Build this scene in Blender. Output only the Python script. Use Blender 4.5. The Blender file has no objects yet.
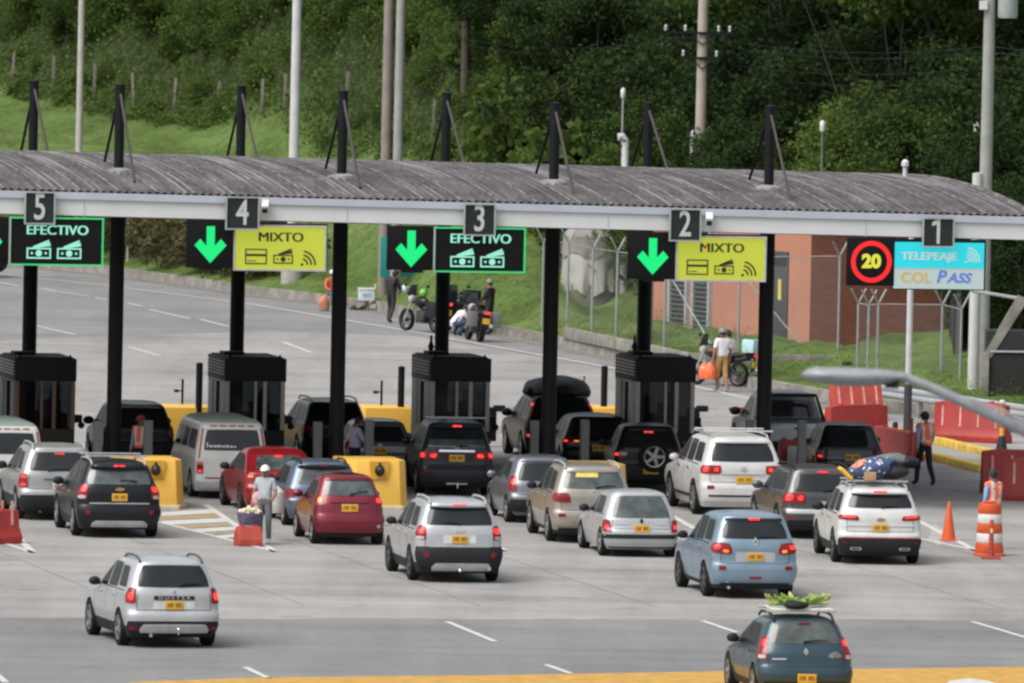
import bpy, bmesh, math, random
import numpy as np
from mathutils import Vector, Matrix
random.seed(7)
rnd = random.Random(11)
S = bpy.context.scene
COL = S.collection
RAD = math.radians

# ------------------------------------------------------------------ camera
FPX, CAMH, CXP, CYP = 11000.0, 15.1, 512.0, 341.5
ROLL = RAD(1.2)
PITCH = math.atan((CYP + 150) / FPX)
_f = np.array([0, math.cos(PITCH), -math.sin(PITCH)])
_r0 = np.array([1.0, 0, 0]); _u0 = np.cross(_r0, _f)
_R = math.cos(ROLL) * _r0 + math.sin(ROLL) * _u0
_U = -math.sin(ROLL) * _r0 + math.cos(ROLL) * _u0

def ray(x, y):
    return _f + _R * ((x - CXP) / FPX) + _U * (-(y - CYP) / FPX)

def G(x, y, z=0.0):
    """surveyed point: where the sight line of a picture point meets the level z"""
    d = ray(x, y); t = (z - CAMH) / d[2]
    return Vector((d[0] * t, d[1] * t, z))

def AY(x, y, Y):
    d = ray(x, y); t = Y / d[1]
    return Vector((d[0] * t, Y, CAMH + d[2] * t))

cam = bpy.data.cameras.new('camera'); camo = bpy.data.objects.new('camera', cam); COL.objects.link(camo)
cam.sensor_width = 36.0; cam.lens = FPX * 36.0 / 1024.0
cam.clip_start = 1.0; cam.clip_end = 5000
m3 = Matrix((( _R[0], _U[0], -_f[0]), (_R[1], _U[1], -_f[1]), (_R[2], _U[2], -_f[2])))
camo.matrix_world = Matrix.Translation((0, 0, CAMH)) @ m3.to_4x4()
cam.dof.use_dof = True; cam.dof.focus_distance = 248.0; cam.dof.aperture_fstop = 4.8
S.camera = camo

TH = RAD(11.9)                       # lanes run this far left of the view axis
LD = Vector((-math.sin(TH), math.cos(TH), 0)); RD = Vector((math.cos(TH), math.sin(TH), 0))

# ------------------------------------------------------------------ materials
MATS = {}
def mat(name, col, rough=0.6, metal=0.0, var=0.12, scale=6.0, coat=0.0, bump=0.0, emit=0.0, ecol=None, spec=0.5):
    if name in MATS: return MATS[name]
    m = bpy.data.materials.new(name); m.use_nodes = True
    nt = m.node_tree; b = nt.nodes['Principled BSDF']
    b.inputs['Roughness'].default_value = rough; b.inputs['Metallic'].default_value = metal
    b.inputs['Specular IOR Level'].default_value = spec
    if coat: b.inputs['Coat Weight'].default_value = coat; b.inputs['Coat Roughness'].default_value = 0.14
    tc = nt.nodes.new('ShaderNodeTexCoord'); n = nt.nodes.new('ShaderNodeTexNoise')
    n.inputs['Scale'].default_value = scale; n.inputs['Detail'].default_value = 6
    nt.links.new(tc.outputs['Object'], n.inputs['Vector'])
    mr = nt.nodes.new('ShaderNodeMapRange')
    mr.inputs['From Min'].default_value = 0.3; mr.inputs['From Max'].default_value = 0.7
    mr.inputs['To Min'].default_value = 1 - var; mr.inputs['To Max'].default_value = 1 + var
    nt.links.new(n.outputs['Fac'], mr.inputs['Value'])
    mx = nt.nodes.new('ShaderNodeMix'); mx.data_type = 'RGBA'; mx.blend_type = 'MULTIPLY'
    mx.inputs['Factor'].default_value = 1.0
    mx.inputs['A'].default_value = (*col, 1)
    nt.links.new(mr.outputs['Result'], mx.inputs['B'])
    nt.links.new(mx.outputs['Result'], b.inputs['Base Color'])
    if bump:
        bp = nt.nodes.new('ShaderNodeBump'); bp.inputs['Strength'].default_value = bump; bp.inputs['Distance'].default_value = 0.02
        nt.links.new(n.outputs['Fac'], bp.inputs['Height']); nt.links.new(bp.outputs['Normal'], b.inputs['Normal'])
    if emit:
        b.inputs['Emission Color'].default_value = (*(ecol or col), 1); b.inputs['Emission Strength'].default_value = emit
    MATS[name] = m
    return m

def paint(name, col, metal=0.35, rough=0.34):
    dark = max(col) < .06                            # dark paints get a thinner, less mirror-like coat
    return mat('paint_' + name, col, rough, metal, 0.08, 3.0, coat=.22 if dark else .55, spec=.3 if dark else .5)

GLASS = mat('tinted_glass', (0.014, 0.017, 0.019), 0.08, 0, 0.3, 2.0, spec=0.5)
BADGE = mat('silver_badge', (0.52, 0.52, 0.52), 0.35, 0.2, 0.05)
GLASSS = mat('side_glass', (0.008, 0.010, 0.011), 0.22, 0, 0.3, 2.0, spec=0.22)
GLASSL = mat('clear_tinted_glass', (0.06, 0.075, 0.075), 0.1, 0, 0.5, 4.0, spec=0.8)
BLK = mat('black_plastic', (0.013, 0.014, 0.016), 0.6, spec=.3)
TRIMK = mat('gloss_black_trim', (0.012, 0.012, 0.013), 0.25)
WELL = mat('wheel_well_black', (0.008, 0.008, 0.008), 0.9)
TYRE = mat('tyre_rubber', (0.014, 0.014, 0.014), 0.9, spec=.2)
RIM = mat('alloy_rim', (0.42, 0.43, 0.44), 0.35, 0.8)
RIMD = mat('dark_alloy_rim', (0.12, 0.12, 0.125), 0.4, 0.7)
CHROME = mat('chrome', (0.75, 0.75, 0.76), 0.15, 1.0, 0.05)
SILVERP = mat('silver_plastic', (0.42, 0.43, 0.43), 0.45, 0.3)
LENS = mat('red_lens', (0.20, 0.008, 0.012), 0.18, 0, 0.25, 9.0)
LIT = mat('lit_brake_lamp', (0.6, 0.02, 0.02), 0.2, 0, 0.05, emit=.85, ecol=(1.0, 0.055, 0.05))
AMBER = mat('lit_amber_lamp', (0.8, 0.2, 0.03), 0.2, 0, 0.05, emit=.5, ecol=(1.0, 0.20, 0.05))
CLEARL = mat('clear_lens', (0.42, 0.38, 0.38), 0.15)
PLATEY = mat('yellow_plate', (0.66, 0.36, 0.035), 0.45)
PLATEW = mat('white_plate', (0.55, 0.58, 0.55), 0.45)
INK = mat('plate_ink', (0.16, 0.09, 0.02), 0.6)
WHITE = mat('white_paint', (0.58, 0.58, 0.57), 0.5)
RED = mat('red_barrier_plastic', (0.31, 0.024, 0.018), 0.5, 0, 0.16, 3.0)
REDD = mat('faded_red_plastic', (0.37, 0.05, 0.032), 0.55, 0, 0.2, 3.0)
ORANGE = mat('orange_plastic', (0.56, 0.085, 0.018), 0.5)
STEEL = mat('black_painted_steel', (0.006, 0.007, 0.009), 0.55, 0.0, 0.3, 3.0, spec=.22)
GALV = mat('galvanised_steel', (0.42, 0.44, 0.46), 0.45, 0.35, 0.12, 5)
CONC = mat('concrete', (0.34, 0.33, 0.31), 0.85, 0, 0.18, 3.0, bump=0.2)
CONCD = mat('weathered_concrete', (0.22, 0.205, 0.18), 0.9, 0, 0.35, 2.0, bump=0.3)
YEL = mat('yellow_paint', (0.80, 0.44, 0.03), 0.5, 0, 0.1, 3.0)
YELW = mat('worn_yellow_paint', (0.60, 0.40, 0.07), 0.7, 0, 0.3, 6.0)

def uneven(m, lo, hi, sc):
    """lamps glow unevenly: bright filament areas and dimmer reflector"""
    nt = m.node_tree; b = nt.nodes['Principled BSDF']; e = b.inputs['Emission Strength'].default_value
    tc = nt.nodes.new('ShaderNodeTexCoord'); n = nt.nodes.new('ShaderNodeTexNoise'); n.inputs['Scale'].default_value = sc; n.inputs['Detail'].default_value = 3; nt.links.new(tc.outputs['Object'], n.inputs['Vector'])
    mr = nt.nodes.new('ShaderNodeMapRange'); mr.inputs['From Min'].default_value = .35; mr.inputs['From Max'].default_value = .65; mr.inputs['To Min'].default_value = e * lo; mr.inputs['To Max'].default_value = e * hi
    nt.links.new(n.outputs['Fac'], mr.inputs['Value']); nt.links.new(mr.outputs['Result'], b.inputs['Emission Strength'])
uneven(LIT, .25, 1.15, 14); uneven(AMBER, .4, 1.1, 14)
# ------------------------------------------------------------------ mesh builder
class MB:
    def __init__(s): s.v = []; s.f = []; s.m = []
    def add(s, vs, fs, mi=0):
        o = len(s.v); s.v += [tuple(v) for v in vs]
        for f in fs: s.f.append([i + o for i in f]); s.m.append(mi)
        return s
    def box(s, c, d, rz=0.0, mi=0, rx=0.0, ry=0.0):
        M = Matrix.Translation(c) @ Matrix.Rotation(rz, 4, 'Z') @ Matrix.Rotation(ry, 4, 'Y') @ Matrix.Rotation(rx, 4, 'X')
        x, y, z = d[0] / 2, d[1] / 2, d[2] / 2
        vs = [M @ Vector(p) for p in ((-x, -y, -z), (x, -y, -z), (x, y, -z), (-x, y, -z), (-x, -y, z), (x, -y, z), (x, y, z), (-x, y, z))]
        return s.add(vs, [(0, 3, 2, 1), (4, 5, 6, 7), (0, 1, 5, 4), (1, 2, 6, 5), (2, 3, 7, 6), (3, 0, 4, 7)], mi)
    def prism(s, poly, y0, y1, mi=0, M=None):
        """polygon in local x,z (counter-clockwise seen from -y) swept from y0 to y1"""
        n = len(poly); vs = [(p[0], y0, p[1]) for p in poly] + [(p[0], y1, p[1]) for p in poly]
        if M is not None: vs = [M @ Vector(v) for v in vs]
        fs = [tuple(range(n)), tuple(range(2 * n - 1, n - 1, -1))] + [(i, i + n, (i + 1) % n + n, (i + 1) % n) for i in range(n)]
        return s.add(vs, fs, mi)
    def hprism(s, poly, z0, z1, mi=0):
        n = len(poly); vs = [(p[0], p[1], z0) for p in poly] + [(p[0], p[1], z1) for p in poly]
        fs = [tuple(range(n - 1, -1, -1)), tuple(range(n, 2 * n))] + [(i, (i + 1) % n, (i + 1) % n + n, i + n) for i in range(n)]
        return s.add(vs, fs, mi)
    def tube(s, pts, r, n=8, mi=0, caps=True):
        pts = [Vector(p) for p in pts]; k = len(pts)
        rs = r if isinstance(r, (list, tuple)) else [r] * k
        vs = []; prev = None
        for i, p in enumerate(pts):
            t = (pts[min(i + 1, k - 1)] - pts[max(i - 1, 0)])
            t = t.normalized() if t.length > 1e-9 else Vector((0, 0, 1))
            if prev is None:
                a = Vector((1, 0, 0)) if abs(t.x) < 0.9 else Vector((0, 1, 0))
                u = t.cross(a).normalized()
            else:
                u = (prev - t * prev.dot(t)).normalized()
            prev = u; w = t.cross(u)
            for j in range(n):
                a = 2 * math.pi * j / n
                vs.append(p + (u * math.cos(a) + w * math.sin(a)) * rs[i])
        fs = []
        for i in range(k - 1):
            for j in range(n):
                j2 = (j + 1) % n
                fs.append((i * n + j, i * n + j2, (i + 1) * n + j2, (i + 1) * n + j))
        if caps: fs.append(tuple(range(n - 1, -1, -1))); fs.append(tuple(range((k - 1) * n, k * n)))
        return s.add(vs, fs, mi)
    def lathe(s, prof, n=16, M=None, mi=0, closed=False):
        """profile of (r, z) turned round z; M places it"""
        vs = []; k = len(prof)
        for (r, z) in prof:
            for j in range(n):
                a = 2 * math.pi * j / n; v = Vector((r * math.cos(a), r * math.sin(a), z))
                vs.append(M @ v if M is not None else v)
        fs = []
        rng = k if closed else k - 1
        for i in range(rng):
            i2 = (i + 1) % k
            for j in range(n):
                j2 = (j + 1) % n
                fs.append((i * n + j, i * n + j2, i2 * n + j2, i2 * n + j))
        if not closed: fs.append(tuple(range(n - 1, -1, -1))); fs.append(tuple(range((k - 1) * n, k * n)))
        return s.add(vs, fs, mi)
    def ball(s, c, r, n=10, mi=0, rz=0.0, M=None):
        r = r if isinstance(r, (list, tuple)) else (r, r, r)
        k = max(4, n // 2); o = []
        R = Matrix.Translation(c) @ Matrix.Rotation(rz, 4, 'Z')
        if M is not None: R = Matrix.Translation(c) @ M
        vs = [R @ Vector((0, 0, -r[2]))]
        for i in range(1, k):
            a = -math.pi / 2 + math.pi * i / k
            for j in range(n):
                b = 2 * math.pi * j / n
                vs.append(R @ Vector((r[0] * math.cos(a) * math.cos(b), r[1] * math.cos(a) * math.sin(b), r[2] * math.sin(a))))
        vs.append(R @ Vector((0, 0, r[2])))
        fs = []
        for j in range(n):
            fs.append((0, 1 + (j + 1) % n, 1 + j))
            for i in range(k - 2):
                a = 1 + i * n; fs.append((a + j, a + (j + 1) % n, a + n + (j + 1) % n, a + n + j))
            a = 1 + (k - 2) * n; fs.append((a + j, a + (j + 1) % n, len(vs) - 1))
        return s.add(vs, fs, mi)
    def grid(s, rows, mi=0, flip=False):
        n = len(rows[0]); vs = [p for r in rows for p in r]; fs = []
        for i in range(len(rows) - 1):
            for j in range(n - 1):
                q = (i * n + j, i * n + j + 1, (i + 1) * n + j + 1, (i + 1) * n + j)
                fs.append(q[::-1] if flip else q)
        return s.add(vs, fs, mi)
    def mesh(s, name, mats, smooth=True, ang=35):
        me = bpy.data.meshes.new(name); me.from_pydata(s.v, [], s.f)
        mats = mats if isinstance(mats, (list, tuple)) else [mats]
        for m in mats: me.materials.append(m)
        if len(mats) > 1: me.polygons.foreach_set('material_index', s.m)
        if smooth:
            me.polygons.foreach_set('use_smooth', [True] * len(me.polygons)); me.set_sharp_from_angle(angle=RAD(ang))
        me.update(); return me
    def build(s, name, mats, parent=None, loc=None, rz=0.0, smooth=True, ang=35, bevel=0.0):
        me = s.mesh(name, mats, smooth, ang)
        if bevel:
            bm = bmesh.new(); bm.from_mesh(me)
            bmesh.ops.bevel(bm, geom=[e for e in bm.edges if e.is_manifold and e.calc_face_angle(0) > 0.5], offset=bevel, segments=2, affect='EDGES', profile=0.6)
            bm.to_mesh(me); bm.free()
            me.polygons.foreach_set('use_smooth', [True] * len(me.polygons)); me.set_sharp_from_angle(angle=RAD(ang))
        return link(name, me, parent, loc, rz)

def link(name, me, parent=None, loc=None, rz=0.0):
    o = bpy.data.objects.new(name, me); COL.objects.link(o)
    if parent is not None: o.parent = parent
    if loc is not None: o.location = loc
    if rz: o.rotation_euler = (0, 0, rz)
    return o

def tag(o, label=None, cat=None, group=None, kind=None):
    if label: o['label'] = label
    if cat: o['category'] = cat
    if group: o['group'] = group
    if kind: o['kind'] = kind
    return o

def thing(name, label, cat, loc=(0, 0, 0), rz=0.0, group=None):
    o = bpy.data.objects.new(name, None); COL.objects.link(o)
    o.empty_display_size = 0.2; o.location = loc; o.rotation_euler = (0, 0, rz)
    return tag(o, label, cat, group)

def copy_tree(o, parent=None):
    c = o.copy(); COL.objects.link(c)
    if parent is not None: c.parent = parent
    for ch in list(o.children): copy_tree(ch, c)
    return c

def text_mesh(body, size, offset=0.0, extrude=0.004, shear=0.0, align='CENTER', sx=1.0):
    """letters standing in the local x,z plane, facing -y"""
    cu = bpy.data.curves.new('lettering', 'FONT'); cu.body = body; cu.size = size; cu.offset = offset
    cu.extrude = extrude; cu.shear = shear; cu.align_x = align; cu.align_y = 'CENTER'; cu.resolution_u = 4
    ob = bpy.data.objects.new('lettering', cu); COL.objects.link(ob)
    bpy.context.view_layer.update()
    me = bpy.data.meshes.new_from_object(ob.evaluated_get(bpy.context.evaluated_depsgraph_get()))
    bpy.data.objects.remove(ob); bpy.data.curves.remove(cu)
    co = np.empty(len(me.vertices) * 3, np.float32); me.vertices.foreach_get('co', co); co = co.reshape(-1, 3)
    out = np.stack([co[:, 0] * sx, -co[:, 2], co[:, 1]], 1).astype(np.float32)
    me.vertices.foreach_set('co', out.ravel()); me.update()
    return me

def text(name, body, size, m, parent, loc, offset=0.0, shear=0.0, sx=1.0, extrude=0.004, bold=0.0):
    me = text_mesh(body, size, 0.0 if bold else offset, extrude, shear, sx=sx)
    if bold:                                         # a heavier cut: the same strokes, widened sideways
        bm = bmesh.new()
        for dx in (-bold, 0, bold):
            n0 = len(bm.verts); bm.from_mesh(me); bm.verts.ensure_lookup_table()
            for v in bm.verts[n0:]: v.co.x += dx; v.co.y += dx * .02
        bm.to_mesh(me); bm.free()
    me.materials.clear(); me.materials.append(m)
    return link(name, me, parent, loc)
# ------------------------------------------------------------------ cars
def fn(pts, sm=5):
    z = np.array([p[0] for p in pts]); v = np.array([p[1] for p in pts])
    zz = np.linspace(z[0], z[-1], 241); vv = np.interp(zz, z, v)
    k = np.ones(sm) / sm; pad = sm // 2
    vs = np.convolve(np.concatenate([[vv[0]] * pad, vv, [vv[-1]] * pad]), k, 'valid')
    return lambda t: float(np.interp(t, zz, vs))

TPL = {
 'suv': dict(R=[(.12, .17), (.19, .04), (.26, 0), (.38, 0), (.43, .05), (.60, .06), (.67, .09), (.91, .31), (.95, .31), (.968, .36), (.985, .60), (1, 1.1)],
             F=[(.12, .2), (.2, .05), (.35, 0), (.45, .05), (.52, .25), (.565, .85), (.60, 1.15), (.90, 1.95), (.94, 2.1), (.965, 2.3), (.985, 2.6), (1, 3.0)],
             W=[(.12, .90), (.2, .95), (.35, 1), (.5, .995), (.60, .97), (.66, .925), (.90, .775), (.94, .735), (.965, .68), (.985, .56), (1, .25)]),
 'hatch': dict(R=[(.12, .17), (.19, .05), (.27, 0), (.40, .01), (.44, .06), (.57, .09), (.63, .14), (.915, .40), (.95, .41), (.967, .48), (.985, .75), (1, 1.2)],
             F=[(.12, .2), (.2, .05), (.33, 0), (.42, .05), (.50, .3), (.58, .85), (.62, 1.0), (.90, 1.85), (.94, 2.05), (.965, 2.2), (.985, 2.5), (1, 2.75)],
             W=[(.12, .90), (.2, .95), (.35, 1), (.5, .99), (.58, .97), (.63, .935), (.90, .76), (.935, .72), (.96, .66), (.985, .5), (1, .22)]),
 'sedan': dict(R=[(.12, .17), (.19, .05), (.27, 0), (.42, .0), (.47, .05), (.63, .08), (.67, .16), (.72, .42), (.92, 1.1), (.95, 1.22), (.98, 1.5), (1, 1.95)],
             F=[(.12, .2), (.2, .05), (.35, 0), (.43, .06), (.52, .3), (.60, .95), (.63, 1.12), (.90, 1.9), (.94, 2.1), (.965, 2.25), (.985, 2.5), (1, 2.75)],
             W=[(.12, .90), (.2, .95), (.35, 1), (.5, .99), (.6, .97), (.66, .93), (.90, .77), (.935, .73), (.96, .67), (.985, .5), (1, .22)]),
 'van': dict(R=[(.10, .12), (.15, .02), (.2, 0), (.5, .02), (.88, .14), (.93, .2), (.965, .33), (.985, .5), (1, 1.1)],
             F=[(.10, .12), (.2, 0), (.38, .05), (.45, .25), (.5, .45), (.9, 1.1), (.94, 1.3), (.97, 1.5), (.985, 1.7), (1, 2.2)],
             W=[(.10, .95), (.2, 1), (.5, 1), (.55, .985), (.88, .87), (.93, .82), (.965, .74), (.985, .6), (1, .3)]),
 'pickup': dict(R=[(.16, .25), (.22, .05), (.30, 0), (.57, .02), (.585, .06), (.60, 1.55), (.92, 1.78), (.95, 1.85), (.98, 2.05), (1, 2.3)],
             F=[(.16, .25), (.24, .05), (.36, 0), (.47, .05), (.53, .25), (.575, .95), (.61, 1.25), (.90, 1.95), (.94, 2.1), (.965, 2.25), (.985, 2.5), (1, 2.7)],
             W=[(.16, .90), (.22, .96), (.35, 1), (.54, .99), (.60, .96), (.90, .79), (.935, .75), (.96, .70), (.985, .56), (1, .3)]),
}
WHEELS = {}
def wheel_mesh(r, w, rim, spokes):
    k = (round(r, 3), round(w, 3), rim.name, spokes)
    if k in WHEELS: return WHEELS[k]
    t = MB(); rr = r * 0.66
    t.lathe([(rr, -w / 2 + .012), (r * .9, -w / 2), (r * .975, -w / 2 + .02), (r, -w / 2 + .055), (r, w / 2 - .055), (r * .975, w / 2 - .02), (r * .9, w / 2), (rr, w / 2 - .012)], 28, closed=True)
    tm = t.mesh('wheel', TYRE)
    q = MB()
    q.lathe([(rr * 1.0, -.09), (rr * 1.01, w / 2 - .015), (rr * .9, w / 2 - .02), (rr * .88, w / 2 - .06), (rr * .3, w / 2 - .085), (0.001, w / 2 - .085)], 24, mi=1)
    for i in range(spokes):
        a = 2 * math.pi * i / spokes
        M = Matrix.Rotation(a, 4, 'Z')
        p = [(.02, .04), (rr * .94, .034), (rr * .94, -.034), (.02, -.04)]
        vs = [M @ Vector((x, y, w / 2 - .018)) for x, y in p] + [M @ Vector((x, y, w / 2 - .08)) for x, y in p]
        q.add(vs, [(3, 2, 1, 0), (0, 1, 5, 4), (1, 2, 6, 5), (2, 3, 7, 6), (3, 0, 4, 7)], 0)
    q.lathe([(.05, w / 2 - .05), (.05, w / 2 - .012), (.001, w / 2 - .008)], 12, mi=0)
    q.lathe([(rr * 1.015, w / 2 - .03), (rr * 1.02, w / 2 - .008), (rr * .93, w / 2 - .012), (rr * .92, w / 2 - .05)], 24, mi=0, closed=True)
    rm = q.mesh('rim', [rim, WELL])
    WHEELS[k] = (tm, rm); return WHEELS[k]

class Car:
    def __init__(s, name, label, cat, px, heading, body='suv', L=4.4, W=1.82, H=1.68, wb=2.65, ro=0.85, tr=0.345, col=None,
                 rim=RIM, spokes=5, clad=None, roofmat=None, dr=.32, p=3.8, glass=GLASS, group='cars queuing at the toll booths', track=None):
        s.L, s.W, s.H, s.wb, s.ro, s.tr = L, W, H, wb, ro, tr
        t = TPL[body] if isinstance(body, str) else body
        s.fr, s.ff, s.fw = fn(t['R']), fn(t['F']), fn(t['W']); s.z0 = t['R'][0][0]
        s.p, s.dr, s.df = p, dr, .55; s.paint = col; s.glass = glass; s.bodytype = body
        s.root = thing(name, label, cat, G(*px), RAD(heading), group)
        s.body(clad, roofmat, track or W - .12, rim, spokes)
    def yr(s, z): return -s.ro + s.fr(z / s.H)
    def yf(s, z): return s.L - s.ro - s.ff(z / s.H)
    def w(s, z): return s.W / 2 * s.fw(z / s.H)
    def cor(s, z):
        l = s.yf(z) - s.yr(z); return min(s.dr, l * .35), min(s.df, l * .4)
    def rear(s, X, z, off=0.0):
        def P(X, z):
            X = max(-.9999, min(.9999, X)); d = s.cor(z)[0]
            return Vector((s.w(z) * X, s.yr(z) + d * (1 - (1 - abs(X) ** s.p) ** (1 / s.p)), z))
        a = P(X, z)
        if not off: return a
        e = .004
        du = P(min(X + e, .9999), z) - P(max(X - e, -.9999), z); dv = P(X, z + e) - P(X, z - e)
        n = du.cross(dv); n = n.normalized() if n.length > 0 else Vector((0, -1, 0))
        return a + n * off
    def front(s, X, z, off=0.0):
        def P(X, z):
            d = s.cor(z)[1]
            return Vector((s.w(z) * X, s.yf(z) - d * (1 - (1 - abs(X) ** s.p) ** (1 / s.p)), z))
        a = P(X, z)
        e = .004
        n = (P(min(X + e, .999), z) - P(max(X - e, -.999), z)).cross(P(X, z + e) - P(X, z - e))
        return a - n.normalized() * off
    def sidep(s, sd, y, z, off=0.0):
        d = s.cor(z); a, b = s.yr(z) + d[0], s.yf(z) - d[1]; x = s.w(z)
        if y < a:
            k = min(1, (a - y) / d[0]); x *= max(0.02, 1 - k ** s.p) ** (1 / s.p)
        elif y > b:
            k = min(1, (y - b) / d[1]); x *= max(0.02, 1 - k ** s.p) ** (1 / s.p)
        dz = (s.w(z + .01) - s.w(z - .01)) / .02
        n = Vector((1, 0, -dz)).normalized()
        return Vector((sd * (x + off * n.x), y, z + off * n.z))
    def contour(s, z, sides=16):
        d = s.cor(z); w = s.w(z); pts = []
        e = 2 / s.p
        for i in range(21):
            ph = math.pi * (i / 20 - .5)
            X = math.copysign(abs(math.sin(ph)) ** e, math.sin(ph)); pts.append(Vector((w * X, s.yr(z) + d[0] * (1 - abs(math.cos(ph)) ** e), z)))
        a, b = s.yr(z) + d[0], s.yf(z) - d[1]
        for i in range(1, sides): pts.append(Vector((w, a + (b - a) * i / sides, z)))
        for i in range(21):
            ph = math.pi * (.5 - i / 20)
            X = math.copysign(abs(math.sin(ph)) ** e, math.sin(ph)); pts.append(Vector((w * X, s.yf(z) - d[1] * (1 - abs(math.cos(ph)) ** e), z)))
        for i in range(1, sides): pts.append(Vector((-w, b + (a - b) * i / sides, z)))
        return pts
    def body(s, clad, roofmat, track, rim, spokes):
        H = s.H
        zs = list(np.linspace(s.z0, .96, 34) * H) + [.97 * H, .98 * H, .988 * H, .994 * H, .998 * H, H]
        rows = [s.contour(z) for z in zs]; n = len(rows[0])
        mb = MB(); vs = [p for r in rows for p in r]; fs = []
        for i in range(len(rows) - 1):
            for j in range(n):
                j2 = (j + 1) % n; fs.append((i * n + j, i * n + j2, (i + 1) * n + j2, (i + 1) * n + j))
        fs.append(tuple(range(n - 1, -1, -1))); fs.append(tuple(range((len(rows) - 1) * n, len(rows) * n)))
        mb.add(vs, fs); me = mb.mesh('body', [s.paint, BLK, WELL, roofmat or s.paint], False)
        ob = link('body', me, s.root)
        cut = MB(); ra = s.tr * 1.13
        for y in (0, s.wb):
            for sd in (-1, 1):
                M = Matrix.Translation((sd * (s.W / 2 - .02), y, s.tr)) @ Matrix.Rotation(math.pi / 2, 4, 'Y')
                cut.lathe([(ra, -.30), (ra, .30)], 28, M)
        co = link('cutter', cut.mesh('cutter', WELL, False))
        co.matrix_world = Matrix.Identity(4)
        md = ob.modifiers.new('arches', 'BOOLEAN'); md.operation = 'DIFFERENCE'; md.object = co; md.solver = 'EXACT'
        mw = s.root.matrix_basis.copy()
        s.root.matrix_basis = Matrix.Identity(4); bpy.context.view_layer.update()
        new = bpy.data.meshes.new_from_object(ob.evaluated_get(bpy.context.evaluated_depsgraph_get()))
        ob.modifiers.clear(); ob.data = new; new.name = 'body'; bpy.data.meshes.remove(me); bpy.data.objects.remove(co)
        s.root.matrix_basis = mw
        while len(new.materials) < 4: new.materials.append(WELL)
        for i, m in enumerate([s.paint, BLK, WELL, roofmat or s.paint]): new.materials[i] = m
        for f in new.polygons:
            c = f.center; f.material_index = 0
            if clad and c.z < clad * H: f.material_index = 1
            if c.z > .945 * H and f.normal.z > .35: f.material_index = 3
            if c.z < s.z0 * H + .01: f.material_index = 2
            for y in (0, s.wb):
                if (c.y - y) ** 2 + (c.z - s.tr) ** 2 < (ra + .006) ** 2 and (abs(c.x) < s.W / 2 - .06 or abs(f.normal.x) < .5) and abs(c.x) > s.W / 2 - .5:
                    dd = math.hypot(c.y - y, c.z - s.tr)
                    if dd < ra - .01 or (f.normal.y * (c.y - y) + f.normal.z * (c.z - s.tr)) < 0: f.material_index = 2
            if s.bodytype == 'pickup' and .575 * H < c.z < .63 * H and f.normal.z > .8 and c.y < 1.2: f.material_index = 1
        new.polygons.foreach_set('use_smooth', [True] * len(new.polygons)); new.set_sharp_from_angle(angle=RAD(40))
        s.bodyo = ob
        tm, rm = wheel_mesh(s.tr, .21, rim, spokes)
        for y in (0, s.wb):
            for sd in (-1, 1):
                wo = link('wheel', tm, s.root, (sd * (track / 2 - .03), y, s.tr))
                wo.rotation_euler = (rnd.uniform(0, 2) if False else 0, sd * math.pi / 2, 0)
                ro = link('rim', rm, wo); ro.rotation_euler = (0, 0, rnd.uniform(0, 1.2))
    # patches that lie on the skin of the car
    def patch(s, name, P, m, a0, a1, b0, b1, z0, z1, off=.008, r=.12, nx=14, nz=8, parent=None, flip=False, tilt=0.0, cut=None):
        """a0..a1 along the lower edge, b0..b1 along the upper edge"""
        rows = []; back = []
        for i in range(nz + 1):
            row = []; rb = []
            for j in range(nx + 1):
                a, b = 2 * j / nx - 1, 2 * i / nz - 1
                aa = a * math.sqrt(1 - r * b * b) / math.sqrt(1 - 0 * r); bb = b * math.sqrt(1 - r * a * a)
                u, v = (aa + 1) / 2, (bb + 1) / 2
                z = z0 + (z1 - z0) * v + tilt * (u - .5)
                l, h = a0 + (b0 - a0) * v, a1 + (b1 - a1) * v
                c = l + (h - l) * u
                row.append(P(c, z, off)); rb.append(P(c, z, -.012))
            rows.append(row); back.append(rb)
        mb = MB(); mb.grid(rows, 0, flip)
        rim = [rows[0], [r_[-1] for r_ in rows], rows[-1][::-1], [r_[0] for r_ in rows][::-1]]
        rimb = [back[0], [r_[-1] for r_ in back], back[-1][::-1], [r_[0] for r_ in back][::-1]]
        for a, b in zip(rim, rimb): mb.grid([b, a], 0, flip)
        return mb.build(name, m, parent or s.root, ang=50)
    def R(s, name, m, X0, X1, z0, z1, T0=None, T1=None, both=False, **k):
        """patch on the tail; X as a share of the half width, z as a share of the height"""
        T0 = X0 if T0 is None else T0; T1 = X1 if T1 is None else T1
        if name == 'brake_light':                    # the lit core is smaller than its lens
            q = .12 * (X1 - X0); X0, X1, T0, T1 = X0 + q, X1 - q, T0 + q, T1 - q; q = .14 * (z1 - z0); z0, z1 = z0 + q, z1 - q
        o = s.patch(name, s.rear, m, X0, X1, T0, T1, z0 * s.H, z1 * s.H, **k)
        if both:
            t = k.pop('tilt', 0)
            s.patch(name, s.rear, m, -X1, -X0, -T1, -T0, z0 * s.H, z1 * s.H, tilt=-t, **k)
        return o
    def SD(s, name, m, y0, y1, t0, t1, z0, z1, **k):
        for sd in (-1, 1):
            s.patch(name, lambda y, z, o: s.sidep(sd, y, z, o), m, y0, y1, t0, t1, z0 * s.H, z1 * s.H, flip=(sd < 0), **k)
    def FR(s, name, m, X0, X1, z0, z1, T0=None, T1=None, **k):
        T0 = X0 if T0 is None else T0; T1 = X1 if T1 is None else T1
        return s.patch(name, s.front, m, X0, X1, T0, T1, z0 * s.H, z1 * s.H, flip=True, **k)
    def box(s, name, m, c, d, parent=None, bevel=.012, **k):
        return MB().box(c, d, **k).build(name, m, parent or s.root, bevel=bevel)
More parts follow.
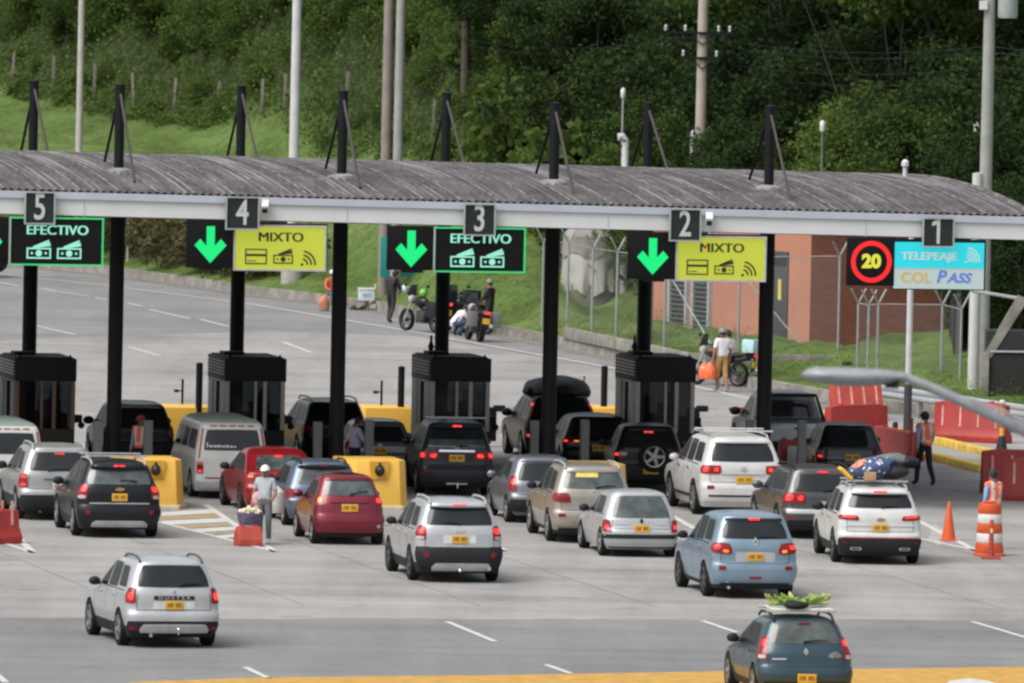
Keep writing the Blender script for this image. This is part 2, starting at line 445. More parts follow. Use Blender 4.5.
    def plate(s, zc, m=PLATEY, x=0.0, off=.02, w=.34, h=.165, surround=None, sw=.36, sh=.085):
        z = zc * s.H
        if surround is not None: s.R('plate_recess', surround, -sw, sw, zc - sh / 2, zc + sh / 2, off=.006, r=.04)
        y = min(s.rear(x / s.w(z) + q, z + dz).y for q in (-.18, 0, .18) for dz in (-h / 2, h / 2)) - off
        o = MB().box((x, y, z), (w, .012, h)).build('licence_plate', m, s.root, bevel=.004)
        mb = MB()
        for i in range(7 if m is PLATEY else 6):
            if i == 3: continue
            mb.box((x - w * .36 + w * .72 * i / 6, y - .0075, z + .006), (.022 + .012 * ((i * 7) % 3) / 2, .003, h * .46))
        mb.box((x, y - .0068, z + .006), (w * .86, .0016, h * .5), mi=1)
        mb.build('plate_characters', [INK, m], o, smooth=False)
    def windows(s, sidew, rw=(.645, .875, .80, .80), rglass=None, fr=True):
        zb, zt, xb, xt = rw
        g = rglass or s.glass
        s.R('rear_window', g, -xb, xb, zb, zt, -xt, xt, off=.006, r=.10)
        for (y0, y1, t0, t1, b, t) in sidew: s.SD('side_window', GLASSS, y0, y1, t0, t1, b, t, off=.005, r=.06)
        s.FR('windscreen', s.glass, -.84, .84, .63, .885, -.82, .82, off=.006)
        s.FR('headlamp', CLEARL, -.95, -.62, .41, .49, off=.008); s.FR('headlamp', CLEARL, .62, .95, .41, .49, off=.008)
        s.FR('grille', BLK, -.5, .5, .36, .47, off=.008)
    def mirrors(s, y, z=.635, m=None, big=1.0):
        for sd in (-1, 1):
            x = s.w(z * s.H)
            mb = MB().box((sd * (x + .03), y, z * s.H - .02), (.12, .04, .04)); mb.ball((sd * (x + .13), y, z * s.H + .03), (.115 * big, .06, .085 * big), 12)
            mb.build('wing_mirror', m or s.paint, s.root)
    def handles(s, ys, z=.56, m=None):
        for y in ys: s.SD('door_handle', m or s.paint, y - .1, y + .1, y - .1, y + .1, z - .012, z + .012, off=.03, r=.3, nx=6, nz=3)
    def seams(s, ys, z0=.22, z1=.60):
        for y in ys: s.SD('door_seam', TRIMK, y - .008, y + .008, y - .008, y + .008, z0, z1, off=.0015, r=0, nx=1, nz=8)
    def rails(s, y0, y1, m=SILVERP, x=.62, up=.07):
        H = s.H
        for sd in (-1, 1):
            X = sd * s.W / 2 * x
            MB().tube([(X, y0, H * .95), (X, y0 + .14, H * .968 + up * .75), (X, y0 + .35, H * .978 + up), (X, (y0 + y1) / 2, H * .985 + up), (X, y1 - .2, H * .975 + up * .8), (X, y1, H * .955)], .024, 8).build('roof_rail', m, s.root)
    def crossbars(s, ys, m=SILVERP, z=None, x=.66):
        for y in ys: MB().box((0, y, z or s.H + .09), (s.W * x * 1.12, .06, .035)).build('roof_bar', m, s.root, bevel=.008)
    def wiper(s, z=.66, x0=-.02, x1=.42, z1=None):
        a = s.rear(x0, z * s.H, .03); b = s.rear(x1, (z1 or z + .012) * s.H, .03)
        MB().tube([a, (a + b) / 2 + Vector((0, -.01, .02)), b], [.016, .012, .008], 6).ball(a, .03, 8).build('wiper', BLK, s.root)
    def brake3(s, z=.905, m=LIT, w=.16, h=.022, off=.02):
        y = s.yr(z * s.H)
        y -= .125 if off > .1 else off
        MB().box((0, y, z * s.H), (w * s.W * .78, .03, max(.026, h * s.H * .8))).build('third_brake_lamp', m, s.root, bevel=.006)
    def spoiler(s, m=None, z=.915, d=.13):
        zz = z * s.H; rows = []
        y = s.yr(zz); W = s.w(zz) * .9
        mb = MB()
        top = [Vector((W * k, y + .12 * abs(k) ** 3 - d * 1.0, zz + .012 - .02 * abs(k) ** 3)) for k in np.linspace(-1, 1, 13)]
        base = [Vector((W * k, y + .22 + .1 * abs(k) ** 3, s.H * .962 - .05 * abs(k) ** 3)) for k in np.linspace(-1, 1, 13)]
        low = [Vector((W * k, y + .12 * abs(k) ** 3 - d * .9, zz - .025)) for k in np.linspace(-1, 1, 13)]
        in_ = [Vector((W * k, y + .1 + .1 * abs(k) ** 3, zz - .03)) for k in np.linspace(-1, 1, 13)]
        mb.grid([in_, low, top, base]).build('rear_spoiler', m or s.paint, s.root)
    def bumper(s, z0, z1, m, off=.02, X=.985, r=.05):
        s.R('rear_bumper', m, -X, X, z0, z1, off=off, r=r, nx=30, nz=5)
    def cutlines(s, zb=.43, zt=.61, X=.79, zt2=None):
        for sd in (-1, 1): s.R('tailgate_seam', TRIMK, sd * X - .006, sd * X + .006, zb, zt, off=.003, r=0, nx=1, nz=8)
        s.R('tailgate_seam', TRIMK, -X, X, zb - .0035, zb + .0035, off=.003, r=0, nx=20, nz=1)
        for sd in (-1, 1):
            s.patch('bumper_seam', lambda y, z, o: s.sidep(sd, y, z, o), TRIMK, -s.ro + .45, -.40, -s.ro + .45, -.40, .425 * s.H, .432 * s.H, off=.003, r=0, nx=4, nz=1, flip=(sd < 0))
            s.patch('window_trim', lambda y, z, o: s.sidep(sd, y, z, o), TRIMK, -.3, 2.2, -.3, 2.2, .625 * s.H, .637 * s.H, off=.004, r=0, nx=10, nz=1, flip=(sd < 0))
    def exhaust(s, x=.55, z=.15):
        MB().tube([(x * s.W / 2, -s.ro + .12, z * s.H), (x * s.W / 2, -s.ro - .02, z * s.H)], .035, 10).build('exhaust_pipe', CHROME, s.root)
    def emblem(s, kind, z, m=BADGE, sc=1.0):
        zz = z * s.H; y = s.rear(0, zz).y - .012; mb = MB()
        if kind == 'bowtie':
            P = [(-.085, -.022), (-.03, -.022), (-.03, -.034), (.03, -.034), (.03, -.022), (.085, -.022), (.098, .022), (.03, .022), (.03, .034), (-.03, .034), (-.03, .022), (-.085 + .013, .022)]
        elif kind == 'diamond':
            P = [(0, -.075), (.05, 0), (0, .075), (-.05, 0)]
        else:
            P = [(.06 * math.cos(a), .042 * math.sin(a)) for a in np.linspace(0, 2 * math.pi, 18)[:-1]]
        mb.prism([(a * sc, b * sc + zz) for a, b in P], y - .012, y + .02)
        o = mb.build('emblem', m, s.root, smooth=False)
        if kind == 'diamond':
            MB().prism([(a * sc * .38, b * sc * .38 + zz) for a, b in P], y - .015, y).build('emblem_centre', BLK, o, smooth=False)
    def strip(s, name, m, x0, x1, z0, z1, **k):
        return s.R(name, m, x0, x1, z0, z1, r=0.02, nx=20, nz=3, **k)
    def at(s, x, y, z):
        return s.root.matrix_basis @ Vector((x, y, z))

SUVW = lambda ro, wb: [(-ro + .50, .32, -ro + .74, .42, .665, .895), (.42, 1.18, .50, 1.16, .645, .915), (1.26, 2.28, 1.24, 1.78, .635, .915)]
HATW = lambda ro, wb: [(.10, .95, .28, .95, .64, .885), (1.03, 2.0, 1.02, 1.58, .635, .885)]
BRZ = {}
P_SIL = paint('silver', (0.44, 0.455, 0.47), 0.35, 0.36)
P_SIL2 = paint('warm_silver', (0.36, 0.365, 0.36), 0.4, 0.36)
P_BLUE = paint('light_blue', (0.20, 0.285, 0.36), 0.4, 0.34)
P_NAVY = paint('slate_blue', (0.026, 0.058, 0.080), 0.4, 0.34)
P_WHITE = paint('pearl_white', (0.56, 0.56, 0.55), 0.0, 0.35)
P_BEIGE = paint('beige', (0.345, 0.315, 0.27), 0.5, 0.36)
P_BLACK = paint('blue_black', (0.006, 0.008, 0.011), 0.1, 0.35)
P_RED = paint('deep_red', (0.165, 0.006, 0.018), 0.3, 0.32)
P_RED2 = paint('bright_red', (0.24, 0.008, 0.014), 0.25, 0.3)
P_GREY = paint('dark_grey', (0.036, 0.041, 0.05), 0.45, 0.35)
P_GREYM = paint('mid_grey', (0.085, 0.085, 0.09), 0.5, 0.36)
P_BLUEG = paint('blue_grey', (0.10, 0.13, 0.19), 0.45, 0.36)
P_GREYH = paint('steel_grey', (0.17, 0.18, 0.205), 0.5, 0.36)
P_VAN = paint('off_white', (0.52, 0.53, 0.51), 0.0, 0.4)
P_GRN = paint('green_black', (0.007, 0.013, 0.011), 0.2, 0.3)
P_ROOFG = mat('van_roof_grey_green', (0.24, 0.30, 0.26), 0.5)

# 1 silver suv, lower left
c = Car('silver_suv', 'silver SUV with raised roof rails alone at the lower left of the plaza', 'car', (164.5, 645.5), 14, 'suv', 4.34, 1.80, 1.68, 2.67, .84, .345, P_SIL, clad=.235)
c.windows(SUVW(.84, 2.67), (.68, .925, .88, .84)); c.mirrors(1.85, m=BLK); c.handles((.62, 1.65)); c.seams((.36, 1.22, 2.25))
c.cutlines()
c.R('tail_lamp', LENS, .80, .999, .50, .675, .85, .999, both=True, off=.012, r=.18); c.R('brake_light', LIT, .85, .985, .525, .635, both=True, off=.018, r=.3)
c.strip('model_name_strip', TRIMK, -.44, .44, .545, .59, off=.014); text('model_name_letters', 'D U S T E R', .085, BADGE, c.root, (0, c.rear(0, .565 * c.H).y - .026, .567 * c.H), .0, sx=1.45)
c.plate(.485, surround=WHITE, sw=.44, sh=.09); c.bumper(.19, .305, BLK, off=.022); c.R('skid_plate', SILVERP, -.80, .80, .185, .275, -.70, .70, off=.03, r=.1, nx=20)
c.strip('bumper_crease', P_SIL, -.985, .985, .31, .345, off=.018)
c.R('reflector', LENS, .80, .95, .215, .25, both=True, off=.03); c.emblem('diamond', .635, sc=.7); c.wiper(.70, .15, .66, .715)
c.rails(-.45, .95, m=mat('dark_grey_rail', (.06, .062, .065), .5), up=.05, x=.66); c.exhaust(-.5, .15)
MB().tube([(0.05, -.9, .30), (.05, -.98, .29), (.05, -.99, .34)], .02, 8).ball((.05, -.99, .37), .035).build('tow_hook', CHROME, c.root)
DUSTER = c

# 2 slate blue hatch bottom right, bananas on its roof
c = Car('slate_blue_hatchback', 'slate blue hatchback with green plantains on its roof rack, cut by the lower right edge', 'car', (799.5, 700), 8.8, 'hatch', 3.95, 1.73, 1.51, 2.59, .66, .32, P_NAVY, clad=.23)
c.windows([(y0 - .1, y1, t0 + .02, t1, b, t) for (y0, y1, t0, t1, b, t) in HATW(.66, 2.59)], (.69, .94, .86, .82), rglass=GLASSL); c.mirrors(1.72, m=BLK); c.handles((.55, 1.6)); c.seams((.2, 1.0, 2.0))
c.cutlines()
c.R('tail_lamp', LENS, .80, .999, .50, .77, .88, .999, both=True, off=.014, r=.2); c.R('brake_light', LIT, .87, .985, .64, .745, both=True, off=.02, r=.3); c.R('indicator_lens', CLEARL, .85, .98, .515, .56, both=True, off=.02, r=.2)
c.emblem('diamond', .60, sc=.85); c.plate(.29, surround=SILVERP, sw=.62, sh=.10, off=.05); c.bumper(.18, .42, P_NAVY, off=.02)
c.wiper(.705, -.02, .55); c.strip('bumper_grille', BLK, -.9, .9, .15, .25, off=.026)
c.brake3(.925, LENS, .16, .02); c.rails(-.25, 1.3, m=BLK, up=.06, x=.62); c.crossbars((.0, .95), m=SILVERP, z=c.H + .085)
st = MB(); 
for r_ in (.13, .20, .27): st.tube([c.rear(.62 + .28 * (q - .5) * r_ / .27, (.565 + r_ * .28 * math.sin(math.pi * (q * .75 + .12)) - .05) * c.H, .012) for q in np.linspace(0, 1, 9)], .008, 5)
st.build('tailgate_sticker', SILVERP, c.root)
c.strip('model_badge', CHROME, -.72, -.42, .505, .52, off=.012)
STEP = c

# 3 silver suv, centre
c = Car('silver_crossover', 'silver crossover with dark rear bumper, in the open plaza at the centre', 'car', (452, 580.5), 9.8, 'suv', 4.5, 1.82, 1.71, 2.71, .93, .36, P_SIL, RIMD, clad=.25)
c.windows(SUVW(.93, 2.71), (.695, .915, .88, .86)); c.mirrors(1.9, m=BLK); c.handles((.62, 1.68)); c.seams((.36, 1.22, 2.3))
c.cutlines()
c.R('tail_lamp', LENS, .76, .999, .52, .69, .82, .999, both=True, off=.014, r=.25, tilt=.02); c.R('brake_light', LIT, .80, .98, .58, .675, both=True, off=.02, r=.3); c.R('indicator_lens', CLEARL, .82, .985, .525, .565, both=True, off=.02, r=.3)
c.spoiler(z=.925); c.brake3(.94, LIT, .2, .022, off=.16); c.wiper(.71, .0, -.42); c.emblem('bowtie', .635, sc=1.1)
c.plate(.532, surround=WHITE, sw=.38, sh=.10); c.bumper(.20, .445, BLK, off=.03); c.strip('chrome_strip', SILVERP, -.70, .70, .435, .462, off=.036); c.R('skid_plate', SILVERP, -.72, .76, .165, .25, -.60, .70, off=.042, r=.1, nx=20)
c.R('fog_reflector', LENS, .70, .82, .315, .375, both=True, off=.04, r=.4); c.exhaust(.68, .18); c.rails(-.6, 1.2, m=SILVERP, up=.055, x=.64)
MB().ball((.0, -.98, .27), .04).tube([(0, -.9, .25), (0, -.98, .25)], .02).build('tow_hook', CHROME, c.root)

# 4 light blue suv
c = Car('light_blue_suv', 'light blue SUV with a black roof spoiler edge, right of the silver hatchback', 'car', (746, 596.5), 10.2, 'suv', 4.38, 1.79, 1.75, 2.69, .93, .355, P_BLUE, RIMD, clad=.17)
c.windows(SUVW(.93, 2.69), (.70, .90, .88, .84)); c.mirrors(1.88, m=BLK); c.handles((.6, 1.66)); c.seams((.35, 1.2, 2.28))
c.cutlines()
c.R('tail_lamp', LENS, .52, .999, .525, .655, .60, .999, both=True, off=.014, r=.25, tilt=.02); c.R('brake_light', AMBER, .60, .78, .535, .585, both=True, off=.02, r=.35, tilt=.01); c.R('brake_light', LIT, .80, .98, .57, .64, both=True, off=.02, r=.3)
c.strip('spoiler_edge', TRIMK, -.86, .86, .90, .935, off=.02); c.brake3(.925, LIT, .17, .03, off=.035); c.emblem('diamond', .67, sc=1.2, m=BADGE); c.wiper(.712, .03, .55, .72)
c.plate(.495, surround=P_SIL, sw=.46, sh=.11); c.bumper(.22, .40, P_BLUE, off=.022); c.R('reflector', LENS, .68, .84, .345, .385, both=True, off=.034); c.R('fog_reflector', LENS, -.14, .14, .245, .268, off=.034)
c.strip('bumper_lower', BLK, -.85, .85, .12, .19, off=.02); c.exhaust(-.62, .14); c.strip('tailgate_crease', P_BLUE, -.72, .72, .42, .44, off=.015)

# 5 white suv with luggage
c = Car('white_crossover', 'new white crossover with thin red tail lamps and bundles tied on its roof', 'car', (874, 562.5), 5.8, 'suv', 4.55, 1.82, 1.67, 2.75, .95, .365, P_WHITE, RIMD, clad=.235)
c.windows(SUVW(.95, 2.75), (.725, .90, .90, .86)); c.mirrors(1.95, m=BLK, big=1.15); c.handles((.66, 1.72), m=CHROME); c.seams((.36, 1.25, 2.32))
c.cutlines()
c.R('tail_lamp', LENS, .50, .999, .575, .635, .55, .999, both=True, off=.014, r=.2, tilt=.02); c.R('brake_light', LIT, .55, .985, .60, .63, both=True, off=.02, r=.2, tilt=.02)
c.spoiler(z=.92); c.brake3(.935, LIT, .2, .03, off=.16); c.wiper(.735, .05, .5); c.emblem('bowtie', .588, m=mat('gold_badge', (.55, .4, .12), .3, .8), sc=1.0)
c.plate(.478); c.bumper(.19, .345, BLK, off=.028); c.strip('bumper_red_line', LENS, -.9, .9, .338, .352, off=.034); c.strip('tailgate_crease', P_WHITE, -.8, .8, .50, .515, off=.014); c.strip('bumper_crease', P_WHITE, -.97, .97, .36, .385, off=.02)
for sd in (-1, 1):
    c.R('exhaust_trim', CHROME, sd * .60 - .13, sd * .60 + .13, .20, .235, off=.036, r=.1); c.R('exhaust_opening', BLK, sd * .60 - .10, sd * .60 + .10, .208, .226, off=.042, r=.1)
c.R('fog_reflector', LENS, .82, .88, .285, .305, both=True, off=.036, r=.4)
c.rails(-.55, 1.25, m=SILVERP, up=.05, x=.66); c.crossbars((-.2, .75), m=SILVERP)
WCAP = c

# 6 silver hatch
c = Car('silver_hatchback', 'small silver hatchback with wide rear window and dark bumper strip', 'car', (636.5, 556), 9.4, 'hatch', 3.77, 1.62, 1.43, 2.47, .60, .30, P_SIL, SILVERP and RIM)
c.windows(HATW(.6, 2.47), (.59, .905, .86, .82), rglass=GLASSL); c.mirrors(1.62, m=BLK); c.handles((.5, 1.5)); c.seams((.15, .98, 1.95))
c.cutlines()
c.R('tail_lamp', LENS, .78, .999, .38, .565, .86, .999, both=True, off=.014, r=.2); c.R('brake_light', LIT, .85, .985, .41, .50, both=True, off=.02, r=.3)
c.strip('bumper_strip', BLK, -.99, .99, .285, .35, off=.03); c.plate(.435); c.emblem('diamond', .55, m=BLK, sc=.8); c.strip('model_badge', CHROME, .45, .66, .495, .508, off=.012); c.strip('model_badge', CHROME, -.68, -.35, .50, .512, off=.012)
c.bumper(.17, .375, P_SIL, off=.02); c.strip('bumper_lower_edge', BLK, -.92, .92, .14, .185, off=.012); c.strip('roof_edge', P_SIL, -.82, .82, .91, .935, off=.02)

# 7 beige suv
c = Car('beige_suv', 'beige SUV with a yellow paper inside its rear window, behind the grey hatchback', 'car', (587, 541.5), 8.2, 'suv', 4.42, 1.79, 1.72, 2.69, .90, .355, P_BEIGE, clad=.17)
c.windows(SUVW(.9, 2.69), (.695, .92, .88, .84), rglass=GLASSL); c.mirrors(1.88, m=BLK); c.handles((.6, 1.66)); c.seams((.35, 1.2, 2.28))
c.cutlines()
c.R('tail_lamp', LENS, .54, .999, .52, .645, .62, .999, both=True, off=.014, r=.25, tilt=.02); c.R('brake_light', LENS, .66, .96, .55, .61, both=True, off=.02, r=.3)
c.R('rear_window_notice', mat('yellow_notice', (.62, .5, .12), .6), -.52, .16, .84, .905, off=.012, r=0); c.wiper(.71, .1, .62, .73); c.emblem('diamond', .655, sc=1.0)
c.plate(.49, x=.22); c.bumper(.24, .40, P_BEIGE, off=.022); c.R('reflector', LENS, .68, .86, .345, .38, both=True, off=.034); c.strip('bumper_lower', BLK, -.9, .9, .12, .2, off=.02); c.rails(-.55, 1.2, m=SILVERP, up=.05, x=.66); c.strip('spoiler_edge', P_BEIGE, -.84, .84, .90, .925, off=.03)

# 8 black crossover left
c = Car('black_crossover', 'black crossover with roof bars and round red fog lamps, beside the left yellow crash cushion', 'car', (113.5, 536), 9.7, 'suv', 4.5, 1.82, 1.67, 2.71, .93, .36, P_BLACK, RIM, clad=.25)
c.windows(SUVW(.93, 2.71), (.70, .915, .88, .86), rglass=GLASSL); c.mirrors(1.9, m=BLK, big=1.1); c.handles((.62, 1.68), m=CHROME); c.seams((.36, 1.22, 2.3))
c.cutlines()
c.R('tail_lamp', LENS, .76, .999, .51, .70, .82, .999, both=True, off=.014, r=.25, tilt=.02); c.R('brake_light', LIT, .80, .98, .59, .685, both=True, off=.02, r=.3); c.R('indicator_lens', CLEARL, .82, .985, .515, .56, both=True, off=.02, r=.3)
c.spoiler(z=.925); c.brake3(.94, LIT, .17, .028, off=.16); c.wiper(.735, .45, .02); c.emblem('bowtie', .64, m=MATS['gold_badge'], sc=1.1)
c.plate(.537); c.bumper(.20, .44, P_BLACK, off=.03); c.strip('chrome_strip', SILVERP, -.72, .72, .45, .466, off=.024); c.R('skid_plate', SILVERP, -.76, .76, .165, .24, -.62, .62, off=.042, r=.1, nx=20)
c.R('fog_lamp', LENS, .70, .82, .315, .375, both=True, off=.04, r=.4); c.rails(-.6, 1.2, m=SILVERP, up=.05, x=.64); c.crossbars((-.2, .8), m=SILVERP, z=c.H + .085)

# 9 silver suv far left
c = Car('warm_silver_suv', 'warm silver SUV with a white licence plate, left of the black crossover', 'car', (55, 519), 10, 'suv', 4.33, 1.80, 1.68, 2.63, .82, .35, P_SIL2, RIM, clad=.30)
c.windows(SUVW(.82, 2.63), (.66, .905, .86, .82)); c.mirrors(1.85, m=BLK, big=1.1); c.handles((.6, 1.62)); c.seams((.34, 1.18, 2.25))
c.cutlines()
c.R('tail_lamp', LENS, .80, .999, .44, .62, .84, .999, both=True, off=.016, r=.2); c.R('brake_light', LIT, .83, .985, .56, .61, both=True, off=.022, r=.2); c.R('brake_light', LIT, .83, .985, .455, .505, both=True, off=.022, r=.2)
c.brake3(.885, LIT, .15, .024, off=.012); c.wiper(.665, -.3, .25); c.strip('chrome_strip', CHROME, -.42, .42, .545, .565, off=.016); c.plate(.46, PLATEW); c.bumper(.19, .345, BLK, off=.025); c.exhaust(-.5, .13); c.rails(-.5, 1.2, m=SILVERP, up=.05, x=.64)

# 10, 11 vans
def van(name, label, px, h, words):
    c = Car(name, label, 'van', px, h, 'van', 4.7, 1.69, 1.88, 2.57, .98, .32, P_VAN, SILVERP and RIM, roofmat=P_ROOFG, dr=.2, p=4.2)
    c.R('rear_window', GLASS, -.82, .82, .60, .855, -.80, .80, off=.008, r=.06)
    for (a, b) in ((-.55, .55), (.72, 1.55), (1.75, 2.75)): c.SD('side_window', GLASS, a, b, a, b - (.25 if b > 2 else 0), .60, .84, off=.006, r=.06)
    c.FR('windscreen', GLASS, -.85, .85, .53, .86, off=.008); c.mirrors(2.75, m=BLK, z=.6); c.FR('headlamp', CLEARL, .6, .95, .36, .43, off=.01); c.FR('headlamp', CLEARL, -.95, -.6, .36, .43, off=.01)
    for sd in (-1, 1): c.R('pillar_stripe', RED, sd * .915 - .022, sd * .915 + .022, .50, .87, off=.010, r=0, nx=3)
    for q in (-.6, -.3, 0, .3, .6): c.R('roof_edge_mark', RED, q - .115, q + .115, .892, .907, off=.010, r=.1, nx=4, nz=2)
    c.R('tail_lamp', LENS, .80, .96, .32, .46, both=True, off=.02, r=.06); c.R('brake_light', LIT, .81, .95, .325, .37, both=True, off=.026, r=.06); c.R('indicator_lens', AMBER if False else mat('amber_lens', (.5, .12, .03), .3), .81, .95, .425, .455, both=True, off=.026, r=.06)
    c.strip('red_waist_stripe', RED, -.75, .75, .255, .272, off=.012); c.bumper(.145, .225, SILVERP, off=.05); c.plate(.31, PLATEW); c.seams((.64, 1.65), .2, .86)
    if words:
        q = MB()
        for (x, w_, h_) in ((-.585, .03, .11), (-.50, .08, .05), (-.40, .07, .05), (-.31, .08, .055), (-.21, .07, .045), (-.12, .08, .05), (-.02, .07, .04), (.06, .05, .03)):
            p = c.rear(x / c.w(1.25), (1.215 + h_ / 2), .014); q.box((p.x, p.y - .004, 1.20 + h_ / 2), (w_, .008, h_))
        q.build('window_lettering', WHITE, c.root, smooth=False)
    return c
van('white_minivan', 'white van with a red roof line, cut by the left edge of the picture', (1.5, 501), 10, False)
van('white_van', 'white van with red pillar stripes and white lettering on its rear window', (225.5, 497), 10, True)

# 12 red saloon
c = Car('red_saloon', 'bright red saloon waiting right behind the white van, beside the vendor', 'car', (277.5, 513), 10, 'sedan', 4.45, 1.76, 1.47, 2.70, .92, .325, P_RED2, RIMD)
c.windows([(-.15, .25, .35, .5, .655, .85), (.3, 1.05, .45, 1.05, .65, .88), (1.13, 2.25, 1.12, 1.65, .645, .885)], (.69, .885, .78, .70), rglass=GLASSL); c.mirrors(1.78, m=BLK); c.handles((.62, 1.6)); c.seams((.28, 1.08, 2.2))
c.cutlines()
c.R('tail_lamp', LENS, .55, .999, .545, .635, .6, .999, both=True, off=.014, r=.25, tilt=.03); c.R('brake_light', AMBER, .78, .96, .565, .615, both=True, off=.02, r=.35); c.R('third_brake_lamp', LIT, -.13, .13, .86, .885, off=.014); c.plate(.42); c.bumper(.17, .40, P_RED2, off=.02)

# 13 blue grey hatch
c = Car('blue_grey_hatchback', 'blue-grey hatchback half hidden behind the small red hatchback', 'car', (320.5, 525.5), 9.5, 'hatch', 3.9, 1.70, 1.47, 2.5, .64, .305, P_BLUEG, RIM)
c.windows(HATW(.64, 2.5), (.64, .88, .82, .80), rglass=GLASSL); c.mirrors(1.66, m=BLK); c.handles((.5, 1.5)); c.seams((.15, .98, 1.95)); c.spoiler(m=TRIMK, z=.91)
c.cutlines()
c.R('tail_lamp', LENS, .78, .999, .43, .58, .86, .999, both=True, off=.014, r=.2); c.plate(.47); c.bumper(.18, .40, P_BLUEG, off=.02); c.rails(-.3, 1.1, m=BLK, up=.03, x=.6); c.brake3(.915, LENS, .14, .022, off=.13)

# 14 red small hatch
c = Car('red_hatchback', 'small deep red hatchback in front of the middle-left yellow crash cushion', 'car', (346, 544), 9.5, 'hatch', 3.5, 1.53, 1.53, 2.345, .52, .29, P_RED, RIM)
c.windows(HATW(.52, 2.345), (.70, .93, .86, .82), rglass=GLASSL); c.mirrors(1.55, m=P_RED); c.handles((.45, 1.42)); c.seams((.1, .92, 1.88))
c.cutlines()
c.R('tail_lamp', LENS, .76, .999, .56, .70, .82, .999, both=True, off=.014, r=.3); c.R('brake_light', AMBER, -.96, -.80, .58, .68, off=.022, r=.4); c.R('brake_light', LIT, .80, .97, .58, .68, off=.022, r=.4); c.brake3(.915, LENS, .14, .022, off=.016)
c.strip('tailgate_garnish', P_RED, -.60, .60, .60, .635, off=.02); c.strip('garnish_shadow', TRIMK, -.58, .58, .588, .602, off=.012); c.plate(.53, w=.36); c.bumper(.19, .43, P_RED, off=.026); c.strip('bumper_lower', BLK, -.92, .92, .13, .19, off=.01); c.wiper(.71, .06, .62, .75); c.R('fog_lamp', CLEARL, .80, .87, .255, .295, off=.036, r=.4); c.strip('roof_spoiler', P_RED, -.84, .84, .905, .935, off=.035)

# 15 dark grey big suv
c = Car('dark_grey_suv', 'large dark grey SUV with silver roof bar, right of the middle-left yellow crash cushion', 'car', (452.5, 494), 5.5, 'suv', 4.6, 1.74, 1.75, 2.75, .98, .375, P_GREY, RIM)
c.windows(SUVW(.98, 2.75), (.65, .755, .86, .84), rglass=GLASSL); c.R('rear_window_upper', GLASS, -.84, .84, .76, .91, off=.006, r=.05); c.mirrors(1.9); c.handles((.62, 1.68)); c.seams((.36, 1.22, 2.3))  # lower rear pane paler: its lit reflection is put into the glass colour
c.cutlines()
c.R('tail_lamp', LENS, .46, .999, .485, .60, .50, .999, both=True, off=.016, r=.2); c.R('brake_light', LIT, .84, .985, .50, .59, both=True, off=.024, r=.3); c.R('brake_light', LIT, .52, .76, .505, .58, both=True, off=.024, r=.3)
c.strip('chrome_strip', CHROME, -.50, .50, .592, .618, off=.022); c.plate(.51, w=.36); c.bumper(.20, .43, P_GREY, off=.03); c.strip('bumper_step', BLK, -.80, .80, .355, .41, off=.036); c.R('reflector', LENS, .84, .97, .28, .32, both=True, off=.04)
c.spoiler(z=.925); c.brake3(.935, LIT, .16, .03, off=.14); c.emblem('oval', .655, sc=1.0); c.wiper(.655, -.02, .4); c.crossbars((-.35,), m=GALV, z=c.H + .06, x=.72)
MB().box((0, -1.0, .30), (.5, .06, .03)).tube([(0.02, -.95, .31), (.02, -1.08, .31), (.02, -1.09, .2)], .02).build('tow_hook', CHROME, c.root)

# 16 grey hatch
c = Car('grey_hatchback', 'steel grey hatchback between the dark grey SUV and the beige SUV', 'car', (541, 522.5), 9.5, 'hatch', 3.6, 1.62, 1.52, 2.38, .56, .30, P_GREYH, RIM)
c.windows(HATW(.56, 2.38), (.63, .89, .84, .80)); c.mirrors(1.58, m=P_GREYH); c.handles((.45, 1.45)); c.seams((.1, .94, 1.9)); c.R('tail_lamp', LENS, .80, .999, .47, .70, .86, .999, both=True, off=.014, r=.2); c.R('brake_light', LIT, .85, .985, .56, .67, both=True, off=.02, r=.3)
c.cutlines()
c.plate(.5); c.bumper(.18, .36, BLK, off=.02); c.strip('roof_spoiler', P_GREYH, -.84, .84, .905, .935, off=.035)

# 17 big white suv
c = Car('white_offroad_suv', 'big white off-road SUV with roof bars, right of the booth for the second lane', 'car', (734, 514.5), 10.2, 'suv', 4.9, 1.94, 1.85, 2.85, 1.05, .395, P_WHITE, RIM, spokes=6)
c.windows(SUVW(1.05, 2.85), (.68, .905, .86, .84)); c.mirrors(1.95, m=P_WHITE); c.handles((.64, 1.72), m=CHROME); c.seams((.36, 1.25, 2.36))
c.cutlines()
c.R('tail_lamp', LENS, .54, .999, .53, .635, .56, .999, both=True, off=.016, r=.12); c.R('brake_light', LIT, .82, .98, .545, .625, both=True, off=.022, r=.2); c.R('brake_light', LIT, .6, .74, .55, .615, both=True, off=.022, r=.2)
c.emblem('oval', .60, sc=1.2); c.strip('chrome_strip', SILVERP, -.52, .52, .52, .538, off=.014); c.plate(.46, w=.40, x=.02); c.bumper(.20, .36, P_WHITE, off=.03); c.strip('bumper_slot', BLK, -.85, .85, .255, .275, off=.035); c.R('reflector', LENS, .70, .86, .345, .385, both=True, off=.034)
c.rails(-.6, 1.9, m=SILVERP, up=.05, x=.66); c.crossbars((-.3, .8), m=WHITE, z=c.H + .08, x=.74); c.spoiler(z=.92, d=.08)
for sd in (-1, 1): MB().box((sd * .93, 1.42, .42), (.14, 1.7, .06)).build('running_board', BLK, c.root, bevel=.01)
LC = c

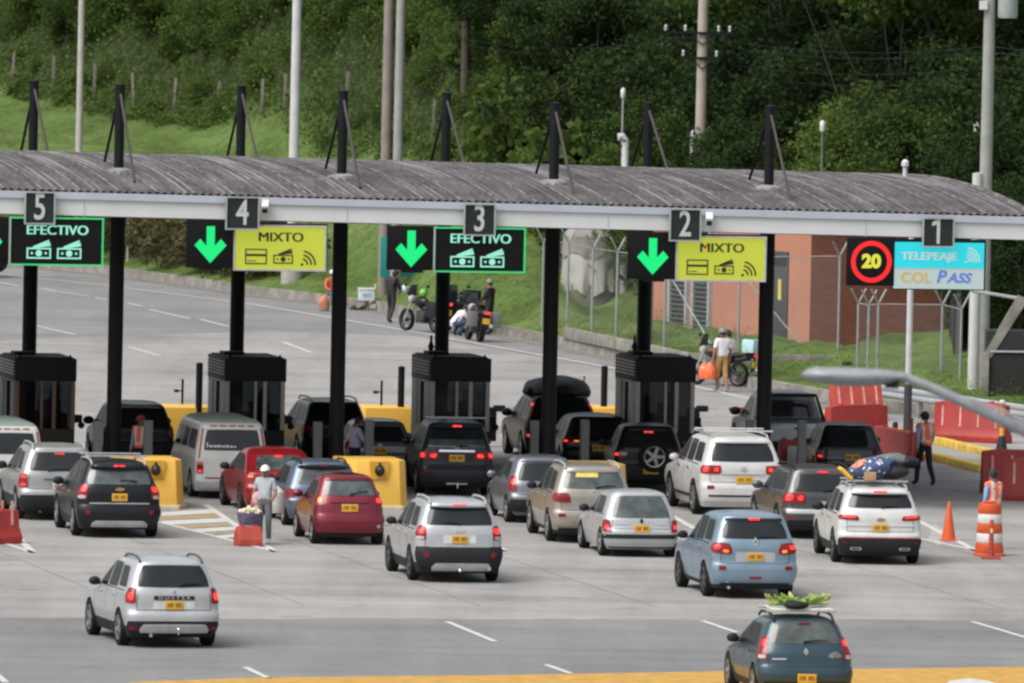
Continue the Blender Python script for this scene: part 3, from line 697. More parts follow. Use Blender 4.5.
# 18 mid grey suv
c = Car('mid_grey_suv', 'mid grey SUV with dark roof rails, between the big white SUV and the white crossover', 'car', (815.5, 537), 9, 'suv', 4.6, 1.80, 1.60, 2.8, 1.0, .36, P_GREYM, RIM, clad=.2)
c.windows(SUVW(1.0, 2.8), (.66, .90, .86, .84)); c.mirrors(1.92, big=1.1, m=P_GREYM); c.handles((.6, 1.66)); c.seams((.35, 1.2, 2.28))
c.cutlines()
c.R('tail_lamp', LENS, .46, .999, .50, .645, .50, .999, both=True, off=.016, r=.12); c.R('brake_light', LIT, .76, .98, .52, .63, both=True, off=.022, r=.25); c.R('brake_light', LIT, .5, .70, .525, .62, both=True, off=.022, r=.35)
c.brake3(.925, LIT, .17, .03, off=.018); c.wiper(.67, .0, .45); c.plate(.48, SILVERP); c.bumper(.27, .42, P_GREYM, off=.03); c.strip('bumper_insert', SILVERP, -.92, .92, .36, .41, off=.036); c.strip('bumper_lower', BLK, -.92, .92, .15, .27, off=.03); c.R('reflector', LENS, .74, .92, .30, .33, both=True, off=.04); c.rails(-.6, 1.5, m=BLK, up=.05, x=.66)

# 19 black suv with spare wheel
c = Car('black_compact_suv', 'black compact SUV with a spare wheel on its tailgate, at the second-lane booth', 'car', (646, 491), 3.5, 'suv', 4.0, 1.66, 1.61, 2.52, .74, .345, P_BLACK, RIM, clad=.22)
c.windows(SUVW(.74, 2.52), (.655, .86, .82, .80)); c.mirrors(1.75); c.R('tail_lamp', LENS, .62, .999, .515, .60, .68, .999, both=True, off=.016, r=.25); c.R('brake_light', LIT, .84, .985, .53, .585, both=True, off=.022, r=.3); c.R('indicator_lens', CLEARL, .63, .83, .545, .59, both=True, off=.022, r=.3)
c.cutlines()
c.brake3(.885, LIT, .17, .03, off=.018); c.plate(.33, PLATEY, x=.05, w=.36, off=.05); c.bumper(.2, .4, BLK, off=.02)
tm, rm = wheel_mesh(.37, .2, RIM, 5)
sw = link('spare_wheel', tm, c.root, (.12, -.78, .86)); sw.rotation_euler = (math.pi / 2, 0, 0); ro_ = link('rim', rm, sw)

# 20 black saloon
c = Car('black_estate', 'black estate with a chrome window edge behind the third-lane column', 'car', (595, 472.5), 6, 'hatch', 4.3, 1.78, 1.43, 2.6, .8, .32, P_BLACK, RIM)
c.windows(HATW(.8, 2.6), (.63, .89, .82, .80)); c.mirrors(1.75); c.R('tail_lamp', LENS, .64, .999, .50, .62, .7, .999, both=True, off=.016, r=.25); c.R('brake_light', LIT, .84, .97, .53, .58, both=True, off=.022, r=.3); c.R('reverse_light', AMBER, .55, .7, .54, .57, both=True, off=.02); c.plate(.45); c.bumper(.18, .38, P_BLACK, off=.02)
c.cutlines()
for sd in (-1, 1): c.R('chrome_window_edge', CHROME, sd * .86 - .02, sd * .86 + .02, .62, .90, off=.014, r=0, nx=3)

# 21 black suv with covered roof load
c = Car('black_tall_suv', 'tall black SUV under a bulging roof load at the third-lane booth', 'car', (557, 460), 8.5, 'suv', 4.5, 1.86, 1.66, 2.62, .85, .35, P_BLACK, RIM)
c.windows(SUVW(.85, 2.62), (.65, .87, .80, .80)); c.mirrors(1.85, m=BLK, big=1.2); c.R('tail_lamp', LENS, .88, .999, .60, .86, .88, .999, both=True, off=.014, r=.1); c.R('brake_light', LIT, .89, .985, .81, .87, both=True, off=.02, r=.3); c.R('brake_light', LIT, .70, .98, .36, .41, both=True, off=.02, r=.3); c.plate(.5); c.bumper(.2, .4, BLK, off=.02)
c.cutlines()
TALL = c

# 22 silver grey hatch under the canopy
c = Car('pewter_hatchback', 'pewter hatchback beside the attendant in a pale lavender shirt', 'car', (377, 478), 7, 'hatch', 3.8, 1.66, 1.42, 2.45, .62, .30, P_GREYH, RIM)
c.windows(HATW(.62, 2.45), (.63, .88, .82, .80)); c.mirrors(1.62); c.R('tail_lamp', LENS, .78, .999, .47, .64, .86, .999, both=True, off=.014, r=.2); c.plate(.48); c.bumper(.18, .38, P_GREYH, off=.02); c.emblem('oval', .58)
c.cutlines()

# 23 dark green suv
c = Car('dark_green_suv', 'dark green SUV with bare roof rails leaving the fourth-lane booth', 'car', (330, 464), 10.5, 'suv', 4.5, 1.68, 1.60, 2.7, .88, .355, P_GRN, RIM)
c.windows(SUVW(.88, 2.7), (.65, .88, .80, .80)); c.mirrors(1.88, big=1.1); c.R('tail_lamp', LENS, .80, .999, .5, .62, both=True, off=.014, r=.2); c.plate(.5); c.bumper(.2, .4, BLK, off=.02); c.rails(-.5, 1.5, m=mat('green_reflection_rail', (.12, .25, .2), .4), up=.06, x=.66)  # green tone of the rails stands for what they reflect
c.cutlines()

# 24 black people carrier
c = Car('black_people_carrier', 'black people carrier behind the leftmost front canopy column', 'car', (135, 469), 8.5, 'suv', 4.4, 1.72, 1.64, 2.7, .86, .35, P_BLACK, RIM)
c.windows(SUVW(.86, 2.7), (.63, .88, .82, .80)); c.mirrors(1.88, m=BLK, big=1.2); c.R('tail_lamp', LENS, .84, .999, .5, .66, both=True, off=.014, r=.2); c.plate(.48); c.bumper(.2, .4, BLK, off=.02); c.strip('roof_spoiler', P_GREYM, -.84, .84, .915, .945, off=.03)
c.cutlines()

# 25 pickup
c = Car('grey_pickup', 'grey pickup truck with a black sport bar leaving the first lane', 'pickup', (790, 462), 8, 'pickup', 5.2, 1.86, 1.74, 3.1, 1.15, .385, P_GREYM, RIM)
c.R('rear_window', GLASS, -.78, .78, .64, .87, off=.008, r=.08)
c.SD('side_window', GLASS, 1.0, 1.75, 1.15, 1.75, .635, .88, off=.005, r=.06); c.SD('side_window', GLASS, 1.85, 2.75, 1.85, 2.3, .63, .88, off=.005, r=.06)
c.FR('windscreen', GLASS, -.84, .84, .63, .885, off=.006); c.mirrors(2.5, m=BLK, big=1.3); c.R('tail_lamp', LENS, .86, .999, .40, .55, both=True, off=.014, r=.12); c.R('brake_light', LIT, .88, .985, .46, .53, both=True, off=.02, r=.3)
c.R('tailgate', P_SIL, -.88, .88, .335, .575, off=.02, r=.04); c.R('tailgate_handle', BLK, -.12, .12, .505, .53, off=.03, r=.2); c.bumper(.235, .31, BLK, off=.05); c.plate(.275, w=.32, h=.12, off=.07)
MB().tube([(-.82, -.1, 1.05), (-.66, .25, 1.66), (.66, .25, 1.66), (.82, -.1, 1.05)], .05, 8).build('sport_bar', BLK, c.root)
c.R('third_brake_lamp', LIT, -.93, -.80, .865, .895, off=.01)

# 26 dark wagon by the red barriers
c = Car('black_wagon', 'black wagon with a dark rear window beside the red plastic barriers', 'car', (846, 484.5), 5, 'suv', 4.2, 1.62, 1.50, 2.6, .78, .335, P_BLACK, RIM)
c.windows(SUVW(.78, 2.6), (.62, .89, .84, .82)); c.mirrors(1.8, m=BLK, big=1.2); c.R('tail_lamp', LENS, .72, .999, .43, .57, .78, .999, both=True, off=.014, r=.2); c.R('brake_light', LIT, .80, .97, .45, .5, both=True, off=.02, r=.3); c.plate(.46, x=.05, w=.36); c.R('tailgate_panel', P_GREYM, -.68, .68, .36, .58, off=.008, r=.06); c.bumper(.18, .34, BLK, off=.02)
c.cutlines()

# 27 far left on the exit road
c = Car('grey_distant_car', 'grey car driving off on the exit road, mostly outside the left edge', 'car', (-24, 277), 58, 'suv', 4.4, 1.8, 1.65, 2.6, .85, .345, P_GREY, RIM, clad=.3, group='cars queuing at the toll booths')
c.windows(SUVW(.85, 2.6)); c.R('tail_lamp', LENS, .8, .999, .5, .62, both=True, off=.014, r=.2); c.plate(.45); c.mirrors(1.85)
c.cutlines()
del c.root['group']
# ------------------------------------------------------------------ canopy
C4 = G(337, 496)                                    # foot of a front column
E0 = C4 - LD * 4.0                                  # on the front eave line
XL, XR, DEPTH = -22.0, 15.6, 20.0
def eave(t): return 6.99 - 0.0115 * (t - 3.2)       # eave height along the front, falls to the right
def arch(d): return 0.56 * (1 - ((d - 10) / 10.0) ** 2)
def CP(t, d, z): p = E0 + RD * t + LD * d; return Vector((p.x, p.y, z))

ROOFM = bpy.data.materials.new('weathered_fibre_cement'); ROOFM.use_nodes = True
nt = ROOFM.node_tree; b = nt.nodes['Principled BSDF']; b.inputs['Roughness'].default_value = .9
tc = nt.nodes.new('ShaderNodeTexCoord'); mp = nt.nodes.new('ShaderNodeMapping'); mp.inputs['Scale'].default_value = (5.0, .22, 1.0)
n1 = nt.nodes.new('ShaderNodeTexNoise'); n1.inputs['Scale'].default_value = 1.0; n1.inputs['Detail'].default_value = 8; n1.inputs['Roughness'].default_value = .7
n2 = nt.nodes.new('ShaderNodeTexNoise'); n2.inputs['Scale'].default_value = 1.3; n2.inputs['Detail'].default_value = 10; n2.inputs['Roughness'].default_value = .75
nt.links.new(tc.outputs['Object'], mp.inputs['Vector']); nt.links.new(mp.outputs['Vector'], n1.inputs['Vector']); nt.links.new(tc.outputs['Object'], n2.inputs['Vector'])
mu = nt.nodes.new('ShaderNodeMath'); mu.operation = 'ADD'; nt.links.new(n1.outputs['Fac'], mu.inputs[0]); nt.links.new(n2.outputs['Fac'], mu.inputs[1])
cr = nt.nodes.new('ShaderNodeValToRGB'); nt.links.new(mu.outputs[0], cr.inputs['Fac'])
mu2 = nt.nodes.new('ShaderNodeMath'); mu2.operation = 'MULTIPLY'; mu2.inputs[1].default_value = .5
nt.links.new(mu.outputs[0], mu2.inputs[0]); nt.links.new(mu2.outputs[0], cr.inputs['Fac'])
cr.color_ramp.elements[0].position = .38; cr.color_ramp.elements[0].color = (.024, .021, .023, 1)
cr.color_ramp.elements[1].position = .66; cr.color_ramp.elements[1].color = (.16, .15, .155, 1)
e = cr.color_ramp.elements.new(.5); e.color = (.070, .064, .068, 1)
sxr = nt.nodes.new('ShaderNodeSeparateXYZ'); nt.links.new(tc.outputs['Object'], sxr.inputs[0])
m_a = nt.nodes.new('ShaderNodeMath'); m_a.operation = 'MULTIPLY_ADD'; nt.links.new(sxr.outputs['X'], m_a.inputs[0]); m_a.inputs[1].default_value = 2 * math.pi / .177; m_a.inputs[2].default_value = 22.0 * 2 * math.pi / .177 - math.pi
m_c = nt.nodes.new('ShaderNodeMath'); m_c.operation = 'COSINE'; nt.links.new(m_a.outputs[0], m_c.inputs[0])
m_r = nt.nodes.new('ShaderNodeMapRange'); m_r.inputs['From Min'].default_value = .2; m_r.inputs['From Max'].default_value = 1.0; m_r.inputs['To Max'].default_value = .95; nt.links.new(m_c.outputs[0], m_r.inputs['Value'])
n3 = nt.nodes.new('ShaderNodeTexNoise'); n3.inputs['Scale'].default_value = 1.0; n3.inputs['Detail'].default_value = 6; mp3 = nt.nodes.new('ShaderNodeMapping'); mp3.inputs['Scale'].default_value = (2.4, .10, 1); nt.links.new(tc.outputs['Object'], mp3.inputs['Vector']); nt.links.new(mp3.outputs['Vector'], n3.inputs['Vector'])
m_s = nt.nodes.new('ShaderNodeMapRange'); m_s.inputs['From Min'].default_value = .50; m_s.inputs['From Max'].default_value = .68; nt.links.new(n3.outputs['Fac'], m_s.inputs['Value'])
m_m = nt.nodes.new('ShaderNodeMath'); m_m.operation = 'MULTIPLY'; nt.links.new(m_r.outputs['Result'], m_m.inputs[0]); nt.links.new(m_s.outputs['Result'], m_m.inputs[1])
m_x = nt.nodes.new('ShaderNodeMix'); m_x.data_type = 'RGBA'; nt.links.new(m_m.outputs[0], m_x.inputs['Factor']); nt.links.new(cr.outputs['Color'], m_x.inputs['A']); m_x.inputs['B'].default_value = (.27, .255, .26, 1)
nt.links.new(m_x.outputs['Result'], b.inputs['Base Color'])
ROOFL = mat('pale_lap_joint', (.20, .19, .19), .9, 0, .8, 2.5)
FASC = mat('white_fascia_sheet', (.62, .63, .63), .55, 0, .05, 1.2)
GUTT = mat('pale_blue_grey_gutter', (.44, .475, .53), .5, 0, .06, 1.5)
SOFF = mat('dark_soffit', (.055, .055, .06), .8)

can = thing('toll_canopy', 'long arched corrugated roof with a white fascia spanning all the toll lanes', 'canopy', CP(0, 0, 0), TH)
def lc(t, d, z): return Vector((t, d, z))           # local: x along the fascia, y along the lanes
mb = MB(); pitch = .177; nr = int((XR - XL) / pitch)
for i in range(nr):
    x0 = XL + i * pitch; rows = []
    for k in range(21):
        d = DEPTH * k / 20
        z = arch(d)
        rows.append([(x0 + pitch * q, d, eave(x0) + z + .065 * (0.5 - 0.5 * math.cos(2 * math.pi * q))) for q in (0, .25, .5, .75, 1)])
    mb.grid(rows)
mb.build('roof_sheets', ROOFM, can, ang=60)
mb = MB()
for i in range(0, nr, 5):                           # every fifth ridge carries a pale overlapping edge
    x0 = XL + (i + .5) * pitch; rows = []
    for k in range(21):
        d = DEPTH * k / 20; rows.append([(x0 + q, d - (.004 if k == 0 else 0), eave(x0) + arch(d) + .071 - abs(q) * .25) for q in (-.022, 0, .022)])
    mb.grid(rows)
mb.build('lap_joints', ROOFL, can)
mb = MB()
def slab(d0, d1, z0, z1, dst):
    vs = []
    for t in (XL, XR):
        for (d, z) in ((d0, z0), (d1, z0), (d1, z1), (d0, z1)): vs.append((t, d, eave(t) + z))
    dst.add(vs, [(0, 1, 2, 3), (7, 6, 5, 4), (0, 4, 5, 1), (1, 5, 6, 2), (2, 6, 7, 3), (3, 7, 4, 0)])
m1 = MB(); slab(-.16, -.04, -.52, -.155, m1); m1.build('fascia', FASC, can, smooth=False)
m1 = MB(); slab(-.22, -.03, -.15, .005, m1); m1.build('gutter', GUTT, can, smooth=False)
m1 = MB(); slab(DEPTH - .1, DEPTH + .1, -.54, .03, m1); m1.build('rear_fascia', FASC, can, smooth=False)
m1 = MB()
for d0 in (1.0, 4.0, 7.3, 10.6, 13.9, 16.0, 18.8): slab(d0 - .1, d0 + .1, arch(d0) - .36, arch(d0) - .04, m1)
m1.build('purlin_beams', SOFF, can, smooth=False)
m1 = MB(); slab(-.03, DEPTH - .12, -.54, -.50, m1); m1.build('soffit', SOFF, can, smooth=False)
mb = MB(); rows = []
for t in (XR - .0, XR + .06):
    rows.append([(t, DEPTH * k / 20, eave(XR) + arch(DEPTH * k / 20) + .075) for k in range(21)]); rows.append([(t, DEPTH * k / 20, eave(XR) - .52) for k in range(21)])
mb.grid(rows + [rows[0]]).build('end_trim', ROOFL, can)
m1 = MB()
for t in np.arange(XL + 3, XR, 6.1): m1.box((t, -.165, eave(t) - .36), (.02, .012, .36))
m1.build('fascia_joints', GUTT, can, smooth=False)
# small ventilator on the ridge at the right
def tcol(x, y, d):
    v = Vector(ray(x, y)); o = Vector((0, 0, CAMH)); q = E0 + LD * d; t = (q - o).dot(LD) / v.dot(LD); return (o + v * t - E0).dot(RD)
tv = tcol(905, 172, 9.6); v = thing('roof_vent', 'small white capped pipe on the ridge of the canopy roof', 'vent', CP(tv, 9.6, eave(tv) + .56))
MB().lathe([(.055, 0), (.055, .28), (.09, .30), (.09, .40), (.03, .46)], 12).build('vent_pipe', WHITE, v)

# columns (shaft, two stay rods, collar)
FC = [(114, 496.5, 120, 170, 9.46, 'leftmost front black column, piercing the canopy left of the white van'), (337, 496, 339, 176, 9.40, 'front black column between the lavender shirted attendant and a dark green SUV'),
      (549, 495, 555, 182, 9.20, 'front black column beside the tall black SUV with the roof load'), (764, 493, 769, 190, 9.21, 'front black column beside the grey pickup truck')]
BC = [(28.5, 463, 9.25, 'rear black column behind the leftmost toll booth'), (236, 463, 9.21, 'rear black column behind the booth next to the white van'), (441, 463, 9.12, 'rear black column behind the booth with the red lamp on its roof'), (643, 463, 8.96, 'rear black column behind the booth nearest the red and white boom')]
def column(p, zt, d, label):
    c = thing('canopy_column', label, 'column', p, TH, 'black columns that pierce the canopy roof')
    t = (p - E0).dot(RD); zr = eave(t) + arch(d)
    MB().lathe([(.175, .15), (.175, zr - .3), (.115, zr - .25), (.115, zt)], 20).lathe([(.02, zt), (.13, zt), (.13, zt + .03), (.02, zt + .05)], 16).build('shaft', STEEL, c)
    MB().box((0, 0, zr - .72), (.75, .55, .16)).build('head_plate', STEEL, c, bevel=.01)
    MB().lathe([(.36, zr - .02), (.33, zr + .07), (.2, zr + .11), (.17, zr + .12)], 18).build('roof_collar', ROOFL, c)
    MB().box((0, 0, .16), (.5, .5, .05)).build('base_plate', STEEL, c)
    for (dx, dd) in ((.04, 2.2), (-.02, -2.3)):
        q = Vector((dx, dd, eave(t + dx) + arch(d + dd) + .05))
        MB().tube([(.0, 0, zt - .12), q], .034, 8).build('stay_rod', STEEL if dd > 0 else mat('rusty_steel', (.045, .036, .034), .7), c)
    return c
for (x, y, rx, ry, zt, lb) in FC:
    column(CP(tcol(x + 1.2, 350, 4.0), 4.0, 0), zt, 4.0, lb)
for (x, y, zt, lb) in BC:
    column(CP(tcol(x + 1.6, 300, 16.0), 16.0, 0), zt, 16.0, lb)

# ------------------------------------------------------------------ islands, crash cushions, booths
ATT = [(157, 509.5), (381, 510), (602, 509), (823, 508)]
ISL = mat('island_concrete', (.30, .29, .26), .85, 0, .2, 3, bump=.2)
CUSH = mat('crash_cushion_yellow', (.80, .47, .075), .45, 0, .06, 1.5)
YNOSE = mat('cream_kerb_paint', (.55, .50, .36), .7, 0, .2, 4)
NAMES_I = ['leftmost concrete island, carrying the booth behind the white minivan', 'concrete island under the second booth from the left', 'concrete island under the third booth from the left', 'concrete island under the rightmost booth']
CUL = ['yellow crash cushion beside the black crossover', 'yellow crash cushion behind the small red hatchback', 'yellow crash cushion mostly hidden behind the beige SUV', 'yellow crash cushion hidden behind the mid grey SUV']
CUR = ['', 'yellow crash cushion at the far end of the island, seen left of the second booth', 'yellow crash cushion at the far end of the island, left of the third booth', 'yellow crash cushion at the far end of the island, left of the rightmost booth']
FB = []
def cushion(p, rz, label, lamp=True):
    t = thing('crash_cushion', label, 'crash cushion', p, rz, 'yellow crash cushions on the islands')
    bot = [(-.62, 0), (.46, 0), (.68, .35), (.68, 1.9), (-.84, 1.9), (-.84, .35)]
    mb = MB(); hh = 1.12
    top = [(-.56, .10), (.42, .10), (.62, .42), (.62, 1.9), (-.78, 1.9), (-.78, .42)]
    vs = [(x, y, .06) for x, y in bot] + [(x, y, hh) for x, y in top]; n = 6
    mb.add(vs, [tuple(range(n - 1, -1, -1)), tuple(range(n, 2 * n))] + [(i, (i + 1) % n, (i + 1) % n + n, i + n) for i in range(n)])
    mb.build('block', CUSH, t, bevel=.02)
    mb = MB(); mb.hprism([(-.66, -.05), (.5, -.05), (.73, .33), (.73, 1.95), (-.89, 1.95), (-.89, .33)], 0, .1); mb.build('base_kerb', YNOSE, t, bevel=.015)
    if lamp:
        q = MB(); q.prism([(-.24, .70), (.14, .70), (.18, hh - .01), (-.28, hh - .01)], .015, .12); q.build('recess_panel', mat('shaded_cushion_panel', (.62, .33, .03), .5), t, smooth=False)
        l = MB().ball((-.05, -.01, .90), (.115, .09, .13), 14).build('warning_lamp', BLK, t); MB().ball((-.05, -.085, .90), (.07, .03, .08), 12).box((-.05, -.01, 1.05), (.05, .05, .06)).build('lamp_lens', mat('dark_smoked_lens', (.02, .02, .022), .2), l)
    return t
for i, (x, y) in enumerate(ATT):
    p = G(x, y); k = 0.04 * (i - 1.5)
    isl = MB(); w = .86
    L_ = 27.0
    poly = [(-w + .1, 2.0), (w - .2, 2.0), (w - .1, 2.3), (w, L_ - 2), (w - .1, L_), (-w + .0, L_), (-w - .1, L_ - 2), (-w - .1, 2.3)]
    isl.hprism([(a - .08, b) for a, b in poly], 0, .16)
    o = isl.build('toll_island', ISL, None, p, TH, bevel=.02); tag(o, NAMES_I[i], 'toll island', 'concrete toll islands')
    cushion(p, TH, CUL[i]).scale = (1, 1, (1, 1, .90, .74)[i])
# end cushions, turned round
for i, (x, y) in ((1, (188, 447)), (2, (389, 447)), (3, (603, 447))):
    cushion(G(x, y) + LD * 1.9, TH + math.pi, CUR[i], False).scale = (1, 1, .88)

BOOTHS = [(44, 470, 'toll booth with warm brown frames behind the white minivan at the left edge', 0), (254, 469, 'toll booth with a louvred side beside the white van with lettering', 1), (459, 469, 'toll booth with a red beacon on its roof, behind the dark grey SUV', 2), (664, 468, 'toll booth behind the black compact SUV with the spare wheel', 3)]
BWALL = mat('dark_booth_sheet', (.022, .024, .025), .6, 0, .2, 2, spec=.3); BSIDE = mat('grey_booth_side', (.52, .51, .48), .6, 0, .1, 2); BFR = mat('booth_aluminium_frame', (.55, .52, .48), .5, .2); BGL = mat('booth_glass', (.008, .010, .012), .06, spec=.45)
_nt = BGL.node_tree; _tr = _nt.nodes.new('ShaderNodeBsdfTransparent'); _tr.inputs['Color'].default_value = (.62, .66, .68, 1); _ms = _nt.nodes.new('ShaderNodeMixShader'); _ms.inputs['Fac'].default_value = .62
_nt.links.new(_nt.nodes['Principled BSDF'].outputs['BSDF'], _ms.inputs[1]); _nt.links.new(_tr.outputs[0], _ms.inputs[2]); _nt.links.new(_ms.outputs[0], _nt.nodes['Material Output'].inputs['Surface'])
BBR = mat('brown_booth_frame', (.26, .17, .11), .6)
BIN = mat('booth_interior', (.03, .03, .032), .8)
for (x, y, lb, i) in BOOTHS:
    bp_ = CP(tcol(x, 460, 12.9), 12.9, 0)
    t = thing('toll_booth', lb, 'toll booth', bp_, TH, 'dark toll booths on the islands')
    w, l, z0, z1 = 1.46, 2.3, .165, 2.78
    t.scale = (1, 1, AY(x, 358.5, bp_.y).z / 2.80)
    fr = BBR if i == 0 else BFR
    MB().box((0, l / 2, (z0 + 1.05) / 2), (w, l, 1.05 - z0)).build('lower_wall', BWALL if i else mat('brown_dark_wall', (.06, .045, .03), .6), t, bevel=.01)
    MB().box((0, l / 2, 2.52), (w + .04, l + .04, .56)).build('roof_box', BWALL, t, bevel=.015)
    MB().box((0, l / 2, 2.815), (w - .1, l - .1, .03)).box((-.3, l / 2 + .4, 2.85), (.5, .6, .1)).build('roof_cap', STEEL, t)
    MB().box((.12, l / 2 - .1, 1.22), (w - .5, l - .8, .4)).box((-.42, l - .5, 1.65), (.4, .5, 1.1)).build('counter', BIN, t); MB().box((.1, .6, 1.60), (.34, .06, .26)).box((.1, .63, 1.45), (.08, .08, .2)).build('added_monitor', mat('bluish_reflection_tone', (.10, .13, .2), .5), t); MB().lathe([(.17, 1.25), (.2, 1.5), (.19, 1.72), (.08, 1.78), (.1, 1.9), (.06, 1.99)], 12, Matrix.Translation((.38, l / 2, 0))).build('added_seat_back', mat('pale_blue_reflection_tone', (.28, .32, .42), .7), t)  # bluish screen and pale seat added to lighten the windows like reflections
    for (a, b_, c_, d) in ((-w / 2 + .05, .05, .1, .1), (w / 2 - .05, .05, .1, .1), (-w / 2 + .05, l - .05, .1, .1), (w / 2 - .05, l - .05, .1, .1), (-.08 + .09 * (i % 2), .03, .06, .06), (.22 + .02 * i, .03, .09, .06)):
        MB().box((a, b_, 1.645), (c_, d, 1.19)).build('window_post', fr, t, bevel=.008)
    MB().box((0, .045, 1.645), (w - .2, .012, 1.18)).build('front_window', BGL, t, smooth=False)
    MB().box((0, l - .045, 1.645), (w - .2, .012, 1.18)).build('rear_window', BGL, t, smooth=False)
    MB().box((w / 2 - .045, l / 2, 1.645), (.012, l - .2, 1.18)).build('service_window', BGL, t, smooth=False)
    sp = MB(); X = -w / 2 - .003
    sp.box((X, l / 2, .65), (.02, l, .9)); sp.box((X, .35, 1.645), (.03, .5, 1.19)); sp.box((X, l - .35, 1.645), (.03, .6, 1.19)); sp.box((X, l / 2, 2.3), (.03, l, .2)); sp.box((X, 1.32, 1.645), (.03, .16, 1.19))
    sp.build('side_panel', BSIDE if i else mat('dull_grey_side', (.2, .19, .19), .6), t, bevel=.006)
    MB().box((-w / 2 + .05, .84, 1.645), (.012, .6, 1.18)).build('side_window', mat('pale_opaque_pane', (.30, .32, .33), .1) if i in (1, 2, 3) else BGL, t, smooth=False)  # opaque pale pane stands in for the bright view through the glass
    lv = MB()
    for q in range(5): lv.box((-w / 2 - .03, l / 2, 2.40 + q * .075), (.03, l - .2, .03))
    lv.build('louvre', BSIDE if i in (1, 2) else BFR, t, smooth=False)
    for sx in (-1, 1): MB().lathe([(.03, 2.80), (.03, 2.87), (.01, 2.89)], 8, Matrix.Translation((sx * (w / 2 - .12), .12, 0))).build('roof_stud', STEEL, t)
    if i in (2, 3):
        bk = MB().lathe([(.06, 2.8), (.06, 2.95), (.09, 2.96), (.05, 3.05), (.035, 3.12)], 10, Matrix.Translation((-.30, l - .1, 0))).build('beacon', BLK, t)
        MB().lathe([(.035, 3.1), (.035, 3.24), (.01, 3.26)], 10, Matrix.Translation((-.30, l - .1, 0))).build('beacon_lens', LENS, bk)
    MB().box((w / 2 + .10, .25, 1.30), (.22, .2, .2)).ball((w / 2 + .2, .25, 1.14), .09, 10).build('lane_camera', BLK, t, bevel=.02)

# guard posts beside the front columns
GP = mat('grey_guard_post', (.21, .21, .21), .7)
for (x, y, lb) in ((96.5, 494, 'grey guard post left of the leftmost front column'), (147, 493, 'grey guard post beside the attendant in the orange vest'), (316.5, 494, 'grey guard post left of the column near the lavender shirted attendant'), (368, 492, 'grey guard post right of the lavender shirted attendant'),
                   (533, 492, 'grey guard post left of the column before the tall black SUV'), (583.5, 491, 'grey guard post in front of the black estate'), (800.5, 491, 'grey guard post before the grey pickup tailgate'), (748.5, 491, 'grey guard post behind the big white SUV')):
    MBp = MB().box((0, 0, .85), (.19, .19, 1.68)); o = MBp.build('guard_post', GP, None, G(x, y), TH, bevel=.012); tag(o, lb, 'post', 'grey guard posts at the columns')

# slim black posts and camera masts at the far ends of the islands
for (x, y, zt, lb) in ((198, 447, 2.1, 'black post left of the second booth'), (400, 446, 2.0, 'black post left of the booth with the red beacon'), (603, 445, 2.0, 'black post left of the booth with the spare wheel SUV')):
    o = MB().lathe([(.085, 0), (.085, zt), (.05, zt + .02)], 12).build('black_post', STEEL, None, G(x, y)); tag(o, lb, 'post', 'black posts at the island ends')
for (x, y, lb) in ((181.5, 443, 'thin mast with two small cameras above the far yellow cushion, left of the second booth'), (380.5, 444, 'thin mast with two small cameras above the far yellow cushion, left of the third booth')):
    t = thing('camera_mast', lb, 'mast', G(x, y), TH, 'camera masts at the island ends')
    MB().lathe([(.03, 0), (.03, 1.6), (.01, 1.62)], 8).build('mast', STEEL, t)
    for z in (.75, 1.32):
        MB().tube([(0, 0, z), (-.12, -.05, z)], .015, 6).box((-.17, -.08, z), (.1, .16, .07)).build('camera', BLK, t)

# booms
BRW = [mat('boom_red', (.45, .03, .03), .5), mat('boom_white', (.6, .6, .58), .5)]
def boom(p, L_, label, segs):
    t = thing('barrier_boom', label, 'boom gate', p, TH, 'boom gates by the booths')
    MB().box((0, 0, .58), (.3, .34, .85)).build('cabinet', STEEL, t, bevel=.02)
    MB().box((.24, 0, .98), (.3, .12, .16)).build('hub', BLK, t, bevel=.02)
    a = MB()
    for k in range(segs): a.box((.35 + L_ * (k + .5) / segs, 0, .98), (L_ / segs, .05, .09), mi=k % 2)
    a.build('arm', BRW[::-1], t, smooth=False)
boom(G(692, 447), 1.75, 'red and white boom arm reaching from the rightmost booth', 3)
boom(G(489, 447), .8, 'boom gate half hidden between the third booth and the tall black SUV', 3)

# ------------------------------------------------------------------ signs under the fascia
def LED(name, col, s=1.0): return mat(name, tuple(c * .3 for c in col), .5, 0, .03, 1, emit=s * .60, ecol=col)
LGRN = LED('led_green', (.0, .78, .20), .85); LMINT = LED('led_mint', (.35, .88, .68), .72); LYEL = LED('led_yellow', (.60, .66, .055), .62); LCY = LED('led_cyan', (.02, .68, .78), .72); LPAL = LED('led_pale', (.46, .58, .55), .72)
LRED = LED('led_red', (.93, .016, .02), .8); LYG = LED('led_lime', (.70, .70, .06), .8); LORG = LED('led_orange', (.62, .40, .10), .7); LBLU = LED('led_blue', (.12, .20, .62), .7); LPW = LED('led_white', (.60, .66, .62), .7)
SCR = mat('dark_screen', (.005, .005, .006), .6, spec=.2); FRG = mat('green_sign_edge', (.03, .45, .14), .5, emit=.25, ecol=(.03, .6, .2)); FRS = mat('silver_sign_edge', (.42, .42, .44), .5); INKD = mat('led_off_pixels', (.02, .02, .012), .6)

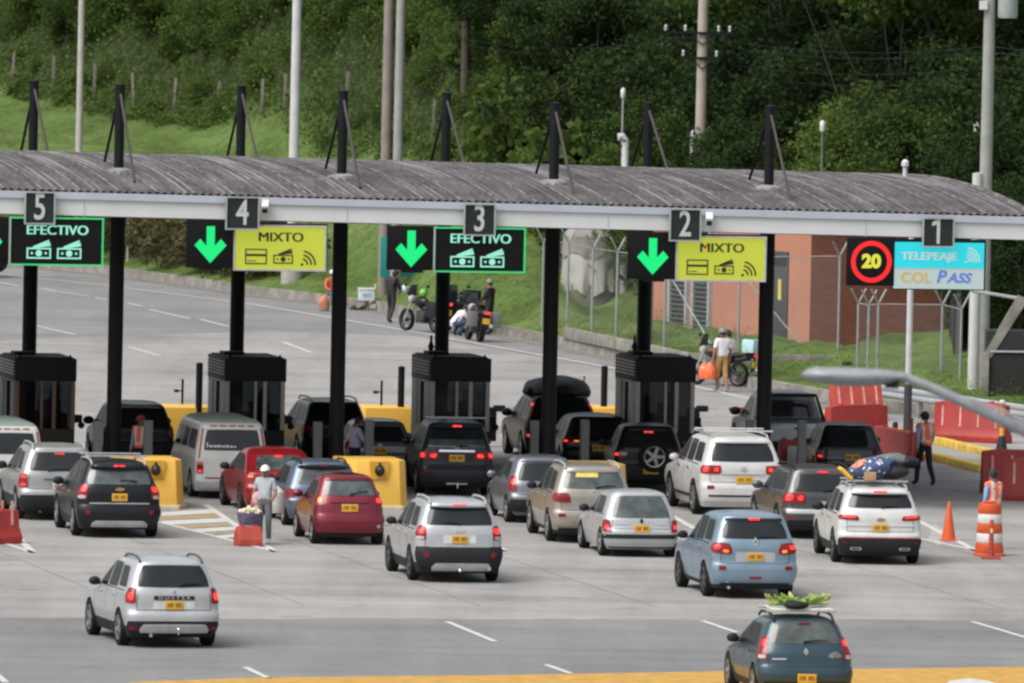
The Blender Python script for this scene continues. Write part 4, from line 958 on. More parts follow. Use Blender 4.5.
def note_icon(o, x, z, m, s=1.0, dark=False):
    """a bank note with more notes fanned behind it"""
    q = MB(); w, h, t = .56 * s, .25 * s, .035 * s
    if True:
        q.box((x, -.012, z + h / 2 - t / 2), (w, .008, t)); q.box((x, -.012, z - h / 2 + t / 2), (w, .008, t)); q.box((x - w / 2 + t / 2, -.012, z), (t, .008, h - 2 * t)); q.box((x + w / 2 - t / 2, -.012, z), (t, .008, h - 2 * t))
        q.lathe([(.001, 0), (.075 * s, 0), (.075 * s, .008), (.001, .008)], 14, Matrix.Translation((x, -.008, z)) @ Matrix.Rotation(math.pi / 2, 4, 'X'))
        for sx in (-1, 1): q.box((x + sx * .16 * s, -.012, z), (.05 * s, .008, .05 * s))
    for k, (a, l) in enumerate(((.40, .40), (.27, .36), (.14, .30))):
        q.box((x + .05 * s + .035 * k * s, -.012, z + h / 2 + (.085 - .022 * k) * s), (l * s, .008, .042 * s), ry=-a)
    q.build('note_symbol', m, o, smooth=False)
def card_icon(o, x, z, m, s=1.0):
    q = MB(); w, h, t = .52 * s, .33 * s, .03 * s
    q.box((x, -.012, z + h / 2), (w, .008, t)); q.box((x, -.012, z - h / 2), (w, .008, t)); q.box((x - w / 2 + t / 2, -.012, z), (t, .008, h - t)); q.box((x + w / 2 - t / 2, -.012, z), (t, .008, h - t)); q.box((x, -.012, z + .035 * s), (w - 2 * t, .008, .055 * s)); q.box((x - .1 * s, -.012, z - .1 * s), (.2 * s, .008, .02 * s))
    q.build('card_symbol', m, o, smooth=False)
def wave_icon(o, x, z, m, s=1.0, n=3):
    q = MB()
    q.lathe([(.001, 0), (.035 * s, 0), (.035 * s, .008), (.001, .008)], 10, Matrix.Translation((x, -.008, z)) @ Matrix.Rotation(math.pi / 2, 4, 'X'))
    for k in range(n):
        r0 = (.11 + .095 * k) * s; r1 = r0 + .042 * s; A = np.linspace(RAD(-2), RAD(82), 9)
        for a, b_ in zip(A[:-1], A[1:]):
            q.prism([(x + r0 * math.cos(a), z + r0 * math.sin(a)), (x + r1 * math.cos(a), z + r1 * math.sin(a)), (x + r1 * math.cos(b_), z + r1 * math.sin(b_)), (x + r0 * math.cos(b_), z + r0 * math.sin(b_))], -.016, -.008)
    q.build('wave_symbol', m, o, smooth=False)
def frame(o, name, w, h, t, m, d=.03):
    q = MB(); q.box((0, -d / 2, h / 2 - t / 2), (w, d, t)); q.box((0, -d / 2, -h / 2 + t / 2), (w, d, t)); q.box((-w / 2 + t / 2, -d / 2, 0), (t, d, h - 2 * t)); q.box((w / 2 - t / 2, -d / 2, 0), (t, d, h - 2 * t)); return q.build(name, m, o, smooth=False)

YS = E0.y                                            # signs hang just below the fascia
def sign_at(x0, y0, x1, y1):
    """a board in the fascia plane whose picture spans the given corner points"""
    def hit(x, y):
        d = Vector(ray(x, y)); o = Vector((0, 0, CAMH)); q = E0 - LD * .20; t = (q - o).dot(LD) / d.dot(LD); return o + d * t
    a, b_ = hit(x0, y0), hit(x1, y1)
    return (a + b_) / 2, abs((b_ - a).dot(RD)), abs(a.z - b_.z)
def board(name, label, cat, box, group=None):
    c, w, h = sign_at(*box); return thing(name, label, cat, c, TH, group), w, h
def arrow_board(label, box):
    t, w, h = board('lane_signal', label, 'lane signal', box, 'lane signals with a green arrow')
    MB().box((0, .06, 0), (w, .12, h)).build('housing', SCR, t, bevel=.015)
    MB().box((.05, .10, -h / 2 - .03), (.5, .06, .06)).build('bracket', BLK, t)
    a, zb, zt = .095, -.42, .40
    P = [(-a, zt), (a, zt), (a, zb + .40), (.24, zb + .53), (.37, zb + .385), (0, zb - .02), (-.37, zb + .385), (-.24, zb + .53), (-a, zb + .40)]
    q = MB(); P = P[::-1]
    for tri in ([(-a, zb + .40), (a, zb + .40), (a, zt), (-a, zt)], [(0, zb - .02), (.37, zb + .385), (.24, zb + .53), (0, zb + .27)], [(0, zb - .02), (0, zb + .27), (-.24, zb + .53), (-.37, zb + .385)], [(-a, zb + .36), (0, zb + .25), (a, zb + .36), (a, zb + .40), (-a, zb + .40)]):
        q.prism(tri, -.014, -.004)
    q.build('green_arrow', LGRN, t, smooth=False); return t
def cash_board(label, box):
    t, w, h = board('payment_board', label, 'payment sign', box, 'electronic payment boards')
    MB().box((0, .06, 0), (w, .12, h)).build('screen', SCR, t); frame(t, 'frame', w + .04, h + .03, .035, FRG)
    MB().box((-w / 2 - .012, -.02, 0), (.03, .05, h)).build('left_edge', FRS, t, smooth=False)
    text('payment_word', 'EFECTIVO', .305, LMINT, t, (.02, -.012, .25), sx=1.06, bold=.009)
    note_icon(t, -.40, -.27, LMINT); note_icon(t, .30, -.27, LMINT); return t
def mixed_board(label, box):
    t, w, h = board('payment_board', label, 'payment sign', box, 'electronic payment boards')
    MB().box((0, .06, 0), (w, .12, h)).build('screen', LYEL, t, smooth=False); frame(t, 'frame', w + .05, h + .05, .04, FRS, .04); MB().box((.04, .16, .03), (w + .06, .12, h + .06)).build('back_box', BLK, t)
    text('payment_word', 'MIXTO', .30, INKD, t, (.02, -.012, .24), sx=1.12, bold=.010)
    card_icon(t, -.55, -.20, INKD, .98); note_icon(t, .08, -.255, INKD, .82); wave_icon(t, .52, -.37, INKD, .95); return t
arrow_board('green arrow signal cut by the left edge, left of the number 5 cash board', (-38, 216.5, 10.5, 263.5))
cash_board('dark board reading EFECTIVO hanging under the number 5 plate', (10.5, 217.5, 102, 265.5))
arrow_board('green arrow signal left of the yellow board under the number 4 plate', (187, 219.5, 234, 268))
mixed_board('yellow board reading MIXTO under the number 4 plate', (235, 225.5, 324.5, 270.5))
arrow_board('green arrow signal left of the dark board under the number 3 plate', (388, 225.5, 434.5, 270.5))
cash_board('dark board reading EFECTIVO hanging under the number 3 plate', (435, 227.5, 524, 272.5))
arrow_board('green arrow signal left of the yellow board under the number 2 plate', (629, 231.5, 676.5, 279.5))
t = mixed_board('yellow board reading MIXTO under the number 2 plate with a red patch', (677, 236.5, 764.5, 281))
MB().box((-.36, -.02, .28), (.06, .008, .05)).build('red_pixels', LRED, t, smooth=False)
t, w, h = board('speed_limit_signal', 'black signal with 20 in a red ring beside the cyan board', 'speed sign', (848, 237.5, 894.5, 286))
MB().box((0, .06, 0), (w, .12, h)).build('housing', SCR, t, bevel=.015)
MB().lathe([(.375, 0), (.485, 0), (.485, .01), (.375, .01)], 40, Matrix.Translation((0, -.006, 0)) @ Matrix.Rotation(math.pi / 2, 4, 'X'), closed=True).build('red_ring', LRED, t, smooth=False)
text('speed_number', '20', .42, LYG, t, (0, -.012, 0), .022, sx=1.05)
t, w, h = board('payment_board', 'cyan and white board reading TELEPEAJE COL PASS under the number 1 plate', 'payment sign', (895, 242, 983.5, 289.5), 'electronic payment boards')
MB().box((0, .06, h * .22), (w, .12, h * .56)).build('upper_screen', LCY, t, smooth=False); MB().box((0, .06, -h * .28), (w, .12, h * .44)).build('lower_screen', LPAL, t, smooth=False); MB().box((.03, .18, .02), (w + .08, .12, h + .1)).build('back_box', BLK, t)
MB().box((0, -.008, -h * .06), (w, .012, .015)).build('divider', FRS, t)
text('payment_word', 'TELEPEAJE', .255, LPW, t, (-.25, -.012, .21), sx=1.16, bold=.010); wave_icon(t, .63, .10, LPW, .78, 4)
text('operator_word', 'COL', .34, LORG, t, (-.55, -.012, -.29), .008, sx=1.08); text('operator_word', 'P', .40, LBLU, t, (.03, -.012, -.265), .012, .25, sx=1.0); text('operator_word', 'ASS', .31, LBLU, t, (.47, -.012, -.29), .010, .25, sx=1.12)
NP = mat('dark_green_number_plate', (.007, .015, .013), .6, 0, .3, 8); NPF = mat('number_plate_edge', (.33, .36, .36), .5); NUM = mat('grey_numeral', (.52, .53, .50), .6, 0, .12, 10)
for n_, bx in ((5, (24, 191.5, 53.5, 224)), (4, (225, 196.5, 257.5, 229.5)), (3, (463, 203.5, 493.5, 235.5)), (2, (668.5, 208.5, 699, 241)), (1, (921.5, 217.5, 952, 247))):
    t, w, h = board('lane_number_plate', 'square dark green plate with the number %d on the fascia' % n_, 'lane number', bx, 'lane number plates on the fascia')
    t.location -= LD * .12
    MB().box((0, 0, 0), (w, .05, h)).build('plate', NP, t, smooth=False); frame(t, 'edge', w + .02, h + .02, .035, NPF, .045).location = (0, -.02, 0)
    nu = text('numeral', str(n_), .84, NUM, t, (0, -.032, 0), .010, sx=.72)
    if n_ == 1: MB().prism([(-.15, .15), (-.03, .19), (-.03, .29), (-.07, .29), (-.15, .23)], -.004, .004).build('numeral_flag', NUM, nu, smooth=False)
for (x, y, lb) in ((264, 207, 'white security camera on the fascia right of the number 4'), (708, 219.5, 'white security camera on the fascia right of the number 2')):
    c, w, h = sign_at(x - 3, y - 5, x + 3, y + 5)
    t = thing('security_camera', lb, 'camera', c - LD * .15, TH - .25, 'security cameras on the fascia')
    MB().box((0, .0, .03), (.17, .34, .17), rx=.45).build('camera_body', WHITE, t, bevel=.02); MB().box((0, -.16, -.07), (.12, .06, .10), rx=.45).build('lens', BLK, t); MB().tube([(0, .05, 0), (0, .2, .02)], .02).build('bracket', GALV, t)
# ------------------------------------------------------------------ ground, terrain
KPX = [(-420, 225), (-250, 244), (-60, 259), (39, 268), (109, 275), (200, 287.5), (256, 296), (318, 302.5), (384, 311.5), (440, 323), (512, 337), (622, 360), (694, 376.5), (754, 389), (833, 403), (900, 413), (960, 421), (1040, 432), (1200, 452), (1500, 480)]
KW = [G(*p) for p in KPX]
KX = np.array([512 + FPX * p.x / p.y for p in KW]); KY = np.array([p.y for p in KW])
def kerbY(u): return float(np.interp(u, KX, KY))
TPX = [-500, 0, 200, 300, 400, 512, 600, 680, 760, 1100, 1600]
TPR = [
 [(0, .28), (2, .45), (7, 3.2), (44, 4.7), (60, 13), (90, 30), (150, 50)],
 [(0, .28), (2, .45), (7, 3.2), (44, 4.7), (60, 13), (90, 30), (150, 50)],
 [(0, .28), (3, .5), (8, 3.2), (40, 4.35), (56, 12), (90, 30), (150, 50)],
 [(0, .28), (4, .8), (11, 3.1), (30, 3.9), (46, 11), (80, 28), (150, 50)],
 [(0, .28), (3, .6), (12, 3.0), (26, 4.6), (42, 12), (75, 28), (150, 50)],
 [(0, .28), (4, .6), (14, 2.3), (28, 4.2), (42, 10), (75, 26), (150, 50)],
 [(0, .28), (4, .45), (22, .8), (30, 1.8), (45, 7.5), (75, 24), (150, 50)],
 [(0, .28), (4, .4), (24, .7), (36, .9), (48, 3.5), (70, 14), (150, 45)],
 [(0, .28), (4, .4), (30, .7), (44, 1.0), (56, 4), (76, 14), (150, 45)],
 [(0, .28), (4, .4), (30, .7), (44, 1.0), (56, 4), (76, 14), (150, 45)],
 [(0, .28), (4, .4), (30, .7), (44, 1.0), (56, 4), (76, 14), (150, 45)]]
def terr(X, Y):
    u = 512 + FPX * X / Y; d = Y - kerbY(u)
    if d < 0: return 0.0
    i = int(np.clip(np.searchsorted(TPX, u) - 1, 0, len(TPX) - 2)); k = min(1, max(0, (u - TPX[i]) / (TPX[i + 1] - TPX[i])))
    k = k * k * (3 - 2 * k)
    a = np.interp(d, *zip(*TPR[i])); b_ = np.interp(d, *zip(*TPR[i + 1]))
    z = a + (b_ - a) * k
    if d > 3: z += .22 * math.sin(X * .9 + Y * .35) * min(1, (d - 3) / 6) + .12 * math.sin(X * 2.3 - Y * .7) * min(1, (d - 3) / 6)
    return float(z)
def on_terrain(x, y, lo=200, hi=620):
    d = ray(x, y); Y = lo
    while Y < hi:
        p = d * (Y / d[1]); z = CAMH + p[2]
        h = terr(p[0], Y)
        if z <= h: return Vector((p[0], Y, h))
        Y += .25
    return Vector((p[0], Y, h))

def surf(name, stops, scale, rough, stretch=None, bump=.0, extra=None):
    m = bpy.data.materials.new(name); m.use_nodes = True; nt = m.node_tree; b = nt.nodes['Principled BSDF']; b.inputs['Roughness'].default_value = rough; b.inputs['Specular IOR Level'].default_value = .3
    tc = nt.nodes.new('ShaderNodeTexCoord'); mp = nt.nodes.new('ShaderNodeMapping'); nt.links.new(tc.outputs['Object'], mp.inputs['Vector'])
    if stretch: mp.inputs['Rotation'].default_value = (0, 0, -TH); mp.inputs['Scale'].default_value = stretch
    n = nt.nodes.new('ShaderNodeTexNoise'); n.inputs['Scale'].default_value = scale; n.inputs['Detail'].default_value = 9; n.inputs['Roughness'].default_value = .68
    nt.links.new(mp.outputs['Vector'], n.inputs['Vector'])
    n2 = nt.nodes.new('ShaderNodeTexNoise'); n2.inputs['Scale'].default_value = scale * 14; n2.inputs['Detail'].default_value = 6; nt.links.new(tc.outputs['Object'], n2.inputs['Vector'])
    mx = nt.nodes.new('ShaderNodeMix'); mx.inputs['Factor'].default_value = .35; nt.links.new(n.outputs['Fac'], mx.inputs['A']); nt.links.new(n2.outputs['Fac'], mx.inputs['B'])
    fac = mx.outputs['Result']
    if stretch:                                      # bands across the lanes: pours, joints and brake dust
        m2 = nt.nodes.new('ShaderNodeMapping'); m2.inputs['Rotation'].default_value = (0, 0, -TH); m2.inputs['Scale'].default_value = (.05, .55, 1); nt.links.new(tc.outputs['Object'], m2.inputs['Vector'])
        n3 = nt.nodes.new('ShaderNodeTexNoise'); n3.inputs['Scale'].default_value = 1.0; n3.inputs['Detail'].default_value = 5; nt.links.new(m2.outputs['Vector'], n3.inputs['Vector'])
        n4 = nt.nodes.new('ShaderNodeTexNoise'); n4.inputs['Scale'].default_value = .16; n4.inputs['Detail'].default_value = 4; nt.links.new(tc.outputs['Object'], n4.inputs['Vector'])
        x3 = nt.nodes.new('ShaderNodeMix'); x3.inputs['Factor'].default_value = .36; nt.links.new(fac, x3.inputs['A']); nt.links.new(n3.outputs['Fac'], x3.inputs['B'])
        x4 = nt.nodes.new('ShaderNodeMix'); x4.inputs['Factor'].default_value = .25; nt.links.new(x3.outputs['Result'], x4.inputs['A']); nt.links.new(n4.outputs['Fac'], x4.inputs['B']); fac = x4.outputs['Result']
    if stretch:                                      # drips of oil and rubber
        n5 = nt.nodes.new('ShaderNodeTexNoise'); n5.inputs['Scale'].default_value = 1.1; n5.inputs['Detail'].default_value = 3; nt.links.new(tc.outputs['Object'], n5.inputs['Vector'])
        r5 = nt.nodes.new('ShaderNodeMapRange'); r5.inputs['From Min'].default_value = .62; r5.inputs['From Max'].default_value = .78; r5.inputs['To Max'].default_value = .16; nt.links.new(n5.outputs['Fac'], r5.inputs['Value'])
        s5 = nt.nodes.new('ShaderNodeMath'); s5.operation = 'SUBTRACT'; nt.links.new(fac, s5.inputs[0]); nt.links.new(r5.outputs['Result'], s5.inputs[1]); fac = s5.outputs[0]
    cr = nt.nodes.new('ShaderNodeValToRGB'); nt.links.new(fac, cr.inputs['Fac'])
    while len(cr.color_ramp.elements) < len(stops): cr.color_ramp.elements.new(.5)
    for e, (p, c_) in zip(cr.color_ramp.elements, stops): e.position = p; e.color = (*c_, 1)
    nt.links.new(cr.outputs['Color'], b.inputs['Base Color'])
    if bump:
        bp = nt.nodes.new('ShaderNodeBump'); bp.inputs['Strength'].default_value = bump; bp.inputs['Distance'].default_value = .05; nt.links.new(n2.outputs['Fac'], bp.inputs['Height']); nt.links.new(bp.outputs['Normal'], b.inputs['Normal'])
    return m
CONCP = surf('worn_concrete_paving', [(.38, (.185, .178, .17)), (.5, (.272, .264, .254)), (.62, (.35, .34, .325))], .5, .85, (1.0, .12, 1), .15)
ASPH = surf('old_grey_asphalt', [(.38, (.140, .140, .143)), (.5, (.188, .188, .190)), (.62, (.235, .233, .233))], .6, .9, (1.0, .10, 1), .2)
ASPHF = surf('far_grey_asphalt', [(.38, (.155, .155, .156)), (.5, (.20, .199, .199)), (.62, (.245, .243, .241))], .5, .9, (1.0, .15, 1), .2)
GRASS = surf('mown_grass', [(.32, (.035, .062, .014)), (.5, (.078, .128, .030)), (.68, (.135, .20, .05))], 1.1, 1.0, None, .6)
SOIL = surf('hill_soil', [(.35, (.012, .020, .008)), (.5, (.028, .045, .014)), (.66, (.055, .075, .026))], 1.4, 1.0, None, .8)
SHOUL = surf('gritty_shoulder', [(.35, (.13, .125, .115)), (.5, (.18, .172, .16)), (.66, (.23, .22, .205))], .9, .95, None, .3)

def sheet(name, pts, z, m, kind='structure'):
    mb = MB(); mb.add([(p.x, p.y, z) for p in pts], [tuple(range(len(pts)))])
    return tag(mb.build(name, m, smooth=False), kind=kind)
sheet('ground', [Vector(p) for p in ((-3000, -200), (3000, -200), (3000, 4000), (-3000, 4000))], -.02, GRASS)
road_pts = [Vector((-140, 30)), Vector((90, 30))] + [Vector((60, 262, 0))] + [p for p in KW[::-1]] + [Vector((-60, 470, 0)), Vector((-140, 470, 0))]
sheet('road', road_pts, 0.0, ASPHF)
NB = [G(-900, 617), G(1900, 622)]
sheet('near_road', [Vector((-140, 30)), Vector((90, 30)), Vector((60, NB[1].y)), NB[1], NB[0], Vector((-100, NB[0].y))], .004, ASPH)
cpts = [NB[0], NB[1], G(1500, 470), G(1040, 437), G(880, 420), G(760, 397), G(694, 387), G(609, 370), G(512, 352), G(411, 336), G(273, 331), G(75, 337), G(-150, 348), G(-800, 390)]
sheet('concrete_plaza', cpts, .004, CONCP)

# hillside terrain: grass strip near the kerb, meadow, scrub slope
us = list(np.arange(-460, 1500, 9.0)); rows = []
ds = [0, .3, .8, 1.5, 2.2, 3, 4, 5, 6, 7, 8, 9.5, 11, 13, 15, 18, 21, 24, 27, 30, 33, 36, 39, 42, 44, 46, 49, 52, 56, 60, 66, 72, 80, 90, 105, 125, 150]
for d in ds:
    r = []
    for u in us:
        Y = kerbY(u) + d + .28; X = (u - 512) / FPX * Y; r.append((X, Y, terr(X, Y) + (.0 if d else -.02)))
    rows.append(r)
TERM = bpy.data.materials.new('grass_and_scrub_ground'); TERM.use_nodes = True; nt = TERM.node_tree; b = nt.nodes['Principled BSDF']; b.inputs['Roughness'].default_value = 1; b.inputs['Specular IOR Level'].default_value = .1
tc = nt.nodes.new('ShaderNodeTexCoord')
def noise(sc, det=8, ro=.65):
    n = nt.nodes.new('ShaderNodeTexNoise'); n.inputs['Scale'].default_value = sc; n.inputs['Detail'].default_value = det; n.inputs['Roughness'].default_value = ro; nt.links.new(tc.outputs['Object'], n.inputs['Vector']); return n
na, nb = noise(.35), noise(3.0)
def ramp(src, stops):
    c_ = nt.nodes.new('ShaderNodeValToRGB'); nt.links.new(src, c_.inputs['Fac'])
    while len(c_.color_ramp.elements) < len(stops): c_.color_ramp.elements.new(.5)
    for e, (p, q) in zip(c_.color_ramp.elements, stops): e.position = p; e.color = (*q, 1)
    return c_
ga = ramp(na.outputs['Fac'], [(.32, (.055, .085, .022)), (.5, (.092, .138, .039)), (.66, (.13, .185, .06))])
gb = ramp(nb.outputs['Fac'], [(.3, (.55, .6, .5)), (.5, (1, 1, 1)), (.7, (1.25, 1.2, 1.2))])
mx = nt.nodes.new('ShaderNodeMix'); mx.data_type = 'RGBA'; mx.blend_type = 'MULTIPLY'; mx.inputs['Factor'].default_value = 1
nt.links.new(ga.outputs['Color'], mx.inputs['A']); nt.links.new(gb.outputs['Color'], mx.inputs['B'])
sb = ramp(nb.outputs['Fac'], [(.35, (.012, .02, .008)), (.5, (.03, .045, .015)), (.66, (.06, .075, .028))])
at = nt.nodes.new('ShaderNodeAttribute'); at.attribute_name = 'scrub'
mm = nt.nodes.new('ShaderNodeMix'); mm.data_type = 'RGBA'; nt.links.new(at.outputs['Fac'], mm.inputs['Factor']); nt.links.new(mx.outputs['Result'], mm.inputs['A']); nt.links.new(sb.outputs['Color'], mm.inputs['B'])
nt.links.new(mm.outputs['Result'], b.inputs['Base Color'])
bp = nt.nodes.new('ShaderNodeBump'); bp.inputs['Strength'].default_value = .8; bp.inputs['Distance'].default_value = .08; nt.links.new(nb.outputs['Fac'], bp.inputs['Height']); nt.links.new(bp.outputs['Normal'], b.inputs['Normal'])
def scrubd(u):                                       # distance behind the kerb where the wild slope begins
    return float(np.interp(u, [-400, 0, 100, 220, 300, 345, 400, 460, 512, 600, 700, 1000], [46, 46, 39, 38, 33, 28, 26, 25, 24, 24, 34, 36]))
mb = MB(); mb.grid(rows); me = mb.mesh('hillside', TERM, True, 180)
a = me.attributes.new('scrub', 'FLOAT', 'POINT'); vals = []
for d in ds:
    for u in us:
        s0 = scrubd(u); k = min(1, max(0, (d - s0 + 1.5) / 3))
        if u < 330 and 2.2 < d < 8: k = max(k, .55)
        vals.append(k)
a.data.foreach_set('value', vals)
tag(link('hillside', me), kind='structure')

# kerb along the exit road
mb = MB(); rr = [[], [], [], []]
for i in range(len(KW)):
    a_, b_ = KW[max(0, i - 1)], KW[min(len(KW) - 1, i + 1)]; t = (b_ - a_).normalized(); n = Vector((-t.y, t.x, 0)); n = n if n.y > 0 else -n
    p = KW[i]; rr[0].append((p.x, p.y, -.01)); rr[1].append((p.x + n.x * .03, p.y + n.y * .03, .30)); rr[2].append((p.x + n.x * .26, p.y + n.y * .26, .31)); rr[3].append((p.x + n.x * .30, p.y + n.y * .30, -.01))
mb.grid(rr); tag(mb.build('kerb', CONCD, smooth=False), kind='structure')
# gritty gutter strip in front of it
def along(pts, off0, off1, z, name, m):
    mb = MB(); A, B = [], []
    for i, p in enumerate(pts):
        a_, b_ = pts[max(0, i - 1)], pts[min(len(pts) - 1, i + 1)]; t = (b_ - a_).normalized(); n = Vector((-t.y, t.x, 0)); n = n if n.y > 0 else -n
        A.append((p.x - n.x * off0, p.y - n.y * off0, z)); B.append((p.x - n.x * off1, p.y - n.y * off1, z))
    return tag(mb.grid([B, A]).build(name, m, smooth=False), kind='structure')
along(KW[:16], -.005, .5, .0085, 'gutter', SHOUL)
# yellow painted kerb rows by the right hand lane
def kerb_row(p0, p1, n, label=None):
    mb = MB(); a_, b_ = G(*p0), G(*p1); L_ = (b_ - a_).length; rz = math.atan2((b_ - a_).y, (b_ - a_).x)
    for i in range(n):
        c_ = a_ + (b_ - a_) * ((i + .5) / n); mb.box((c_.x, c_.y, .09 + rnd.uniform(-.01, .01)), (L_ / n - .05, .3, .2), rz + rnd.uniform(-.02, .02))
    tag(mb.build('kerb', YELW, smooth=False, bevel=.03), kind='structure')
kerb_row((884, 433), (1008, 460), 9); kerb_row((884, 448), (984, 473), 6); kerb_row((820, 417), (870, 426), 4)

# painted markings
MARK = mat('worn_white_marking', (.52, .52, .50), .7, 0, .16, 5); MARKT = mat('tan_marking', (.36, .26, .13), .8, 0, .25, 5); MARKY = mat('worn_yellow_marking', (.46, .26, .05), .8, 0, .22, 3); MARKF = mat('faded_marking', (.34, .335, .32), .8, 0, .2, 3)
MK = {}
def line(p0, p1, w=.12, m=MARK, z=.0125):
    a_, b_ = G(*p0), G(*p1); t = (b_ - a_).normalized(); n = Vector((-t.y, t.x, 0)) * w / 2
    q = MK.setdefault(m.name, (MB(), m))[0]; q.add([(v.x, v.y, z) for v in (a_ - n, b_ - n, b_ + n, a_ + n)], [(0, 1, 2, 3)])
def poly(pts, m=MARK, z=.0125):
    q = MK.setdefault(m.name, (MB(), m))[0]; w = [G(*p) for p in pts]
    ar = sum(w[i].x * w[(i + 1) % len(w)].y - w[(i + 1) % len(w)].x * w[i].y for i in range(len(w)))
    if ar < 0: w = w[::-1]
    q.add([(v.x, v.y, z) for v in w], [tuple(range(len(w)))])
for a_, b_ in (((447, 622), (495, 642)), ((545.5, 665), (571, 674)), ((702, 621), (737, 633)), ((972, 622), (1026, 638)), ((245, 667.5), (269, 679)), ((178, 630), (201, 641)), ((-8, 671), (6, 683)), ((1110, 660), (1150, 678))): line(a_, b_, .13)
for a_, b_ in (((0, 282.6), (19.5, 286.5)), ((42, 288.8), (56.6, 291.8)), ((58.6, 292), (90, 296.6)), ((95, 297.6), (107, 300)), ((128, 303.5), (142.6, 306.8)), ((200, 319.5), (229, 327)), ((36, 326), (75, 335)), ((128, 347), (160, 356)), ((283.5, 342.5), (311.5, 353)), ((150, 310), (190, 319))): line(a_, b_, .13)
EL = [(-300, 246), (-100, 265), (6, 275), (37, 278.5), (109, 286), (200, 297.6), (256, 305), (343.5, 320), (431, 335), (456, 340), (512, 350), (609, 367.5), (694.5, 386.5), (742, 397.5), (810, 411)]
for a_, b_ in zip(EL[:-1], EL[1:]): line(a_, b_, .15)
line((273, 331.5), (411, 336.5), .10, MARKF)
for a_, b_ in (((-60, 618), (45, 618.4)), ((130, 618.6), (160, 618.7)), ((300, 618.8), (462, 618.4)), ((535, 619.3), (575, 619.3)), ((640, 619), (690, 619)), ((700, 619), (760, 619.2)), ((830, 619.6), (905, 620))): line(a_, b_, .07, MARKF)
line((55, 618.4), (128, 618.6), .07, mat('faded_yellow_marking', (.36, .27, .12), .8, 0, .2, 3)); line((590, 619.2), (640, 619.1), .06, MATS['faded_yellow_marking'])
poly([(130, 682.8), (256, 678.2), (512, 675.5), (726, 671.8), (1024, 667.2), (1300, 664), (1400, 720), (700, 730), (100, 733)], MARKY)
poly([(950, 681.5), (968, 679), (988, 681.5), (1010, 690), (940, 690)], MARK, .0165)
JT = mat('slab_joint', (.19, .185, .175), .9, 0, .25, 2)
def wline(a_, b_, w, m, z):
    t = (b_ - a_).normalized(); n = Vector((-t.y, t.x, 0)) * w / 2; MK.setdefault(m.name, (MB(), m))[0].add([(v.x, v.y, z) for v in (a_ - n, b_ - n, b_ + n, a_ + n)], [(0, 1, 2, 3)])
o_ = G(512, 560)
for k in range(-6, 7):                               # slab joints of the concrete plaza, along and across the lanes
    a_ = o_ + RD * k * 3.6; wline(a_ - LD * 14, a_ + LD * 26, .022, JT, .0085)
for k in range(-2, 6): a_ = o_ + LD * (k * 4.8 - 3); wline(a_ - RD * 22, a_ + RD * 22, .022, JT, .0088)
# striped noses before the islands
APX = [(33, 553), (274.5, 552), (505, 551.5), (735, 551.5), (976, 551)]
ATX = [(-66, 508), (157, 509.5), (381, 510), (602, 509), (835, 508)]
for i, ((ax, ay), (tx, ty)) in enumerate(zip(APX, ATX)):
    l0 = (tx + 2.5, ty + 13); r0 = (tx + 48.6, ty - 4.6)
    line(l0, (ax, ay), .14); line(r0, (ax, ay), .16)
    if i in (1,):
        for k, (y0, y1, m) in enumerate(((.0, .13, MARK), (.16, .26, MARKT), (.29, .42, MARK), (.46, .54, MARKT), (.58, .68, MARK), (.72, .76, MARKT), (.80, .88, MARK))):
            # bands run across from one border line to the other
            def LP(k_): return (l0[0] - 20 + (ax - l0[0] + 20) * k_ * .95, l0[1] - 8 + (ay - l0[1] + 8) * k_ * .95 - 2)
            def RP(k_): return (r0[0] - 6 + (ax - r0[0] - 8) * (.12 + k_ * .8), r0[1] + 6 + (ay - r0[1] - 8) * (.12 + k_ * .72))
            a0, a1, b0, b1 = LP(y0), LP(y1), RP(y0), RP(y1)
            lx = lambda y: max(tx - 30 if False else l0[0] + (ax - l0[0]) * max(0, (y - l0[1]) / (ay - l0[1])) + 2, tx - 22)
            rx = lambda y: r0[0] + (ax - r0[0]) * (y - r0[1]) / (ay - r0[1]) - 5
            ya, yb = 511.2 + (541 - 511.2) * y0, 511.2 + (541 - 511.2) * y1
            poly([(max(lx(ya), 150), ya + 1.5), (rx(ya), ya - 1.5), (rx(yb), yb - 1.5), (max(lx(yb), 150), yb + 1.5)], m, .0105)
    if i in (4, 3): poly([(l0[0] + 90, l0[1] + 20), (r0[0] + 50, r0[1] + 21), (r0[0] + 68, r0[1] + 29), (l0[0] + 102, l0[1] + 25)], MARKF, .0105)
for nm, (q, m) in MK.items(): tag(q.build('road_markings', m, smooth=False), kind='structure')
